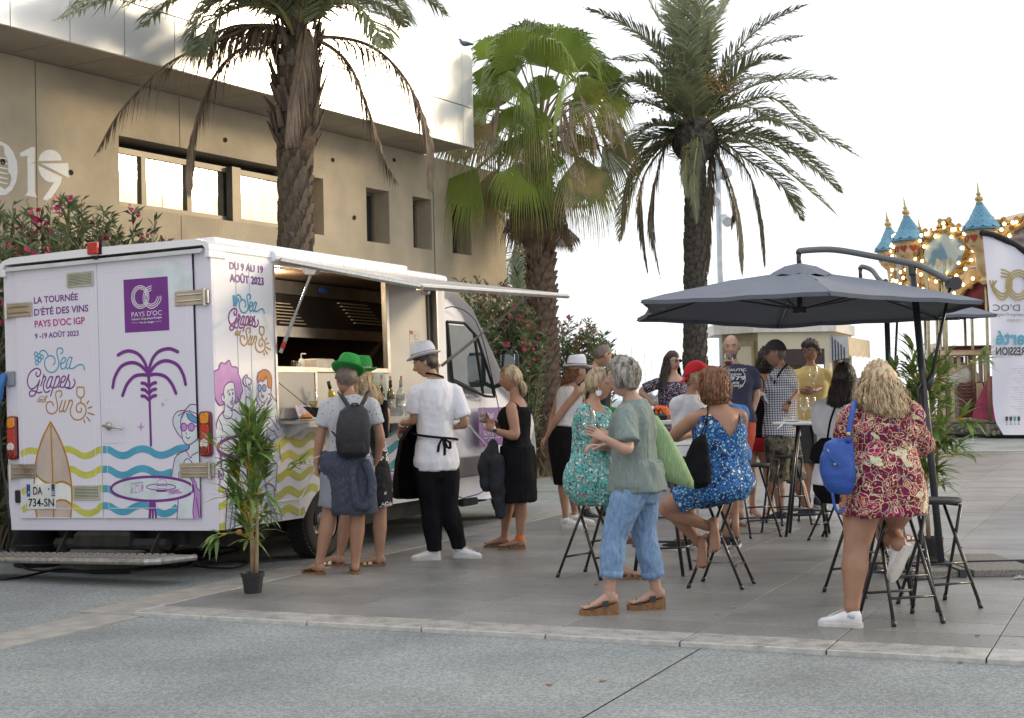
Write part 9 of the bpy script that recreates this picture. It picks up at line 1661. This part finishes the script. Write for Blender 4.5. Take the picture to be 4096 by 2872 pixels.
J=person('woman with dark curly hair in a black strappy top and red shorts',15.9,q4(308,240),q4(272,560),30,q4(338,165),1.0,.19,1.0,sk=warm,hy=60,arms=dict(L=[q4(238,378,-.05),q4(305,392,.12),dict(tip=q4(335,400,.15))],R=[q4(370,380,.2),q4(340,400,.3)]),legs=dict(L=[q4(258,740),q4(260,865),dict(toe=(.25,-.9),bare=1)],R=[q4(340,735,.15),q4(352,870,.2),dict(toe=(-.5,-.8),bare=1)]),eyes=False,legsc=1.05)
cloth(J,'camisole',cbk,(-.05,.72),.014,fl=.010,seed=95);cloth(J,'shorts',cred,(-.2,.04),.016,legs=(.13,.022));strap(J,pts(J,[(290,238,-.02),(312,275,-.12),(318,330,-.13)],c4),.006,cbk,'top_strap');hcap(J,hdk,.02,lump=.012);mane(J,None,[(J['at'](q4(338,135)),.09,.10),(J['at'](q4(332,180)),.12,.12),(J['at'](q4(318,225)),.12,.11),(J['at'](q4(318,240)),.08,.08)],hdk,120,.02,.007,seed=12);shoes(J,'sandal',shw,shw,.9)
J=person('man in a gingham shirt, camouflage shorts and dark cap with one hand on his hip',15.3,q4(410,205),q4(402,545),-60,q4(370,142),1.05,.215,1.28,sk=tan,hy=-82,arms=dict(L=[q4(482,330,-.06),q4(440,385,-.2),dict(tip=q4(418,425,-.2),pn=(0,1,0),th=(-1,0,.3),curl=.3)],R=[q4(330,370,.2),q4(305,350,.0),dict(tip=q4(268,338,-.05),pn=(0,0,-1))]),legs=dict(L=[q4(388,755),q4(400,945),dict(toe=(-1,-.05))],R=[q4(475,755,.25),q4(545,940,.25),dict(toe=(-1,-.05))]))
cloth(J,'gingham_shirt',cchk,(-.08,.985),.026,.45,sg=.03,slf=.02,fl=.010,seed=101,skirt=[ring(J,q4(402,470),.20,.185),ring(J,q4(402,556),.215,.20)]);cloth(J,'camouflage_shorts',camo,(-.2,.1),.02,legs=(.56,.04,.015));hcap(J,hsh,.006,nape=-.06);cap_on(J,mat('charcoal_cap',(.035,.03,.028),(.025,.02,.02),rough=.85),'dark grey cap worn by the man in the gingham shirt',.05);glasses(J,mat('gold_frame',(.5,.4,.2),rough=.3,metal=.8),clens);shoes(J,'sneaker',mat('navy_trainer',(.02,.025,.05),rough=.7),shs,1.12)
strap(J,pts(J,[(432,195,-.05),(400,230,-.22),(365,290,-.2)],c4),.010,cbk,'camera_strap');b=MB();b.poly(pts(J,[(250,328,-.15),(285,322,-.15),(330,345,-.15),(300,352,-.15)],c4),V3(0,.002,.004));b.poly(pts(J,[(312,338,-.16),(325,352,-.16),(343,392,-.16),(320,372,-.16)],c4),V3(0,.002,.004));b.build('leaflet',mat('leaflet_blue',(.45,.60,.72),(.7,.72,.74),rough=.5,scale=9,lo=.45,hi=.55),label='pale blue folded leaflet held by the man in the gingham shirt',cat='leaflet')
b=MB();w_=J['arm'][-1][2];b.tube([w_+V3(0,-.028,.0),w_+V3(0,-.042,.0)],.02,12);b.build('watch',gfr,J['root'])
J=person('curly haired man with glasses in a yellow t-shirt with folded arms',17.0,q4(548,198),q4(548,500),205,q4(548,132),1.06,.225,1.12,sk=brown,hy=218,hp=.1,arms=dict(R=[q4(492,325),q4(545,330,-.28)],L=[q4(622,300),q4(568,325,-.28),dict(tip=q4(535,330,-.32),pn=(0,1,0),curl=.6)]),legs=dict(R=[q4(530,740),q4(530,860),dict(toe=(-.4,-1))],L=[q4(580,740),q4(582,860),dict(toe=(.2,-1))]))
cloth(J,'t_shirt',yel_c,(-.05,.985),.024,.44,sg=.026,fl=.010,seed=111);cloth(J,'shorts',cgrey,(-.2,.15),.02,legs=(.5,.035));brows(J,hdk);glasses(J,gfr,clens);hcap(J,hdk,.026,front=.05,nape=-.06,lump=.010,seed=8);shoes(J,'sneaker',navy,shs,1.1);wine_glass(J['at'](q4(567,325,-.36)),'wine glass held upright by the man in the yellow t-shirt',s=1.35)
J=person('dark haired woman in a loose white t-shirt sitting with a black shoulder bag',11.95,q4(690,335),q4(680,790),22,q4(716,262),1.0,.19,1.08,sk=warm,hy=35,eyes=False,arms=dict(L=[q4(612,520),q4(660,600,.2)],R=[q4(760,520,.2),q4(780,560,.4)]),legs=dict(L=[q4(830,850,.25),q4(905,1090,.3),dict(toe=(.6,.6),H=q4(905,1110,.3))],R=[q4(860,840,.1),q4(985,1010,.3),dict(toe=(.8,.4),bare=1,H=q4(985,1075,.3))]))
cloth(J,'t_shirt',cw,(.0,.985),.028,.45,sg=.03,slf=.02,fl=.010,seed=121);cloth(J,'black_trousers',cbk,(-.2,.12),.02,legs=(.62,.03));hcap(J,hdk,.014,nape=-.09);mane(J,None,[(J['at'](q4(716,225)),.085,.10),(J['at'](q4(716,265)),.10,.115),(J['at'](q4(708,320,-.04)),.115,.10),(J['at'](q4(690,385,-.08)),.105,.07),(J['at'](q4(690,415,-.08)),.07,.05)],hdk,170,.010,.006,seed=15);shoes(J,'sandal',shw,cork_m)
strap(J,pts(J,[(668,410,-.14),(645,480,-.17),(632,560,-.15)],c4),.009,cbk,'bag_strap');B=MB();B.loft([ell(J['at'](q4(x,y,-.15)),V3(1,0,0),V3(0,1,0),a,.05,16,.3)for x,y,a in((625,560,.04),(612,600,.10),(608,660,.11),(612,685,.08))]);B.build('shoulder_bag',cbk,label='black shoulder bag at the hip of the woman in the white t-shirt',cat='bag',smooth=True)
b=MB();an=J['leg'][1][2];b.tube([an+V3(0,0,-.01),an+V3(0,0,.02)],.043,12);b.build('ankle_strap',shw,J['root'])
J=person('curvy woman with wavy blond hair in a crimson and cream paisley tunic, seen from behind',8.55,q4(892,372),q4(912,790),4,q4(886,292),1.0,.20,1.30,sk=tan,hy=12,hp=.2,eyes=False,legsc=1.18,armsc=1.2,arms=dict(L=[q4(715,560,.02),q4(735,620,.22),dict(tip=q4(770,640,.3))],R=[q4(1078,575,.02),q4(1098,602,.26),dict(tip=q4(1110,596,.34))]),legs=dict(L=[q4(772,1125),q4(752,1400),dict(toe=(-.85,.45))],R=[q4(930,1030,.3),q4(985,1085,.0),dict(toe=(-.30,.40,-.85),H=q4(1022,1135,-.02))]))
cloth(J,'paisley_tunic',cpais,(-.15,.975),.020,.82,sg=.030,slf=.02,skirt=[ring(J,q4(905,640),.21,.18),ring(J,q4(912,760),.235,.21),ring(J,q4(912,860),.25,.22),ring(J,q4(906,938),.256,.22)],amp=.009,seed=131)
b=MB();e_=J['arm'][1];p_=e_[0]+(e_[1]-e_[0])*1.02;d_=nrm(e_[2]-e_[1]);b.tube([e_[1]+d_*.02,e_[1]+d_*.075],[.078,.07],18,cap=False);b.build('lace_cuff',mat('lace',(.62,.58,.56),(.3,.1,.14),rough=.8,scale=130,lo=.45,hi=.5),J['root'])
hcap(J,hbl2,.022,nape=-.10,lump=.010);mane(J,None,[(J['at'](q4(886,240)),.085,.10),(J['at'](q4(882,280)),.125,.13),(J['at'](q4(888,330)),.152,.135),(J['at'](q4(905,385,-.04)),.165,.115),(J['at'](q4(930,430,-.09)),.13,.09),(J['at'](q4(950,462,-.11)),.075,.05)],hbl2,420,.017,.0055,seed=17,R_=rot_head(0));shoes(J,'sneaker',shw,shs,1.0,'trainer')
bb_=mat('blue_leather',(.025,.085,.36),(.02,.07,.30),rough=.45,scale=60,bump=.4,bscale=160);B=MB();B.loft([ell(J['at'](q4(x,y,-.16)),nrm(V3(1,0,-.12)),V3(0,1,0),a,h_,22,.35)for x,y,a,h_ in((706,562,.045,.03),(690,590,.085,.055),(680,660,.098,.07),(682,740,.10,.075),(688,800,.088,.065),(692,835,.06,.035))]);v,nn,f_=remesh(B,.009,2);B=MB();B.add(folds(v,nn,.004,9),f_);bg_=B.build('blue_handbag',bb_,label='bright blue leather backpack-handbag hanging at the side of the blonde woman',cat='handbag',smooth=True)
b=MB();b.tube(stroke_pts(pts(J,[(768,372,.0),(760,410,-.14),(742,500,-.19),(735,580,-.2)],c4),5),.017,8);b.tube(stroke_pts(pts(J,[(655,830,-.2),(668,900,-.2),(690,930,-.2),(715,905,-.18)],c4),5),.009,6);b.build('bag_strap',bb_,bg_,smooth=True);b=MB();b.box(J['at'](q4(655,655,-.262)),(.135,.008,.022),rotm((0,1,0),.75));b.build('pocket_flap',bb_,bg_);b=MB();b.tube(pts(J,[(630,615,-.255),(650,655,-.262)],c4),.0045,5);b.sphere(J['at'](q4(668,690,-.26)),.008,8,6);b.sphere(J['at'](q4(735,540,-.21)),.014,8,6);b.build('buckle',mat('brass',(.6,.45,.15),None,rough=.3,metal=1),bg_)
SC['built']=1
